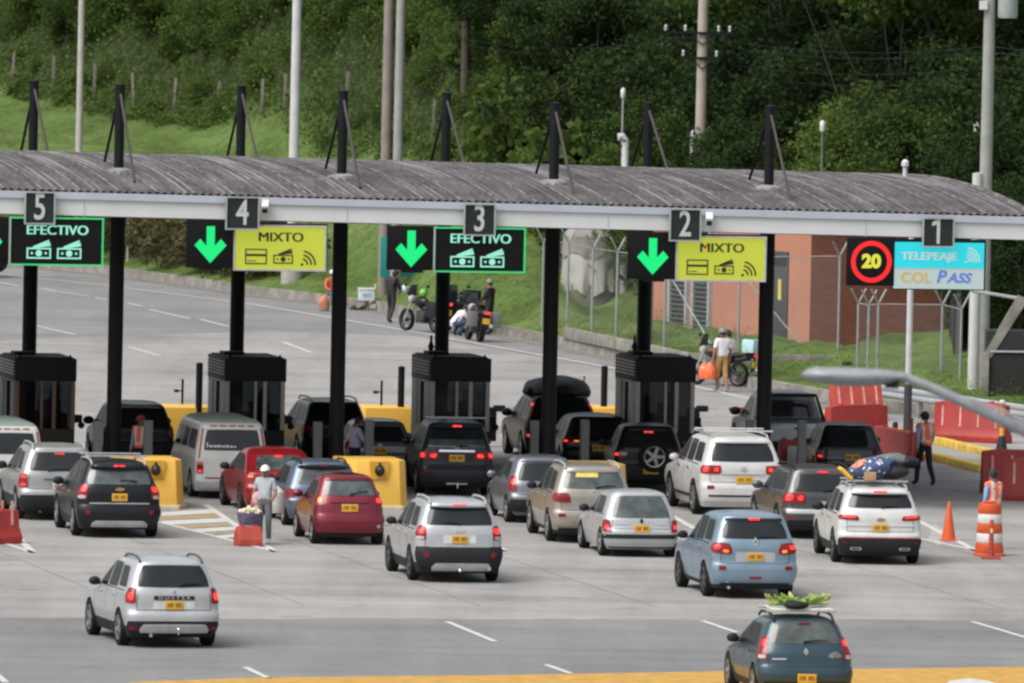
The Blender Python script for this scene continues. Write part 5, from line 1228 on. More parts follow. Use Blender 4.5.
# ------------------------------------------------------------------ barriers, cones, posts
def barrier(label, p, rz, L_=1.9, h=1.0, m=RED, tilt=0.0, z=0.0, name='plastic_barrier', slots=True, d=.52):
    t = thing(name, label, 'barrier', (p.x, p.y, z), rz, 'red plastic barriers'); t.rotation_euler = (tilt, 0, rz)
    prof = [(-d / 2, 0), (d / 2, 0), (d / 2, .16), (d / 2 - .12, .36), (d / 2 - .15, h), (-d / 2 + .15, h), (-d / 2 + .12, .36), (-d / 2, .16)]
    n = len(prof); N = 7; vs = []; fs = []
    for k in range(N):
        x = -L_ / 2 + L_ * k / (N - 1)
        for (y, zz) in prof: vs.append((x + (.0), y, zz + (-.05 if k in (0, N - 1) and zz > .9 else 0)))
    for k in range(N - 1):
        for j in range(n): j2 = (j + 1) % n; fs.append((k * n + j, (k + 1) * n + j, (k + 1) * n + j2, k * n + j2))
    fs.append(tuple(range(n))); fs.append(tuple(range(N * n - 1, (N - 1) * n - 1, -1)))
    MB().add(vs, fs).build('shell', m, t, bevel=.025)
    if slots:
        q = MB()
        for k in range(4):
            x = -L_ / 2 + L_ * (k + .5) / 4
            for sy in (-1, 1): q.box((x, sy * (d / 2 - .128), .66), (.055, .012, .52), rx=sy * .045)
        q.build('groove_mark', mat('pale_barrier_strip', (.62, .33, .29), .7, 0, .3, 6), t, smooth=False)  # strips paler than the shell, along both faces
    for sx in (-.55, .55): MB().lathe([(.07, h - .01), (.07, h + .03), (.05, h + .035)], 10, Matrix.Translation((sx * L_ / 2, 0, 0))).build('filler_cap', REDD, t)
    return t
def Gr(x0, y0, x1, y1):
    a_, b_ = G(x0, y0), G(x1, y1); return (a_ + b_) / 2, math.atan2((b_ - a_).y, (b_ - a_).x), (b_ - a_).length
p, rz, L_ = Gr(827, 442, 884, 440); barrier('low red barrier behind the black wagon carrying an upturned one', p, rz, L_, .95, slots=False)
p, rz, L_ = Gr(832, 420, 883, 420); barrier('faded red barrier leaning upright on the shoulder behind the black wagon', p, rz + .05, L_, 1.05, REDD, tilt=-.22)
p, rz, L_ = Gr(880, 455, 915, 462); barrier('tilted dark red barrier end right of the black wagon', p, rz, L_, .75, tilt=.1, slots=False)
p, rz, L_ = Gr(936, 440, 1007, 444); barrier('long red barrier with pale grooves standing behind the walking guard', p, rz, L_, 1.05)
p, rz, L_ = Gr(981, 493, 1060, 494); barrier('tall red barrier behind the guard in the orange vest', p, rz, L_, 1.05)
p, rz, L_ = Gr(1004, 500, 1090, 503); barrier('red barrier cut by the right edge, nearest of the right hand ones', p, rz, L_, 1.0)
p, rz, L_ = Gr(-45, 545, 14, 543); barrier('red barrier cut by the left edge on the white arrow tip', p, rz, L_, .72, d=.6)
p, rz, L_ = Gr(236, 546, 260, 546); barrier('small red barrier block with a fruit basket resting on it, at the vendor', p, rz, L_, .42, REDD, slots=False, d=.45)
p, rz, L_ = Gr(779, 474, 800, 474); t = barrier('small red barrier with a white panel between the pickup and the grey SUV', p, rz, L_, .85, slots=False)
MB().box((0, -.27, .45), (L_ * .62, .03, .5), rx=.05).build('white_panel', WHITE, t, bevel=.01)

t = thing('traffic_cone', 'tall slim orange cone standing on the white arrow tip right of the white crossover', 'cone', G(948.5, 541))
MB().lathe([(.16, .03), (.155, .06), (.03, .86), (.02, .88), (.001, .88)], 20).build('cone', ORANGE, t); MB().box((0, 0, .02), (.40, .40, .04)).build('base', ORANGE, t, bevel=.02)
t = thing('traffic_drum', 'orange and white banded drum in front of the vest wearing guard', 'drum', G(989, 556))
DW = mat('drum_white', (.66, .64, .61), .5, 0, .1, 5)
zz = [.06, .30, .50, .72, .92, 1.14]; rr_ = [.31, .285, .275, .262, .252, .245]
for k in range(5): MB().lathe([(rr_[k], zz[k]), (rr_[k] + .008, zz[k] + .02), (rr_[k + 1] + .008, zz[k + 1] - .02), (rr_[k + 1], zz[k + 1])], 24).build('band', ORANGE if k % 2 == 0 else DW, t)
MB().lathe([(.36, 0), (.36, .05), (.31, .07)], 24).build('rubber_base', mat('faded_orange_rubber', (.5, .10, .05), .7), t)
MB().box((0, 0, 1.17), (.3, .05, .06)).build('handle', ORANGE, t, bevel=.015)
t = thing('marker_post', 'slim orange-red post on a foot in front of the banded drum', 'marker post', G(990, 558) - Vector((0, .45, 0)))
MB().box((0, 0, .03), (.42, .22, .06)).build('foot', REDD, t, bevel=.02); MB().lathe([(.09, .05), (.055, .22), (.045, .82), (.03, .86)], 14).build('post', REDD, t); MB().box((0, -.05, .62), (.06, .02, .10)).build('reflector', mat('amber_reflector', (.7, .5, .2), .3), t)
t = thing('marker_post', 'thin red marker post on a black foot left of the walking guard', 'marker post', G(911, 468))
MB().lathe([(.25, 0), (.25, .05), (.08, .09)], 16).build('foot', BLK, t); MB().lathe([(.04, .06), (.035, 1.22), (.02, 1.25)], 10).build('post', REDD, t)
t = thing('marker_post', 'yellow and black marker post with a white cap against the long red barrier', 'marker post', G(1001.5, 449))
MB().lathe([(.15, 0), (.09, .3), (.06, .34)], 14).build('foot', BLK, t)
for k in range(4): MB().lathe([(.055, .34 + k * .2), (.055, .54 + k * .2)], 10).build('band', YEL if k % 2 == 0 else mat('dull_ochre', (.3, .17, .03), .7), t)
MB().ball((0, 0, 1.2), (.08, .08, .07), 10).build('cap', WHITE, t)
for (x, y, r, h, lb) in ((895, 438, .07, .42, 'small dark stub bollard on the yellow kerb'), (847, 371, .15, .28, 'short black bollard on the grass edge above the lamp head')):
    o = MB().lathe([(r, 0), (r, h - .05), (r * .7, h)], 12).build('bollard', BLK, None, G(x, y, .0 if y > 400 else .35)); tag(o, lb, 'bollard')

# guard rail
t = thing('guard_rail', 'galvanised guard rail along the grass edge at the right', 'guard rail', (0, 0, 0))
A, B = G(868, 411), G(1060, 440); n_ = 5
dv = (B - A); nn = Vector((dv.y, -dv.x, 0)).normalized()
prof = [(.0, .45), (.05, .50), (.05, .56), (.0, .61), (.05, .67), (.05, .73), (.0, .78)]
mb = MB(); mb.grid([[tuple(A + dv * k + nn * a_ + Vector((0, 0, z_))) for (a_, z_) in prof] for k in (0, .25, .5, .75, 1)]); mb.grid([[tuple(A + dv * k + nn * (a_ - .012) + Vector((0, 0, z_))) for (a_, z_) in prof] for k in (0, .25, .5, .75, 1)], flip=True)
mb.build('rail', GALV, t)
for k in np.linspace(.03, .97, n_): q = A + dv * k - nn * .08; MB().box((q.x, q.y, .36), (.1, .14, .76), math.atan2(dv.y, dv.x)).build('rail_post', CONCD, t, bevel=.01)

# pole with a dark foot between the lanes, dark cap pole behind the sign
t = thing('signal_pole', 'thin pole, white above and dark below, standing on the yellow kerb', 'pole', G(907, 440))
MB().lathe([(.105, 0), (.105, 1.45), (.09, 1.47)], 14).build('lower_shaft', mat('dark_grey_pole', (.04, .042, .05), .5), t); MB().lathe([(.085, 1.46), (.075, 5.4), (.02, 5.42)], 14).build('upper_shaft', mat('pale_pole', (.50, .52, .53), .5), t)

# ------------------------------------------------------------------ poles on the hill
PALEP = mat('pale_concrete_pole', (.40, .385, .35), .8, 0, .12, 2.5); WHITP = mat('whitish_pole', (.50, .50, .50), .7, 0, .1, 2); GREYP = mat('grey_concrete_pole', (.28, .285, .27), .8, 0, .12, 2.5); WOOD = mat('dark_wood_pole', (.075, .062, .052), .85, 0, .25, 3)
def pole(label, base, r0, h, m, r1=None, cat='pole', name='utility_pole'):
    t = thing(name, label, cat, base); MB().lathe([(r0, -.3), (r1 or r0 * .72, h), (.01, h + .02)], 16).build('shaft', m, t); return t
pole('pale concrete pole at the upper left, behind the left roof columns', on_terrain(77, 250), .135, 13.5, PALEP)
t = pole('whitish pole rising behind the canopy left of the second front column', on_terrain(291.5, 282), .185, 14.5, WHITP)
MB().lathe([(.36, -.2), (.36, .52), (.3, .56)], 16).build('concrete_foot', CONC, t)
pole('brownish pole, left one of the close pair above the third lane', on_terrain(383, 296), .19, 14.5, mat('brown_concrete_pole', (.22, .195, .165), .8, 0, .15, 2.5))
pole('grey pole, right one of the close pair above the third lane', on_terrain(395, 296), .175, 14.0, GREYP)
pole('dark wooden pole on the overgrown slope above the third lane', on_terrain(463.5, 152), .16, 10.5, WOOD)
t = pole('concrete pole carrying two cross arms with insulators above the second lane', on_terrain(697, 300), .20, 13, mat('tan_concrete_pole', (.36, .32, .27), .8, 0, .12, 2.5))
zt = [t.location.z]
def at_h(t, y):                                      # height on a pole that appears at picture row y
    d = ray(700, y); return CAMH + d[2] * (t.location.y / d[1]) - t.location.z
for (y, l, r_) in ((33, 1.15, 1.0), (58, .62, .62)):
    h_ = at_h(t, y); MB().box((-.1, -.2, h_), (l + r_, .09, .08)).tube([(-l * .55, -.2, h_), (0, -.2, h_ - .35)], .02, 6).tube([(r_ * .55, -.2, h_), (0, -.2, h_ - .35)], .02, 6).build('cross_arm', STEEL, t)
    for x in ((-l - .02, -.55, .5, .85) if y < 50 else (-.6, .45)): MB().lathe([(.04, .05), (.055, .09), (.04, .14), (.055, .19), (.03, .25)], 10, Matrix.Translation((x, -.2, h_))).build('insulator', GALV, t)
MB().lathe([(.085, -.2), (.085, at_h(t, 132)), (.02, at_h(t, 130))], 10, Matrix.Translation((-.24, -.22, 0))).build('conduit', GALV, t)
t = pole('tall grey pole with a transformer at its top, at the right edge', on_terrain(981, 389), .20, 13.5, GREYP); TPOLE = t
MB().lathe([(.15, -.2), (.14, 6.0), (.02, 6.02)], 14, Matrix.Translation((-.24, -.12, 0))).build('white_conduit', WHITP, t)
h_ = at_h(t, 8); MB().lathe([(.26, h_ - .1), (.28, h_), (.28, h_ + .8), (.2, h_ + .9)], 16, Matrix.Translation((.5, -.1, 0))).build('transformer', mat('grey_transformer', (.30, .34, .33), .5), t); MB().box((-.18, -.1, h_ + .25), (.22, .3, .25)).build('switch_box', WHITE, t); MB().box((.2, -.1, h_ + .5), (1.3, .08, .08)).build('cross_arm', GALV, t)
for (x, y, ytop, r_, m, lb) in ((619, 290, 97, .05, GREYP, 'slim grey pole with a small lamp left of the white bent pipe'), (818, 330, 130, .035, mat('green_pole', (.06, .12, .08), .6), 'slim green pole with a white lamp before the dark trees'), (972, 330, 132, .035, GREYP, 'slim pole with a pale lamp left of the transformer pole'), (127.5, 262, 168, .045, WHITP, 'thin white pole beside the leftmost front column, on the grass bank')):
    bs = on_terrain(x, y); d = ray(x, ytop); top = CAMH + d[2] * bs.y / d[1] - bs.z
    t = thing('lamp_pole', lb, 'lamp pole', bs); MB().lathe([(r_, -.2), (r_ * .7, top), (.01, top + .02)], 10).build('shaft', m, t); MB().lathe([(.05, top - .05), (.085, top), (.085, top + .22), (.04, top + .3)], 10).build('lamp', WHITE, t)
bs = on_terrain(622.5, 292); d = ray(624, 137); top = CAMH + d[2] * bs.y / d[1] - bs.z
t = thing('vent_pipe', 'white pipe with a bent top showing above the canopy roof', 'pipe', bs); MB().tube([(0, 0, -.2), (0, 0, top - .3), (-.02, 0, top - .1), (-.12, -.05, top + .02), (-.24, -.08, top)], .12, 12).build('pipe', WHITE, t)
# cables
for k, (y0, y1) in enumerate(((36, 46), (42, 52), (60, 66), (70, 78))):
    a_ = AY(702, y0, 352); b_ = AY(990, y1, 318); c_ = AY(1100, y1 + 3, 305); l_ = AY(420, y0 + (-6 if k < 2 else 2), 372)
    pts = []
    for (p, q, s_) in ((l_, a_, .5), (a_, b_, .35), (b_, c_, .1)):
        for i in range(12): f_ = i / 12; pts.append(p.lerp(q, f_) - Vector((0, 0, s_ * 4 * f_ * (1 - f_))))
    o = MB().tube(pts + [c_], .011, 5).build('power_cable', STEEL); tag(o, ['topmost power cable from the cross arm pole to the transformer pole', 'second power cable from the top, to the transformer pole', 'third power cable from the top, below the cross arm', 'lowest power cable before the dark trees'][k], 'cable', 'overhead power cables')
# teal road sign
bs = on_terrain(387, 295); t = thing('road_sign', 'teal road sign beside the brownish pole, half hidden by the arrow signal', 'road sign', bs + Vector((.36, -.35, 0)), .3)
TEAL = mat('teal_sign_face', (.02, .26, .24), .5)
s_ = FPX / bs.y; zc = (295 - 257) / s_
MB().box((-.0, 0, zc), (1.25, .04, 40 / s_)).build('face', TEAL, t, bevel=.01); MB().box((.05, .05, zc / 2), (.09, .06, zc)).build('post', WHITP, t)
q = MB()
for k in range(3): q.box((-.05 + .1 * k, -.024, zc + .35 - .28 * k), (.6, .006, .08))
q.build('sign_lines', mat('sign_white', (.5, .6, .58), .5), t, smooth=False)

# ------------------------------------------------------------------ hillside fence posts
FPX_ = [(12, 90), (53, 92), (94, 100), (134, 109), (174, 115), (217, 119), (262, 117), (284, 112), (432, 140), (482, 145), (527, 135), (610, 158), (672, 165), (577, 128), (346, 112)]
for i, (x, y) in enumerate(FPX_):
    bs = on_terrain(x, y + 1); o = MB().box((0, 0, .62), (.12, .12, 1.55)).build('fence_post', mat('mossy_fence_post', (.15, .135, .115), .9, 0, .3, 4), None, bs, rnd.uniform(-.3, .3), bevel=.01); o.rotation_euler[1] = rnd.uniform(-.06, .06)
    tag(o, 'mossy concrete fence post on the overgrown slope', 'fence post', 'fence posts on the overgrown slope')

# ------------------------------------------------------------------ brick building
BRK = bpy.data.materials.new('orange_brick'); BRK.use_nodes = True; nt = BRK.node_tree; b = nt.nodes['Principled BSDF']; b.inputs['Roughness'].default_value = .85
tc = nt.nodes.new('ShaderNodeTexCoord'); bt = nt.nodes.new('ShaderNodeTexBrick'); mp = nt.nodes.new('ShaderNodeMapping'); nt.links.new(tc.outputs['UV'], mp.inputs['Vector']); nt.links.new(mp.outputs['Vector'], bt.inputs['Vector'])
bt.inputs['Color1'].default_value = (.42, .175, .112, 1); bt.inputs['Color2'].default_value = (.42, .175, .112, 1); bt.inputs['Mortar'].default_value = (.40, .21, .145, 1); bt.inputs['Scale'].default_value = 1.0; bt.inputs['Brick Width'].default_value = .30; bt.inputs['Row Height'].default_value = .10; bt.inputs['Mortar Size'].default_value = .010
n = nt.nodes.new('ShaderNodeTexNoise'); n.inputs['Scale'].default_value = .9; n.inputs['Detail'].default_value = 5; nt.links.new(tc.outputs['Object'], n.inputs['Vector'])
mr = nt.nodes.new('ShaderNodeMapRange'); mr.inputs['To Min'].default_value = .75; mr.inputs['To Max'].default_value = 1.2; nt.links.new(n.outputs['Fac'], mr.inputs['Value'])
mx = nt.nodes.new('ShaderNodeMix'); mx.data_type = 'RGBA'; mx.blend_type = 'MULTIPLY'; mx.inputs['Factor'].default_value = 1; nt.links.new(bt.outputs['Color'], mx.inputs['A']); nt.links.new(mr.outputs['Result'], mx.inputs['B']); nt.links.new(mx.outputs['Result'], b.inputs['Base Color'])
bc, bl, br = G(809, 349, .35), G(640, 331, .35), G(946, 349, .35)
BRK2 = BRK.copy(); BRK2.name = 'dark_red_brick'; b2_ = [n_ for n_ in BRK2.node_tree.nodes if n_.type == 'TEX_BRICK'][0]; b2_.inputs['Color1'].default_value = (.27, .088, .058, 1); b2_.inputs['Color2'].default_value = (.21, .066, .045, 1); b2_.inputs['Mortar'].default_value = (.22, .105, .075, 1); b2_.inputs['Row Height'].default_value = .085; b2_.inputs['Brick Width'].default_value = .26  # copy of the front wall brick, darker and redder
t = thing('brick_building', 'single storey orange brick building with louvred openings and a grey door behind the fence', 'building', (bc.x, bc.y, .3))
o0 = Vector((bc.x, bc.y, .35)); L1, L2 = bl - bc, br - bc; back = L1 + L2
HB = 4.6
def wall(name, a_, b_):
    mb = MB(); a_, b_ = Vector(a_), Vector(b_); l = (b_ - a_).length
    mb.add([(a_.x, a_.y, -.3), (b_.x, b_.y, -.3), (b_.x, b_.y, HB), (a_.x, a_.y, HB)], [(0, 1, 2, 3)])
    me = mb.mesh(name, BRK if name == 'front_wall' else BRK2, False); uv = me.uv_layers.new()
    for lp, c_ in zip(range(4), ((0, 0), (l, 0), (l, HB + .3), (0, HB + .3))): uv.data[lp].uv = c_
    return link(name, me, t)
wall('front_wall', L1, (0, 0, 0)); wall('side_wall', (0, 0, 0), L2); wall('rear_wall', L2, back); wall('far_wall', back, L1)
mb = MB(); o_ = .3
rc = [L1 * 1.05 - L2 * .05, -L1 * .05 - L2 * .05, L2 * 1.05 - L1 * .05, back * 1.05]; mb.hprism([(p.x, p.y) for p in rc], HB, HB + .25); mb.build('roof_slab', CONC, t, smooth=False)
n1_ = Vector((L1.y, -L1.x, 0)).normalized(); n1_ = -n1_ if n1_.y > 0 else n1_
rzf = math.atan2(-L1.y, -L1.x)
def on_wall(x):                                      # share along the front wall at picture column x
    a_, b_ = bl.xy / 1, bc.xy / 1; best = min(range(201), key=lambda k: abs(512 + FPX * (bl.x + (bc.x - bl.x) * k / 200) / (bl.y + (bc.y - bl.y) * k / 200) + .0 - x)); return L1 * (1 - best / 200)
LOUV = mat('grey_louvre', (.085, .09, .10), .6)
for (x0, x1) in ((671, 688), (695, 711)):
    a_, b_ = on_wall(x0), on_wall(x1); c_ = (a_ + b_) / 2 + n1_ * .02; w = (b_ - a_).length
    fo = MB().box((c_.x, c_.y, 1.75), (w, .05, 3.2), rzf).build('louvre_panel', mat('dark_louvre_back', (.03, .032, .036), .8), t, smooth=False)
    q = MB()
    for k in range(22): q.box((c_.x + n1_.x * .05, c_.y + n1_.y * .05, .25 + k * .145), (w, .05, .07), rzf, rx=.5)
    q.build('louvre_slats', LOUV, fo, smooth=False)
    for e_ in (a_, b_): MB().box((e_.x + n1_.x * .06, e_.y + n1_.y * .06, 1.75), (.12, .14, 3.3), rzf).build('louvre_frame', GALV, fo, smooth=False)
a_, b_ = on_wall(774), on_wall(788); c_ = (a_ + b_) / 2 + n1_ * .03; w = (b_ - a_).length
fo = MB().box((c_.x, c_.y, 1.45), (w, .06, 2.9), rzf).build('door', mat('dark_grey_door', (.05, .052, .058), .5), t, bevel=.01)
MB().box((c_.x + n1_.x * .04, c_.y + n1_.y * .04, 1.75), (w * .22, .02, .62), rzf).build('warning_notice', mat('yellow_notice_plate', (.6, .5, .08), .5), fo)
MB().box((c_.x + n1_.x * .04, c_.y + n1_.y * .04, 2.62), (w * .8, .02, .3), rzf).build('transom', GLASS, fo)
# footing strip
mb = MB(); f0, f1, f2 = G(566, 333, .45), G(690, 359, .45), G(862, 362, .45)
t2 = thing('footing_wall', 'low weathered concrete footing under the chain link fence by the brick building', 'low wall', (0, 0, 0))
for a_, b_ in ((f0, f1), (f1, f2)): c_ = (a_ + b_) / 2; mb.box((c_.x, c_.y, .46), ((b_ - a_).length, .2, .34), math.atan2((b_ - a_).y, (b_ - a_).x))
mb.build('footing', CONCD, t2, bevel=.02)

# ------------------------------------------------------------------ chain link fences
WIRE = bpy.data.materials.new('chain_link_mesh'); WIRE.use_nodes = True; nt = WIRE.node_tree; b = nt.nodes['Principled BSDF']; b.inputs['Base Color'].default_value = (.32, .33, .33, 1); b.inputs['Metallic'].default_value = .3; b.inputs['Roughness'].default_value = .5
tc = nt.nodes.new('ShaderNodeTexCoord'); sx = nt.nodes.new('ShaderNodeSeparateXYZ'); nt.links.new(tc.outputs['UV'], sx.inputs[0])
def wv(sgn):
    a1 = nt.nodes.new('ShaderNodeMath'); a1.operation = 'MULTIPLY_ADD'; nt.links.new(sx.outputs['X'], a1.inputs[0]); a1.inputs[1].default_value = sgn * 14.0
    s2 = nt.nodes.new('ShaderNodeMath'); s2.operation = 'MULTIPLY'; nt.links.new(sx.outputs['Y'], s2.inputs[0]); s2.inputs[1].default_value = 14.0; nt.links.new(s2.outputs[0], a1.inputs[2])
    f = nt.nodes.new('ShaderNodeMath'); f.operation = 'FRACT'; nt.links.new(a1.outputs[0], f.inputs[0]); l = nt.nodes.new('ShaderNodeMath'); l.operation = 'LESS_THAN'; nt.links.new(f.outputs[0], l.inputs[0]); l.inputs[1].default_value = .045; return l
mxm = nt.nodes.new('ShaderNodeMath'); mxm.operation = 'MAXIMUM'; nt.links.new(wv(1).outputs[0], mxm.inputs[0]); nt.links.new(wv(-1).outputs[0], mxm.inputs[1]); nt.links.new(mxm.outputs[0], b.inputs['Alpha'])
FGAL = mat('dull_fence_steel', (.27, .285, .29), .55, .2, .15, 4)
def chain_fence(label, pts, h, braces=(), top=True):
    t = thing('chain_link_fence', label, 'fence', (0, 0, 0), 0, 'chain link fences on the grass')
    for i, p in enumerate(pts):
        MB().tube([(p.x, p.y, p.z - .1), (p.x, p.y, p.z + h)], .038, 8).build('fence_post', FGAL, t)
        if top: MB().tube([(p.x, p.y, p.z + h), (p.x - .22, p.y - .12, p.z + h + .42)], .03, 6).build('angled_arm', FGAL, t)
        if top: MB().tube([(p.x, p.y, p.z + h), (p.x + .22, p.y + .12, p.z + h + .42)], .03, 6).build('angled_arm', FGAL, t)
    for i, (a_, b_) in enumerate(zip(pts[:-1], pts[1:])):
        l = (b_ - a_).length; mb = MB().add([a_, b_, b_ + Vector((0, 0, h)), a_ + Vector((0, 0, h))], [(0, 1, 2, 3)]); me = mb.mesh('mesh_panel', WIRE, False); uv = me.uv_layers.new()
        for k, c_ in enumerate(((0, 0), (l, 0), (l, h), (0, h))): uv.data[k].uv = c_
        link('mesh_panel', me, t)
        for z_ in (1.0,): MB().tube([a_ + Vector((0, 0, h * z_)), b_ + Vector((0, 0, h * z_))], .016, 6).build('rail', FGAL, t)
        if i in braces: MB().tube([a_ + Vector((0, 0, h * .85)), b_.lerp(a_, .35) + Vector((0, 0, .1))], .022, 6).build('brace', FGAL, t)
chain_fence('chain link fence with angled tops around the covered tank', [on_terrain(x, y) for x, y in ((542, 326), (567, 328), (591.5, 334), (616, 338), (651, 345))], 2.6)
chain_fence('chain link fence with braces in front of the brick building', [on_terrain(x, y) for x, y in ((651, 345), (664, 347), (738, 352), (838, 350))], 2.75, (1, 2))
chain_fence('chain link fence with a double gate post before the right end of the building', [on_terrain(x, y) for x, y in ((857, 372), (867.5, 373), (877, 373), (941, 374), (960, 380))], 1.95)

# covered tank
bs = on_terrain(590, 306); s_ = FPX / bs.y; t = thing('covered_tank', 'round tank under a pale dirty tarpaulin with a domed top behind the fence', 'tank', bs + Vector((0, 0, .40)))
TARP = mat('dirty_pale_tarpaulin', (.40, .39, .36), .8, 0, .22, 1.6)
def skirt(r0, z0, r1, z1, n=72, amp=.06):
    rows = []
    for k in range(9):
        f_ = k / 8; row = []
        for j in range(n + 1):
            a_ = 2 * math.pi * j / n; r_ = r0 + (r1 - r0) * f_ + amp * (1 - f_) * (math.sin(a_ * 9) + .6 * math.sin(a_ * 17 + 1)); row.append((r_ * math.cos(a_), r_ * math.sin(a_), z0 + (z1 - z0) * f_ + (.12 * math.sin(a_ * 5) if k == 0 else 0)))
        rows.append(row)
    return rows
MB().grid(skirt(.90, .02, .90, 1.28)).build('lower_cover', TARP, t); MB().grid(skirt(.93, 1.22, .90, 1.85, amp=.025)).build('upper_band', mat('grey_brown_tarpaulin', (.23, .215, .20), .85, 0, .2, 2), t)
MB().lathe([(.92, 1.80), (.88, 1.90), (.60, 2.18), (.30, 2.32), (.02, 2.36)], 24).build('dome_cover', mat('grey_brown_tarpaulin', (.27, .255, .24)), t)
MB().lathe([(.86, -.9), (.86, .3)], 20).build('tank_base', mat('dark_base_concrete', (.16, .155, .14), .9), t)

# dark shed at the right with concrete ramp edge
a_ = on_terrain(962, 352); t = thing('dark_shed', 'dark open shed in deep shade beyond the right end of the brick building', 'shed', a_)
DK = mat('deep_shade_wall', (.012, .012, .013), .9)  # near-black colour carries the deep shade inside the shed
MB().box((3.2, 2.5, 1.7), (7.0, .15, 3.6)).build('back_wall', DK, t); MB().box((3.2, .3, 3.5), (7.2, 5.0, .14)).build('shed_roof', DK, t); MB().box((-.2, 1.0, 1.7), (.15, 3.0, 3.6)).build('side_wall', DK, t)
for x in (-.2, 3.0): MB().box((x, -1.9, 1.75), (.14, .14, 3.5)).build('shed_post', mat('shed_post_grey', (.10, .10, .10), .8), t)
b_ = G(1000, 398, .3); t = thing('retaining_wall', 'dark walled pit with a slanted concrete edge at the right edge', 'retaining wall', b_)
MB().box((.9, .6, .9), (2.6, 1.4, 1.9)).build('wall', mat('near_black_wall', (.018, .018, .018), .9), t, bevel=.02)  # wall in one even near-black colour
MB().box((-.43, -.1, .55), (.2, .25, 1.35)).build('corner_post', CONCD, t, bevel=.02); MB().prism([(-.5, 1.15), (-.28, 1.1), (.72, 2.75), (.42, 2.85)], -.12, .08).build('slanted_edge', CONCD, t, smooth=False); MB().tube([(-.3, -.13, 1.28), (1.6, -.13, 1.3)], .03, 6).build('hand_rail', GALV, t); MB().tube([(-.9, -.0, 2.95), (.5, -.05, 2.75)], .05, 6).build('top_edge', GALV, t)

# ------------------------------------------------------------------ near street lamp reaching into the picture
YL = 112.0
t = thing('street_lamp', 'grey street lamp with a long flat head and curved arm reaching in from the right', 'street lamp', (AY(1190, 600, YL).x, YL, 0))
bx, sc_ = t.location.x, FPX / YL
def LP(x, y): q = AY(x, y, YL); return Vector((q.x - bx, 0, q.z))
LG = mat('lamp_grey_paint', (.27, .285, .30), .5, .2, .12, 14)
arm = [LP(895, 376), LP(908, 378.5), LP(925, 385), LP(950, 396), LP(985, 412), LP(1024, 430), LP(1080, 458), LP(1130, 490), LP(1165, 530), LP(1185, 590), Vector((0, 0, 7.0))]
MB().tube(arm, [.05, .05, .052, .055, .058, .06, .062, .065, .07, .075, .08], 14).build('arm', LG, t)
MB().lathe([(.13, 0), (.12, .4), (.085, 4), (.08, 7.1)], 18).build('pole', LG, t)
h0, h1 = LP(801, 373.5), LP(905, 377); dv = h1 - h0; rows = []
for k in range(15):
    f_ = k / 14; c_ = h0 + dv * f_ + Vector((0, 0, -.006 * math.sin(f_ * math.pi) * 0))
    hw = .16 * min(1, (f_ * 6) ** .5 if f_ < 1 / 6 else 1) * (1 if f_ < .62 else 1 - (f_ - .62) * 1.45); up = .075 * min(1, (f_ * 7) ** .5 if f_ < 1 / 7 else 1) * (1 if f_ < .75 else 1 - (f_ - .75) * 1.5); dn = .105 * (math.sin(min(1, f_ * 1.05) * math.pi) ** .5 if 0 < f_ < .95 else .15) + .01
    rows.append([(c_.x, c_.y + hw * math.cos(a_), c_.z + (up if math.sin(a_) > 0 else dn) * math.sin(a_)) for a_ in np.linspace(0, 2 * math.pi, 19)])
MB().grid(rows).build('lamp_head', LG, t); q = LP(892, 382); MB().box((q.x, 0, q.z - .02), (.14, .08, .09)).tube([(q.x - .08, 0, q.z + .03), (q.x + .18, 0, q.z + .0)], .015, 6).build('photocell_bracket', BLK, t)
MB().tube([LP(968, 400) + Vector((0, -.09, .03)), LP(1000, 414) + Vector((0, -.1, .05)), LP(1060, 440) + Vector((0, -.1, .02))], .012, 6).build('cable', GALV, t)
# ------------------------------------------------------------------ people
SKIN = mat('brown_skin', (.27, .135, .085), .55, 0, .06, 4)
HAIRM = mat('black_hair', (.012, .010, .009), .6)
SHOE = mat('dark_shoe', (.02, .02, .022), .6); SHOEW = mat('light_shoe', (.55, .54, .52), .6)
BASE = dict(pelvis=(0, 0, .95), spine=(0, .0, 1.12), chest=(0, -.005, 1.32), neck=(0, 0, 1.47), chin=(0, .02, 1.545), head=(0, .02, 1.625), crown=(0, .01, 1.70),
            shl=(-.175, 0, 1.405), ell=(-.235, -.02, 1.13), wrl=(-.25, .05, .89), hal=(-.25, .08, .81), shr=(.175, 0, 1.405), elr=(.235, -.02, 1.13), wrr=(.25, .05, .89), har=(.25, .08, .81),
            hil=(-.09, 0, .92), knl=(-.10, .03, .50), anl=(-.10, -.02, .09), tol=(-.115, .14, .035), hir=(.09, 0, .92), knr=(.10, .03, .50), anr=(.10, -.02, .09), tor=(.115, .14, .035))
RADI = dict(pelvis=.135, spine=.128, chest=.15, neck=.055, chin=.075, head=.098, crown=.072, shl=.076, ell=.052, wrl=.035, hal=.037, shr=.076, elr=.052, wrr=.035, har=.037, hil=.100, knl=.074, anl=.056, tol=.044, hir=.100, knr=.074, anr=.056, tor=.044)
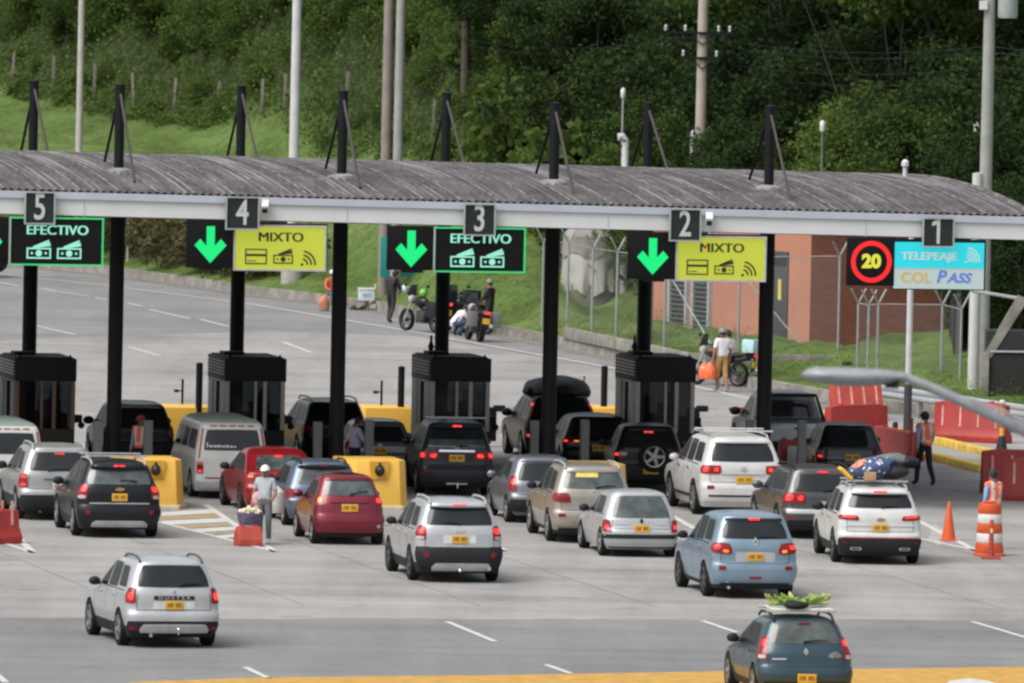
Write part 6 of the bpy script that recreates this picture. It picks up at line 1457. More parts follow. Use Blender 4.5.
BONES = [('pelvis', 'spine', 'torso'), ('spine', 'chest', 'torso'), ('chest', 'neck', 'torso'), ('neck', 'chin', 'head'), ('chin', 'head', 'head'), ('head', 'crown', 'head'),
         ('chest', 'shl', 'torso'), ('shl', 'ell', 'uarm'), ('ell', 'wrl', 'farm'), ('wrl', 'hal', 'hand'), ('chest', 'shr', 'torso'), ('shr', 'elr', 'uarm'), ('elr', 'wrr', 'farm'), ('wrr', 'har', 'hand'),
         ('pelvis', 'hil', 'hip'), ('hil', 'knl', 'thigh'), ('knl', 'anl', 'shin'), ('anl', 'tol', 'foot'), ('pelvis', 'hir', 'hip'), ('hir', 'knr', 'thigh'), ('knr', 'anr', 'shin'), ('anr', 'tor', 'foot')]
def person(label, p, rz, shirt, trousers, pose=None, long_sleeve=False, shorts=False, shoe=SHOE, cap=None, helmet=None, vest=None, hair=True, scale=1.0, z=0.0, group=None, jacket=None, shape=1.08):
    J = {k: Vector(v) for k, v in BASE.items()}
    for k, v in (pose or {}).items(): J[k] = Vector(v)
    names = list(J); idx = {k: i for i, k in enumerate(names)}
    me = bpy.data.meshes.new('body'); me.from_pydata([J[k] for k in names], [(idx[a], idx[b]) for a, b, _ in BONES], [])
    ob = bpy.data.objects.new('body', me); COL.objects.link(ob)
    sk = ob.modifiers.new('skin', 'SKIN'); sk.use_smooth_shade = True
    for i, k in enumerate(names):
        r = RADI[k] * (1.12 if jacket and k in ('chest', 'spine', 'pelvis', 'shl', 'shr', 'ell', 'elr') else 1) * (shape if k in ('spine', 'pelvis', 'chest') else 1)
        me.skin_vertices[0].data[i].radius = (r, r * (.86 if k in ('pelvis', 'spine', 'chest') else 1)); me.skin_vertices[0].data[i].use_root = (k == 'pelvis')
    ss = ob.modifiers.new('sub', 'SUBSURF'); ss.levels = 2; ss.render_levels = 2
    bpy.context.view_layer.update()
    new = bpy.data.meshes.new_from_object(ob.evaluated_get(bpy.context.evaluated_depsgraph_get())); bpy.data.objects.remove(ob); bpy.data.meshes.remove(me)
    sleeve = jacket or shirt
    slots = [SKIN, sleeve, trousers, shoe, HAIRM]
    def near(c):
        best = (9, None, 0)
        for a, b, kind in BONES:
            A, B = J[a], J[b]; d = B - A; t = max(0, min(1, (c - A).dot(d) / d.length_squared)); q = (c - (A + d * t)).length - (RADI[a] + (RADI[b] - RADI[a]) * t)
            if q < best[0]: best = (q, kind, t)
        return best
    bm = bmesh.new(); bm.from_mesh(new); bm.verts.ensure_lookup_table()
    kinds = []
    for f in bm.faces:
        q, kind, t = near(f.calc_center_median()); m = 0; f.smooth = True
        if kind == 'torso': m = 1
        elif kind == 'uarm': m = 1 if (long_sleeve or t < .68) else 0
        elif kind == 'farm': m = 1 if long_sleeve and t < .96 else 0
        elif kind == 'hip': m = 2
        elif kind == 'thigh': m = 2
        elif kind == 'shin': m = 2 if (not shorts or t < .22) and t < .93 else (0 if shorts else 3)
        elif kind == 'foot': m = 3
        f.material_index = m; kinds.append(kind)
        if kind == 'torso' and f.calc_center_median().z < J['pelvis'].z + .05 and (J['chest'] - J['pelvis']).normalized().z > .8: f.material_index = 2
    # fingers, nose, ears: grown from the same skin
    ex = MB()
    for s_, sg in (('l', -1), ('r', 1)):
        W, Hn = J['wr' + s_], J['ha' + s_]; d = (Hn - W).normalized(); side = Vector((0, 1, 0)) if abs(d.y) < .8 else Vector((0, 0, 1)); side = (side - d * side.dot(d)).normalized(); cu = d.cross(side) * sg
        for k in range(4):
            b0 = Hn + side * (.027 - .018 * k); l = (.075, .085, .08, .062)[k]
            ex.tube([b0 - d * .01, b0 + d * l * .5 + cu * .006, b0 + d * l * .85 + cu * .03], [.011, .010, .008], 6)
        ex.tube([W + (Hn - W) * .4 + side * .03, Hn + side * .055, Hn + side * .06 + d * .035], [.013, .012, .009], 6)
    hd = J['head']; up = (J['crown'] - J['neck']).normalized(); fw = Vector((0, 1, 0)); fw = (fw - up * fw.dot(up)).normalized(); sd = fw.cross(up)
    ex.ball(hd + fw * .098 - up * .02, (.016, .02, .022), 8); ex.ball(hd + sd * .094, (.014, .022, .03), 8); ex.ball(hd - sd * .094, (.014, .022, .03), 8)
    em = ex.mesh('extra', SKIN); bm2 = bmesh.new(); bm2.from_mesh(em); vm = {}
    for v in bm2.verts: vm[v] = bm.verts.new(v.co)
    for f in bm2.faces: nf = bm.faces.new([vm[v] for v in f.verts]); nf.material_index = 0; nf.smooth = True
    eyes = MB()
    for s_ in (-1, 1): eyes.ball(hd + fw * .094 + sd * .034 * s_ + up * .012, (.012, .008, .008), 8)
    eyes.box(hd + fw * .097 - up * .055, (.045, .01, .01))
    e2 = eyes.mesh('e', HAIRM); bm3 = bmesh.new(); bm3.from_mesh(e2); vm = {}
    for v in bm3.verts: vm[v] = bm.verts.new(v.co)
    for f in bm3.faces: nf = bm.faces.new([vm[v] for v in f.verts]); nf.material_index = 4
    nbody = len(kinds)
    root = thing('person', label, 'person', (p.x, p.y, z), rz, group); root.scale = (scale,) * 3
    vest_f = [f.index for f, k in zip(bm.faces, kinds) if k == 'torso' and (f.calc_center_median() - J['neck']).length > .09 and f.calc_center_median().z > J['pelvis'].z + .02] if vest else []
    if vest:
        bm.normal_update(); bm.faces.ensure_lookup_table(); q = MB(); mp = {}
        for fi in vest_f:
            f = bm.faces[fi]; ids = []
            for v in f.verts:
                if v not in mp: mp[v] = len(q.v); q.v.append(tuple(v.co + v.normal * .016))
                ids.append(mp[v])
            c = f.calc_center_median(); x = abs(c.x); hz = (c - J['pelvis']).dot((J['chest'] - J['pelvis']).normalized())
            st = (abs(x - .095) < .028 and hz > .12) or (.09 < hz < .13)
            q.f.append(ids); q.m.append(1 if st else 0)
        q.build('safety_vest', [vest, mat('reflective_strip', (.66, .62, .55), .4)], root)
    new2 = bpy.data.meshes.new('body'); bm.to_mesh(new2); bm.free()
    for m in slots: new2.materials.append(m)
    link('body', new2, root)
    M = Matrix((( sd.x, fw.x, up.x), (sd.y, fw.y, up.y), (sd.z, fw.z, up.z))).to_4x4()
    if cap or helmet or hair:
        q = MB(); nm, mm_ = ('helmet', helmet) if helmet else (('cap', cap) if cap else ('hair', HAIRM)); R = .128 if helmet else (.108 if cap else .106)
        o = hd + up * (.02 if not helmet else .01)
        prof = [(R * math.cos(a_), R * 1.02 * math.sin(a_)) for a_ in np.linspace(RAD(-8 if not helmet else -48), RAD(89), 9)]
        q.lathe(prof, 18, Matrix.Translation(o) @ M)
        if cap: q2 = MB().ball(o - fw * .03 - up * .045, (.088, .075, .06), 12); q2.build('hair', HAIRM, root)
        if not cap and not helmet: q.ball(o - fw * .035 - up * .02, (.095, .08, .09), 12)
        if cap: q.add([o + fw * (R * .9) + sd * .085 + up * .01, o + fw * (R + .085) + sd * .05 - up * .01, o + fw * (R + .085) - sd * .05 - up * .01, o + fw * (R * .9) - sd * .085 + up * .01, o + fw * (R * .8) + sd * .085 + up * .03, o + fw * (R * .8) - sd * .085 + up * .03], [(0, 1, 2, 3), (4, 0, 3, 5)])
        q.build(nm, mm_, root)
        if helmet: MB().box(o + fw * .112 - up * .02, (.17, .03, .075)).build('visor', GLASS, root, bevel=.012)
    return root
BLUSH = mat('light_blue_shirt', (.23, .33, .55), .8, 0, .1, 5); NAVYT = mat('navy_trousers', (.012, .014, .024), .85); VESTO = mat('orange_vest', (.85, .16, .06), .6); CAPN = mat('navy_cap', (.012, .013, .02), .7)
WSH = mat('white_shirt', (.68, .66, .68), .8, 0, .06, 5); LAV = mat('lavender_shirt', (.50, .48, .60), .8, 0, .06, 5); GRYSH = mat('pale_grey_shirt', (.36, .39, .42), .8, 0, .1, 5); GRYT = mat('grey_trousers', (.12, .13, .14), .85, 0, .1, 5); KHK = mat('khaki_shorts', (.42, .25, .08), .85, 0, .1, 5); BLKJ = mat('black_jacket', (.014, .014, .018), .7); CAPW = mat('white_cap', (.66, .66, .64), .7)
# walking guard seen from behind-left
person('guard in blue shirt and orange vest walking away on the right lane', G(924, 486), RAD(28), BLUSH, NAVYT, dict(knl=(-.09, .16, .51), anl=(-.09, .20, .10), tol=(-.10, .36, .05), knr=(.09, -.07, .50), anr=(.09, -.30, .13), tor=(.10, -.17, .04), ell=(-.25, -.10, 1.14), wrl=(-.25, -.09, .90), hal=(-.25, -.07, .82), elr=(.24, .05, 1.13), wrr=(.24, .18, .93), har=(.24, .22, .86)), True, cap=CAPN, vest=VESTO, shape=1.15, scale=1.03)
person('guard in blue shirt and orange vest standing behind the banded drum', G(992, 549), RAD(38), BLUSH, NAVYT, dict(elr=(.23, .05, 1.13), wrr=(.20, .22, 1.0), har=(.18, .30, .98)), True, cap=CAPN, vest=VESTO, shape=1.18)
person('street vendor in pale grey shirt and white cap beside the fruit basket', G(264, 544), RAD(165), GRYSH, GRYT, dict(elr=(.25, -.03, 1.14), wrr=(.27, .06, .90), har=(.27, .08, .82), ell=(-.25, .02, 1.13), wrl=(-.22, .22, .98), hal=(-.20, .29, .96)), False, shoe=SHOEW, cap=CAPW, scale=.98, shape=1.2)
person('barefoot looking man in white shirt and khaki shorts carrying orange bags on the exit road', G(721.5, 392), RAD(24), WSH, KHK, dict(ell=(-.25, -.05, 1.13), wrl=(-.28, -.02, .88), hal=(-.28, -.01, .80), knl=(-.09, .10, .50), anl=(-.09, .08, .10), tol=(-.10, .24, .04), knr=(.09, -.02, .50), anr=(.09, -.18, .10), tor=(.10, -.04, .04)), False, True, SHOEW, cap=mat('grey_green_cap', (.2, .24, .2), .7), scale=1.03)['label'] = 'man in white shirt and khaki shorts carrying orange bags on the exit road'
person('attendant in lavender shirt and dark trousers leaning towards the pewter hatchback', G(354, 489), RAD(-60), LAV, NAVYT, dict(neck=(0, .06, 1.46), chin=(0, .09, 1.53), head=(0, .10, 1.61), crown=(0, .10, 1.69), elr=(.22, .12, 1.15), wrr=(.16, .32, 1.12), har=(.14, .40, 1.11), ell=(-.24, .02, 1.13), wrl=(-.2, .2, 1.0), hal=(-.18, .28, 1.0)), True, scale=.99)
person('attendant in an orange vest behind the pair of grey guard posts at the left', G(140, 487), RAD(150), mat('pale_blue_shirt', (.30, .34, .48), .8), NAVYT, dict(), True, vest=VESTO, cap=mat('dull_red_cap', (.3, .06, .04), .7), scale=.97)
# motorcyclists on the shoulder
person('motorcyclist in black holding a white helmet, left of the green helmeted bike', G(391, 323), RAD(-35), BLKJ, BLKJ, dict(neck=(0, .12, 1.44), chin=(0, .17, 1.49), head=(0, .19, 1.56), crown=(0, .20, 1.635), chest=(0, .05, 1.30), elr=(.24, .12, 1.10), wrr=(.18, .32, 1.06), har=(.15, .39, 1.08), ell=(-.24, .14, 1.10), wrl=(-.16, .34, 1.04), hal=(-.12, .4, 1.06), knl=(-.12, .1, .5), anl=(-.12, .02, .09), knr=(.11, -.06, .5), anr=(.11, -.26, .1), tor=(.12, -.12, .04)), True, jacket=BLKJ)
person('crouching person in a white shirt beside the pannier motorcycles', G(455, 336), RAD(-60), WSH, mat('blue_jeans', (.04, .06, .14), .85), dict(pelvis=(0, -.1, .36), spine=(0, .04, .50), chest=(0, .18, .66), neck=(0, .28, .76), chin=(0, .36, .80), head=(0, .40, .87), crown=(0, .41, .95), shl=(-.175, .22, .72), ell=(-.22, .35, .50), wrl=(-.18, .52, .36), hal=(-.16, .58, .30), shr=(.175, .22, .72), elr=(.22, .35, .50), wrr=(.18, .52, .36), har=(.16, .58, .30),
    hil=(-.09, -.08, .36), knl=(-.18, .30, .44), anl=(-.14, .02, .09), tol=(-.15, .17, .035), hir=(.09, -.08, .36), knr=(.18, .30, .42), anr=(.14, .02, .09), tor=(.15, .17, .035)), True)
person('motorcyclist in black standing beyond the pannier motorcycles', G(489, 335), RAD(60), BLKJ, BLKJ, dict(elr=(.25, .08, 1.14), wrr=(.2, .28, 1.02), har=(.18, .34, 1.0), ell=(-.25, .08, 1.14), wrl=(-.2, .28, 1.02), hal=(-.18, .34, 1.0)), True, jacket=BLKJ, cap=mat('grey_cap', (.2, .2, .19), .7), scale=1.0)

# ------------------------------------------------------------------ motorcycles
def moto(label, p, rz, colr, z=0.0, box=None, panniers=None, lean=.06, plate=True):
    t = thing('motorcycle', label, 'motorcycle', (p.x, p.y, z), rz); t.rotation_euler = (0, lean, rz); t.scale = (1.15, 1.08, 1.14)
    wb, r = 1.42, .31
    for y in (0, wb):
        w = MB(); M = Matrix.Translation((0, y, r)) @ Matrix.Rotation(math.pi / 2, 4, 'Y')
        w.lathe([(r * .78, -.05), (r * .95, -.06), (r, -.02), (r, .02), (r * .95, .06), (r * .78, .05)], 24, M, closed=True); wo = w.build('wheel', TYRE, t)
        q = MB(); q.lathe([(r * .79, -.03), (r * .79, .03), (r * .70, .02), (r * .70, -.02)], 20, M, closed=True); q.lathe([(.05, -.07), (.05, .07)], 10, M)
        for k in range(6): a_ = k * math.pi / 3; q.tube([(0, y, r), (0, y + r * .74 * math.cos(a_), r + r * .74 * math.sin(a_))], .014, 5)
        q.build('rim', RIMD, wo)
    MB().tube([(-.09, wb, r), (-.09, wb - .28, .84)], .025, 8).tube([(.09, wb, r), (.09, wb - .28, .84)], .025, 8).build('fork', GALV, t)
    MB().tube([(-.36, wb - .42, 1.05), (-.18, wb - .32, 1.02), (.18, wb - .32, 1.02), (.36, wb - .42, 1.05)], .016, 8).build('handlebar', BLK, t)
    MB().box((0, .62, .42), (.28, .42, .34)).lathe([(.14, -.17), (.14, .17)], 14, Matrix.Translation((0, .55, .38)) @ Matrix.Rotation(math.pi / 2, 4, 'Y')).build('engine', mat('engine_grey', (.06, .06, .065), .4, .5), t, bevel=.02)
    MB().tube([(0, wb - .30, .80), (0, .7, .62), (0, .35, .60), (0, -.35, .72)], .045, 8).tube([(-.07, .2, .45), (-.07, 0, r)], .03).tube([(.07, .2, .45), (.07, 0, r)], .03).build('frame', BLK, t)
    MB().ball((0, .78, .82), (.15, .30, .15), 14).build('fuel_tank', colr, t); MB().ball((0, .22, .78), (.14, .36, .075), 12).box((0, -.18, .80), (.2, .3, .07)).build('seat', BLK, t, bevel=.01)
    MB().ball((0, -.38, .80), (.10, .22, .08), 12).build('tail_cowl', colr, t); MB().box((0, -.57, .80), (.16, .04, .07)).build('tail_lamp', LIT, t, bevel=.01)
    MB().box((0, -.50, .60), (.04, .04, .34)).build('mudguard', BLK, t); MB().box((0, -.535, .58), (.2, .012, .15)).build('licence_plate', PLATEY, t)
    MB().ball((0, wb - .18, .88), (.12, .10, .12), 12).build('headlamp', CLEARL, t); MB().add([(-.16, wb - .16, .98), (.16, wb - .16, .98), (.10, wb - .26, 1.28), (-.10, wb - .26, 1.28), (-.16, wb - .14, .98), (.16, wb - .14, .98), (.10, wb - .24, 1.28), (-.10, wb - .24, 1.28)], [(0, 1, 2, 3), (7, 6, 5, 4), (0, 4, 5, 1), (2, 6, 7, 3), (1, 5, 6, 2), (0, 3, 7, 4)]).build('wind_shield', GLASSL, t)
    MB().tube([(.14, .5, .30), (.16, .1, .32), (.17, -.42, .46)], [.03, .045, .055], 10).build('exhaust', CHROME, t)
    for s_ in (-1, 1): MB().tube([(s_ * .3, wb - .40, 1.05), (s_ * .38, wb - .36, 1.22)], .01).ball((s_ * .38, wb - .37, 1.25), (.06, .02, .045), 8).build('mirror', BLK, t)
    if panniers:
        for s_ in (-1, 1): MB().box((s_ * .32, -.22, .62), (.22, .46, .40)).build('pannier', panniers, t, bevel=.03)
    if box: MB().box((0, -.42, 1.03), (.44, .40, .34)).build('top_box', box, t, bevel=.05)
    return t
GRNB = paint('lime_green', (.16, .42, .05), 0, .35); BLKB = paint('gloss_black', (.012, .012, .014), .1, .3)
ALU = mat('aluminium_pannier', (.20, .20, .195), .4, .5); BOXW = mat('white_top_box', (.62, .66, .68), .4); BOXB = mat('pale_blue_top_box', (.38, .56, .60), .45)
def rest(t, lab, m, off, sc=1.0):
    h = thing('crash_helmet', lab, 'helmet', t.matrix_basis @ Vector(off)); MB().ball((0, 0, .12), (.13, .15, .14), 16).build('shell', m, h); MB().box((0, .125, .12), (.18, .06, .08)).build('visor', GLASS, h, bevel=.02); return h
b1 = moto('black motorcycle with a lime green helmet on its tank, parked at the kerb', G(436, 333), RAD(38), BLKB, box=BLK, panniers=BLK); rest(b1, 'lime green and white helmet lying on the black motorcycle', GRNB, (0, .72, .96))
b2 = moto('touring motorcycle with aluminium panniers and lit tail lamp', G(480, 342), RAD(14), BLKB, panniers=ALU, box=None)
b3 = moto('dark motorcycle behind the touring one, loaded with black bags', G(464, 333), RAD(20), BLKB, panniers=BLK, box=BLK)
rest(b3, 'black helmet on top of the loaded dark motorcycle', BLKB, (0, .3, .86))
t = thing('rubble_pile', 'pile of grey stones at the broken kerb right of the second front column', 'rubble', G(365, 310)); r_ = random.Random(8)
q = MB()
for k in range(26): q.box((r_.uniform(-.42, .42), r_.uniform(-.2, .2), r_.uniform(.05, .26)), (r_.uniform(.1, .28), r_.uniform(.1, .25), r_.uniform(.08, .2)), r_.uniform(0, 3), rx=r_.uniform(-.5, .5))
q.build('stones', CONCD, t, smooth=False)
t = thing('cooler_box', 'white cooler box with a pale blue label standing on the stones by the kerb', 'cooler', G(366, 310) + Vector((0, .05, .30)), .15)
MB().box((0, 0, .17), (.50, .36, .34)).build('box', BOXW, t, bevel=.03); MB().box((0, 0, .38), (.54, .40, .08)).build('lid', WHITE, t, bevel=.03); MB().box((0, -.185, .2), (.3, .01, .12)).build('label_patch', mat('pale_blue_label', (.30, .42, .55), .5), t); MB().box((.27, 0, .40), (.03, .1, .30), ry=.2).build('handle', WHITE, t)
t = thing('shopping_bag', 'orange and green bag on the ground left of the second front column', 'bag', G(324, 311)); MB().lathe([(.08, .0), (.16, .02), (.19, .2), (.15, .4), (.05, .52)], 14).build('bag', mat('orange_green_bag', (.42, .17, .09), .7, 0, .5, 5), t); MB().lathe([(.165, .02), (.175, .16)], 14).build('green_base', mat('dull_green', (.12, .24, .14), .7), t)
person('roadside seller in white hat sitting on the kerb, half hidden by a front column', G(332, 306), RAD(200), mat('orange_red_jacket', (.5, .11, .05), .7), GRYT, dict(pelvis=(0, -.1, .42), spine=(0, -.1, .58), chest=(0, -.06, .78), neck=(0, -.04, .92), chin=(0, -.02, .99), head=(0, -.02, 1.07), crown=(0, -.03, 1.145), shl=(-.175, -.06, .86), ell=(-.25, .04, .62), wrl=(-.2, .28, .55), hal=(-.18, .35, .53), shr=(.175, -.06, .86), elr=(.25, .04, .62), wrr=(.2, .28, .55), har=(.18, .35, .53),
    hil=(-.09, -.08, .42), knl=(-.14, .36, .46), anl=(-.12, .34, .10), tol=(-.13, .50, .04), hir=(.09, -.08, .42), knr=(.14, .36, .46), anr=(.12, .34, .10), tor=(.13, .50, .04)), True, cap=CAPW)
b5 = moto('small motorcycle with a pale blue top box beside the man in khaki shorts', G(738, 387), RAD(50), BLKB, box=BOXB)
person('dark haired person in a pale shirt sitting on the motorcycle with the pale blue box', b5.location + Vector((math.sin(-RAD(50)), math.cos(RAD(50)), 0)) * .25, RAD(50), mat('pale_shirt', (.5, .48, .46), .8), NAVYT, dict(pelvis=(0, .0, .86), spine=(0, .03, 1.02), chest=(0, .08, 1.2), neck=(0, .12, 1.34), chin=(0, .15, 1.41), head=(0, .16, 1.49), crown=(0, .15, 1.57), shl=(-.17, .1, 1.28), ell=(-.24, .28, 1.08), wrl=(-.28, .5, 1.02), hal=(-.29, .57, 1.02), shr=(.17, .1, 1.28), elr=(.24, .28, 1.08), wrr=(.28, .5, 1.02), har=(.29, .57, 1.02), hil=(-.1, .02, .84), knl=(-.2, .36, .66), anl=(-.18, .26, .26), tol=(-.18, .40, .22), hir=(.1, .02, .84), knr=(.2, .36, .66), anr=(.18, .26, .26), tor=(.18, .40, .22)), False)
# things held or carried
h = thing('crash_helmet', 'white helmet in the hands of the motorcyclist in black', 'helmet', G(391, 323) + Vector((.42, .06, 1.0))); MB().ball((0, 0, .1), (.13, .15, .14), 16).build('shell', BOXW, h); MB().box((.10, .0, .1), (.08, .18, .08)).build('visor', GLASS, h, bevel=.02)
bag = mat('orange_carrier_bag', (.72, .14, .05), .6, 0, .2, 8)
pm = G(721.5, 392)
for (dx, dy, s_, lb) in ((-.34, -.08, 1.0, 'orange bag of fruit hanging from the left hand of the man in khaki shorts'), (-.50, .06, .8, 'smaller orange and white bag carried by the man in khaki shorts')):
    t = thing('carrier_bag', lb, 'bag', (pm.x + dx, pm.y + dy, .36), 0, 'orange carrier bags'); MB().lathe([(.05, .02), (.17 * s_, .0), (.20 * s_, .16), (.17 * s_, .32), (.07, .44)], 14).build('bag', bag, t); MB().tube([(.05, 0, .42), (.02, 0, .50), (-.05, 0, .42)], .012, 6).build('handles', WHITE, t)
    if s_ < 1: MB().ball((0, -.03, .30), (.13, .12, .09), 10).build('contents', mat('pale_fruit', (.6, .42, .25), .7), t)
vb = G(249, 545); vd = vb + Vector((0, 0, .43))
t = thing('fruit_basket', 'basket of pale snack packets on the small red block beside the vendor', 'basket', vd, .1); t.scale = (.88, .88, .9)
MB().lathe([(.24, 0), (.28, .12), (.32, .30), (.30, .31), (.26, .14), (.22, .03)], 18).build('basket', mat('blue_brown_wicker', (.10, .09, .16), .8, 0, .5, 14), t)
q = MB(); r_ = random.Random(3)
for k in range(34): a_ = r_.uniform(0, 6.28); d_ = .26 * r_.random() ** .5; q.ball((d_ * math.cos(a_), d_ * math.sin(a_), .30 + .14 * (1 - d_ / .28) + r_.uniform(-.02, .02)), (.07, .06, .045), 8, rz=a_)
q.build('packets', mat('pale_packets', (.62, .55, .40), .6, 0, .3, 9), t)
t = thing('shoulder_bag', 'pink and white bundle hanging at the vendor arm above the basket', 'bag', G(256, 544) + Vector((0, .1, .72))); MB().ball((0, 0, .22), (.11, .09, .2), 12).ball((.02, .0, .05), (.13, .10, .12), 12).build('bundle', mat('pink_white_bundle', (.55, .28, .30), .7, 0, .35, 10), t)
t = thing('white_sack', 'white sack hanging from the vendor other arm before the blue-grey hatchback', 'bag', G(274, 541) + Vector((0, -.05, .62))); MB().lathe([(.06, .02), (.20, 0), (.24, .22), (.20, .46), (.08, .58)], 14).build('sack', mat('dirty_white_sack', (.52, .51, .49), .75, 0, .2, 7), t)

# ------------------------------------------------------------------ loads on car roofs
def crumple(r, seed, n=22, amp=.12):
    r_ = random.Random(seed); mb = MB().ball((0, 0, 0), r, n); ph = [(r_.uniform(2, 6), r_.uniform(0, 6)) for _ in range(6)]
    mb.v = [tuple(c * (1 + amp * sum(math.sin(ph[i][0] * 1.3 * (x / r[0]) * 2 + ph[i][1]) * math.cos(ph[i + 1][0] * (y / r[1]) + z * 7) for i in (0, 2, 4)) / 3) for c in (x, y, z)) for (x, y, z) in mb.v]
    return mb
W_ = WCAP; zr = W_.H + .11; hd_ = W_.root.rotation_euler.z
def load(name, label, cat, car, off, extra=0): return thing(name, label, cat, car.at(*off), car.root.rotation_euler.z + extra)
SPOT = bpy.data.materials.new('spotted_blue_cloth'); SPOT.use_nodes = True; nt = SPOT.node_tree; b = nt.nodes['Principled BSDF']; b.inputs['Roughness'].default_value = .8
tc = nt.nodes.new('ShaderNodeTexCoord'); vo = nt.nodes.new('ShaderNodeTexVoronoi'); vo.inputs['Scale'].default_value = 9; nt.links.new(tc.outputs['Object'], vo.inputs['Vector']); cr = nt.nodes.new('ShaderNodeValToRGB'); cr.color_ramp.interpolation = 'CONSTANT'; nt.links.new(vo.outputs['Distance'], cr.inputs['Fac'])
cr.color_ramp.elements[0].color = (.60, .62, .62, 1); cr.color_ramp.elements[1].position = .30; cr.color_ramp.elements[1].color = (.045, .075, .16, 1); nt.links.new(cr.outputs['Color'], b.inputs['Base Color'])
t = load('cloth_bundle', 'blue and white spotted bundle on the roof of the white crossover', 'bundle', W_, (-.08, .25, zr + .22)); crumple((.50, .46, .24), 4, 24, .22).build('bundle', SPOT, t); t.rotation_euler[1] = -.25
t = load('orange_bundle', 'small orange and pink bundle at the left end of the spotted roof load', 'bundle', W_, (-.34, .24, zr + .30)); crumple((.20, .36, .08), 9, 16, .25).build('bundle', mat('orange_pink_cloth', (.48, .20, .14), .8, 0, .6, 12), t); t.rotation_euler[1] = -.6
t = load('dark_suitcase', 'black duffel bag on the right half of the white crossover roof', 'bag', W_, (.38, .35, zr + .16)); crumple((.38, .45, .17), 12, 18, .06).build('bag', mat('black_canvas', (.016, .017, .02), .75), t); MB().tube([(-.2, -.3, .14), (0, -.34, .22), (.2, -.3, .14)], .02).build('handle', BLK, t)
t = load('grey_bundle', 'long grey rolled bundle with a black end on top of the roof load', 'bundle', W_, (.42, .45, zr + .40)); crumple((.40, .30, .15), 31, 20, .25).build('roll', mat('grey_blanket', (.13, .14, .145), .85, 0, .2, 8), t); crumple((.20, .24, .11), 15, 14, .25).build('dark_end', BLK, t).location = (.34, -.06, -.02)
t = load('carton', 'small brown carton at the rear edge of the white crossover roof rack', 'box', W_, (-.17, -.32, zr + .09)); MB().box((0, 0, 0), (.24, .2, .17)).build('carton', mat('brown_cardboard', (.38, .23, .13), .8), t, bevel=.01); MB().box((0, -.0, .0865), (.24, .05, .003)).build('tape', mat('pale_tape', (.5, .4, .28), .4), t)
t = load('yellow_board', 'yellow foam board sticking out at the left of the white crossover roof', 'board', W_, (-.66, .05, zr + .13)); MB().box((0, 0, 0), (.32, .6, .07), ry=.75).build('board', YEL, t, bevel=.01)
T_ = TALL
t = load('roof_tarpaulin', 'black tarpaulin bulging over the roof load of the tall black SUV', 'tarpaulin', T_, (.05, .5, T_.H + .06)); crumple((.86, 1.0, .36), 21, 26, .07).build('cover', mat('black_tarpaulin', (.012, .014, .014), .6, 0, .2, 5), t); crumple((.2, .3, .14), 3, 12).build('loose_corner', BLK, t).location = (-.72, -.3, -.02); MB().tube([(.62, -.2, .05), (.64, -.2, .36)], .02, 6).build('antenna_stub', BLK, t)
S_ = STEP
bn = thing('plantain_bunch', 'heap of green plantains tied on the roof bars of the slate blue hatchback', 'plantains', S_.at(.03, .45, S_.H + .13), S_.root.rotation_euler.z)
GRN1 = mat('green_plantain', (.20, .30, .055), .5, 0, .3, 10); GRN2 = mat('pale_green_plantain', (.34, .42, .13), .5, 0, .25, 10)
r_ = random.Random(5)
for g_ in range(9):                                  # nine hands of fruit
    q = MB(); cx, cy = -.46 + .92 * ((g_ * 5) % 9) / 8, r_.uniform(-.42, .42); a0 = r_.uniform(0, 6.28)
    for k in range(9):
        a_ = a0 + (k - 4) * .17 + r_.uniform(-.05, .05); l = r_.uniform(.2, .3); el = r_.uniform(.05, .6); dx, dy = math.cos(a_), math.sin(a_); b0 = Vector((cx + .02 * k, cy, .05 + r_.uniform(0, .06)))
        q.tube([b0, b0 + Vector((dx * l * .4, dy * l * .4, .02 + l * .25 * el)), b0 + Vector((dx * l * .8, dy * l * .8, l * .75 * el)), b0 + Vector((dx * l * .9, dy * l * .9, l * 1.0 * el))], [.012, .036, .032, .010], 7)
    q.build('hand', GRN1 if g_ % 3 else GRN2, bn)
MB().tube([(-.55, 0, .06), (.55, .05, .07)], [.05, .035], 8).build('stalk', GRN2, bn)
t = load('dark_bag', 'dark bag wedged among the plantains on the slate blue hatchback', 'bag', S_, (-.1, .02, S_.H + .19)); crumple((.24, .16, .08), 6, 14).build('bag', BLK, t)
t = load('roof_board', 'white flat board under the plantains on the slate blue hatchback', 'board', S_, (.03, .45, S_.H + .112)); MB().box((0, 0, 0), (1.12, .95, .02)).build('board', WHITE, t, bevel=.004)
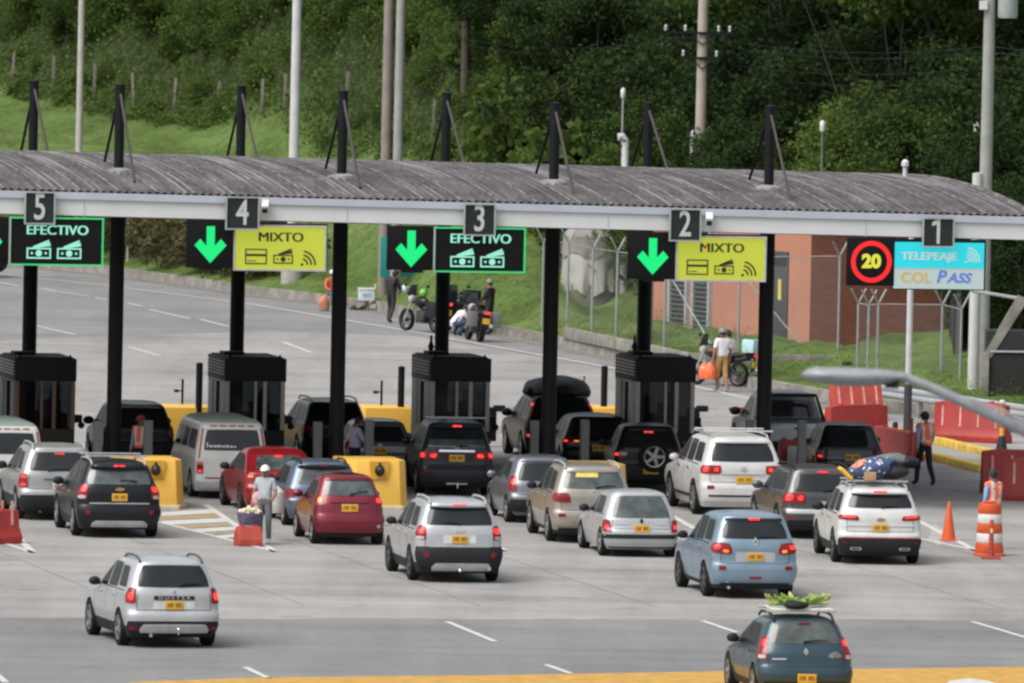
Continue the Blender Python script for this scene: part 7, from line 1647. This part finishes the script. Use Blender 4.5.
# ------------------------------------------------------------------ vegetation
def leafmat(name, a, b_, rough=.8, trans=.35):
    m = bpy.data.materials.new(name); m.use_nodes = True; nt = m.node_tree; p = nt.nodes['Principled BSDF']; p.inputs['Roughness'].default_value = rough; p.inputs['Specular IOR Level'].default_value = .08
    g = nt.nodes.new('ShaderNodeNewGeometry'); oi = nt.nodes.new('ShaderNodeObjectInfo'); cr = nt.nodes.new('ShaderNodeValToRGB'); cr.color_ramp.elements[0].color = (*a, 1); cr.color_ramp.elements[1].color = (*b_, 1)
    ad = nt.nodes.new('ShaderNodeMath'); ad.operation = 'MULTIPLY_ADD'; nt.links.new(oi.outputs['Random'], ad.inputs[0]); ad.inputs[1].default_value = .35; 
    ml = nt.nodes.new('ShaderNodeMath'); ml.operation = 'MULTIPLY'; ml.inputs[1].default_value = .65; nt.links.new(g.outputs['Random Per Island'], ml.inputs[0]); nt.links.new(ml.outputs[0], ad.inputs[2]); nt.links.new(ad.outputs[0], cr.inputs['Fac'])
    nt.links.new(cr.outputs['Color'], p.inputs['Base Color'])
    tr = nt.nodes.new('ShaderNodeBsdfTranslucent'); nt.links.new(cr.outputs['Color'], tr.inputs['Color']); ms = nt.nodes.new('ShaderNodeMixShader'); ms.inputs['Fac'].default_value = trans
    nt.links.new(p.outputs['BSDF'], ms.inputs[1]); nt.links.new(tr.outputs['BSDF'], ms.inputs[2]); nt.links.new(ms.outputs[0], nt.nodes['Material Output'].inputs['Surface'])
    return m
LF = [leafmat('mid_green_leaves', (.028, .056, .014), (.095, .145, .036)), leafmat('shade_dark_leaves', (.013, .030, .011), (.050, .082, .026)), leafmat('light_green_leaves', (.040, .075, .016), (.12, .175, .042)), leafmat('scrub_leaves', (.036, .068, .016), (.125, .185, .048)), leafmat('dry_brown_green_leaves', (.05, .052, .022), (.17, .15, .075))]  # second entry darker: shade of the overhung wood is put into its colour
BARK = mat('bark', (.045, .038, .03), .9, 0, .3, 5)
def leaves(centres, n, spread, size, rs, up=.4, flat=1.0):
    """numpy cloud of folded leaf faces around clump centres"""
    C = np.array(centres); k = rs.integers(0, len(C), n); P = C[k] + rs.normal(0, 1, (n, 3)) * np.array([spread, spread, spread * .75])
    d = rs.normal(0, 1, (n, 3)); d[:, 2] *= flat; d /= np.linalg.norm(d, axis=1)[:, None]
    nr = rs.normal(0, 1, (n, 3)); nr[:, 2] += up * 2; s = np.cross(d, nr); s /= np.linalg.norm(s, axis=1)[:, None] + 1e-9
    L = size * rs.uniform(.6, 1.4, n)[:, None]; W = L * rs.uniform(.28, .42, n)[:, None]
    dr = np.zeros((n, 3)); dr[:, 2] = -.12
    V = np.stack([P - d * L * .5, P + s * W + dr * L * .2, P + d * L * .5 + dr * L, P - s * W + dr * L * .2], 1).reshape(-1, 3)
    return V
def leafmesh(name, V, m):
    n = len(V) // 4; me = bpy.data.meshes.new(name); me.vertices.add(len(V)); me.vertices.foreach_set('co', V.astype(np.float32).ravel()); me.loops.add(len(V)); me.loops.foreach_set('vertex_index', np.arange(len(V), dtype=np.int32)); me.polygons.add(n); me.polygons.foreach_set('loop_start', np.arange(0, len(V), 4, dtype=np.int32)); me.polygons.foreach_set('loop_total', np.full(n, 4, np.int32)); me.update(calc_edges=True); me.materials.append(m); return me
def blob(rs, n, rx, ry, rz, z0, shell=.55):
    v = rs.normal(0, 1, (n, 3)); v /= np.linalg.norm(v, axis=1)[:, None]; r = rs.uniform(shell, 1.0, n)[:, None] ** .6
    return v * r * np.array([rx, ry, rz]) + np.array([0, 0, z0])
PROTO = {}
def proto(kind, seed, h, r, nl, size, m, trunk=True, ncl=60, spread=.42, zc=None, rz=None, tk=1.0):
    rs = np.random.default_rng(seed); q = MB(); rr = random.Random(seed)
    C = blob(rs, ncl, r, r, rz or h * .36, zc or h * .66)
    if not trunk: C = blob(rs, ncl, r, r, h * .55, h * .45)
    C += rs.normal(0, .18 * r, C.shape)
    C[:, 2] = np.maximum(C[:, 2], .15)
    cm = leafmesh('crown', leaves(C, nl, spread, size, rs), m)
    a = [(0, 0, -.3)] + [(rr.uniform(-.1, .1) * k, rr.uniform(-.1, .1) * k, h * .16 * k) for k in range(1, 5)]
    q.tube(a, [.055 * h * .42 * tk * (1 - .17 * k) for k in range(5)], 8)
    for k in range(7):
        b0 = Vector(a[1 + k % 4]); e = Vector(C[rr.randrange(len(C))]); mid = b0.lerp(e, .5) + Vector((0, 0, .12 * h * .3)); q.tube([b0, mid, e], [.02 * h * .35 * tk, .013 * h * .35 * tk, .006 * h * .3 * tk], 6)
    tm = q.mesh('trunk', BARK)
    PROTO[kind] = (cm, tm)
for i in range(3): proto('shrub%d' % i, 40 + i, 2.0, 1.25, 5200, .13, LF[3], False, 34, .30)
for i in range(2): proto('bigleaf%d' % i, 50 + i, 2.4, 1.3, 2600, .27, LF[2], False, 30, .34)
for i in range(3): proto('tree%d' % i, 60 + i, 7.0, 2.5, 17000, .15, LF[0], True, 54, .31)
for i in range(3): proto('dark%d' % i, 70 + i, 8.5, 2.9, 20000, .16, LF[1], True, 62, .34)
proto('dry0', 80, 1.3, 1.0, 1300, .16, LF[4], False, 24, .26)
proto('light0', 81, 6.0, 2.6, 17000, .15, LF[2], True, 52, .30)
def plant(kind, p, s, name, label, cat, group, rz=None, sz=1.0):
    cm, tm = PROTO[kind]; t = thing(name, label, cat, (p.x, p.y, p.z - .05), rnd.uniform(0, 6.28) if rz is None else rz, group); t.scale = (s, s, s * sz)
    link('trunk', tm, t); link('crown', cm, t); return t
proto('hang0', 90, 13.0, 3.9, 16000, .19, LF[2], True, 46, .34, 12.4, 3.1, .4)
rv = random.Random(77)
def tpos(u, d): Y = kerbY(u) + d; X = (u - 512) / FPX * Y; return Vector((X, Y, terr(X, Y)))
G_SH = 'shrubs covering the overgrown slope'; G_TR = 'trees on the wooded slope'; G_DK = 'dark trees of the wood on the right'; G_DR = 'dry bushes on the bank behind the kerb'
# shrubs over the slope on the left and middle
n_s = 0
for d0 in np.arange(0, 19, 1.6):
    for u in np.arange(-90, 660, 25):
        uu = u + rv.uniform(-14, 14); dd = scrubd(uu) + d0 + rv.uniform(-.8, .8)
        low = d0 < (7.5 if uu < 420 else 5)
        if rv.random() > (.5 if low else .8): continue
        p = tpos(uu, dd); big = rv.random(); n_s += 1
        if n_s > 285 or abs(uu - 464) < 14 and d0 < 9: continue
        s_ = rv.uniform(.18, .42) if low else rv.uniform(.42, .95) * (1.15 if uu > 430 else 1)
        if big < .16: plant('bigleaf%d' % rv.randrange(2), p, s_, 'shrub', 'broad leaved pale shrub among the scrub on the overgrown slope', 'shrub', 'broad leaved shrubs on the slope')
        else: plant('shrub%d' % rv.randrange(3), p, s_, 'shrub', 'mid green shrub of the scrub covering the overgrown slope', 'shrub', G_SH)
# taller trees behind the scrub
for (u, d, k, s) in [(-60, 8, 'tree0', .8), (10, 9, 'dark1', .62), (30, 13, 'tree1', .75), (60, 6, 'tree2', .52), (130, 12, 'tree1', .7), (100, 15, 'dark0', .7), (150, 9, 'light0', .45), (190, 13, 'tree0', .72), (215, 16, 'dark2', .75), (245, 9, 'tree2', .42), (268, 14, 'tree0', .8), (330, 15, 'dark1', .72), (360, 12, 'tree1', .5), (420, 14, 'tree2', .66), (445, 16, 'dark0', .7), (492, 9, 'tree1', .62), (515, 10, 'dark2', .72), (540, 8, 'tree0', .72), (500, 5, 'light0', .55), (570, 11, 'dark1', .85), (-120, 10, 'tree2', .8), (290, 17, 'dark2', .8), (390, 17, 'dark0', .75), (60, 17, 'dark1', .8), (160, 18, 'dark2', .8)]:
    p = tpos(u, scrubd(u) + d)
    if k.startswith('dark'): plant(k, p, s, 'tree', 'dark crowned tree high on the wooded slope', 'tree', 'dark crowned trees high on the slope')
    else: plant(k, p, s, 'tree', 'leafy green tree among the scrub of the wooded slope', 'tree', G_TR)
# the dense dark wood on the right
for (u, d, k, s) in [(610, 24, 'tree1', .62), (590, 33, 'dark0', .9), (640, 30, 'tree2', .75), (670, 35, 'dark1', .85), (655, 22, 'tree0', .55), (720, 34, 'tree1', .8), (745, 30, 'dark2', .72), (700, 42, 'dark0', 1.0), (760, 40, 'dark1', 1.0), (800, 38, 'dark2', .95), (830, 45, 'dark0', 1.1), (870, 42, 'dark1', 1.0), (905, 46, 'dark2', 1.1), (940, 40, 'dark0', .95), (985, 44, 'dark1', 1.1), (1030, 40, 'dark2', 1.0), (1075, 42, 'dark0', 1.0), (1010, 33, 'dark1', .8), (640, 44, 'dark2', 1.05), (570, 42, 'dark1', 1.0), (780, 50, 'dark2', 1.2), (880, 54, 'dark0', 1.25), (960, 54, 'dark1', 1.25), (690, 52, 'dark0', 1.2), (1060, 52, 'dark2', 1.2), (1120, 44, 'dark1', 1.1), (740, 46, 'tree0', 1.0), (1000, 60, 'dark2', 1.3), (830, 62, 'dark1', 1.3), (620, 56, 'dark0', 1.2), (720, 62, 'dark1', 1.3), (540, 50, 'dark2', 1.1), (930, 66, 'dark0', 1.35), (1090, 64, 'dark1', 1.3), (1020, 24, 'dark0', .55), (1060, 28, 'dark2', .7)]:
    p = tpos(u, d)
    if k.startswith('dark'): plant(k, p, s, 'tree', 'dark tree in the dense wood behind the brick building', 'tree', G_DK)
    else: plant(k, p, s, 'tree', 'mid green tree at the front of the wood beyond the canopy', 'tree', 'mid green trees at the edge of the wood')
for k in range(20):                                  # broad leaved growth at the front of the wood
    u = 505 + 300 * ((k * 7) % 20) / 20 + rv.uniform(-8, 8); p = tpos(u, scrubd(u) + rv.uniform(-1, 7)); plant('bigleaf%d' % (k % 2), p, rv.uniform(.9, 1.7), 'shrub', 'tall broad leaved shrub at the front of the wood beyond the canopy', 'shrub', 'broad leaved shrubs before the wood')
# bright bush and overhanging branches
for (x, y, zt, k, s, lb) in ((870, 330, 0, 'light0', .98, 'big bright leafy tree with a few yellow flowers before the dark wood'), (925, 330, 0, 'tree0', .95, 'mid green tree right of the flowering one before the dark wood'), (812, 335, 0, 'tree2', .7, 'mid green tree left of the flowering one before the dark wood')):
    p = tpos(x, 36); t = plant(k, p, s, 'tree', lb, 'tree', None)
    if k == 'light0':
        q = MB()
        for (fx, fy) in ((882, 120), (851, 165), (903, 132), (862, 141), (915, 118)): a_ = AY(fx, fy, p.y - 2.2) - t.location; R_ = Matrix.Rotation(-t.rotation_euler.z, 3, 'Z'); q.ball(R_ @ a_ / s, .09, 8)
        q.build('flowers', mat('yellow_flower', (.6, .42, .03), .6), t)
for (u, d, s, lb) in ((893, 40, 1.0, 'tall pale leaved tree whose branches hang into the top of the picture'), (800, 44, 1.05, 'second tall pale leaved tree, hanging over the dark wood left of the first'), (990, 46, 1.0, 'third tall pale leaved tree, above the transformer pole')):
    t = plant('hang0', tpos(u, d), s, 'tree', lb, 'tree', None)
# dry bushes and brown growth on the steep bank
for k in range(120):
    u = rv.uniform(60, 305); d = rv.uniform(3.0, 6.2)
    if rv.random() < .25: continue
    p = tpos(u, d); plant('dry0', p, rv.uniform(.6, 1.15) * (.7 if d > 5.2 else 1), 'bush', 'dry brown green bush on the steep bank behind the exit road kerb', 'bush', G_DR)
# ground cover, nobody could count it
rs = np.random.default_rng(5); C = []
while len(C) < 9000:
    u = rs.uniform(-150, 1150); d = scrubd(u) + rs.uniform(0, 1) ** 1.4 * 21 - 1.2; Y = kerbY(u) + d; X = (u - 512) / FPX * Y; C.append((X, Y, terr(X, Y) + .12))
V = leaves(C, 150000, .30, .13, rs, .6); o = link('undergrowth', leafmesh('undergrowth', V, LF[3])); tag(o, 'low leafy undergrowth covering the wild slope', 'undergrowth', kind='stuff')
C = []
for k in range(9000):
    u = rs.uniform(-150, 1100); d = rs.uniform(.35, min(scrubd(u), 14) if u > 345 else 46) ; Y = kerbY(u) + d; X = (u - 512) / FPX * Y; C.append((X, Y, terr(X, Y) + .03))
V = leaves(C, 80000, .28, .04, rs, .1); o = link('grass', leafmesh('grass', V, leafmat('grass_blades', (.055, .095, .02), (.14, .20, .055)))); tag(o, 'short green grass on the meadow and road edge', 'grass', kind='stuff')

# ------------------------------------------------------------------ light
SUN_EL, SUN_AZ = 55.0, 228.0                          # compass-like: 180 is from behind the camera, more is from the left
w = bpy.data.worlds.new('World'); S.world = w; w.use_nodes = True; nt = w.node_tree
sk = nt.nodes.new('ShaderNodeTexSky'); sk.sky_type = 'NISHITA'; sk.sun_disc = False; sk.sun_elevation = RAD(SUN_EL); sk.sun_rotation = RAD(SUN_AZ); sk.dust_density = 4.0; sk.air_density = 1.0; sk.ozone_density = 1.0
hs = nt.nodes.new('ShaderNodeHueSaturation'); hs.inputs['Saturation'].default_value = .32
bgn = nt.nodes['Background']; bgn.inputs['Strength'].default_value = .108
nt.links.new(sk.outputs['Color'], hs.inputs['Color']); nt.links.new(hs.outputs['Color'], bgn.inputs['Color'])
sl = bpy.data.lights.new('sun', 'SUN'); sl.energy = 1.5; sl.angle = RAD(42); sl.color = (1.0, .965, .91); so = bpy.data.objects.new('sun', sl); COL.objects.link(so)
az = RAD(SUN_AZ); dirv = Vector((math.sin(az) * math.cos(RAD(SUN_EL)), math.cos(az) * math.cos(RAD(SUN_EL)), math.sin(RAD(SUN_EL))))
so.rotation_euler = (-dirv).to_track_quat('-Z', 'Y').to_euler(); so.location = (0, 200, 80)

S.view_settings.view_transform = 'Standard'; S.view_settings.look = 'None'; S.view_settings.gamma = 1.0; S.view_settings.exposure = 0.75; S.view_settings.use_curve_mapping = False
S.render.engine = 'CYCLES'; S.cycles.use_denoising = True; S.cycles.max_bounces = 6; S.cycles.transparent_max_bounces = 8
S.cycles.pixel_filter_type = 'BLACKMAN_HARRIS'; S.cycles.filter_width = 2.5
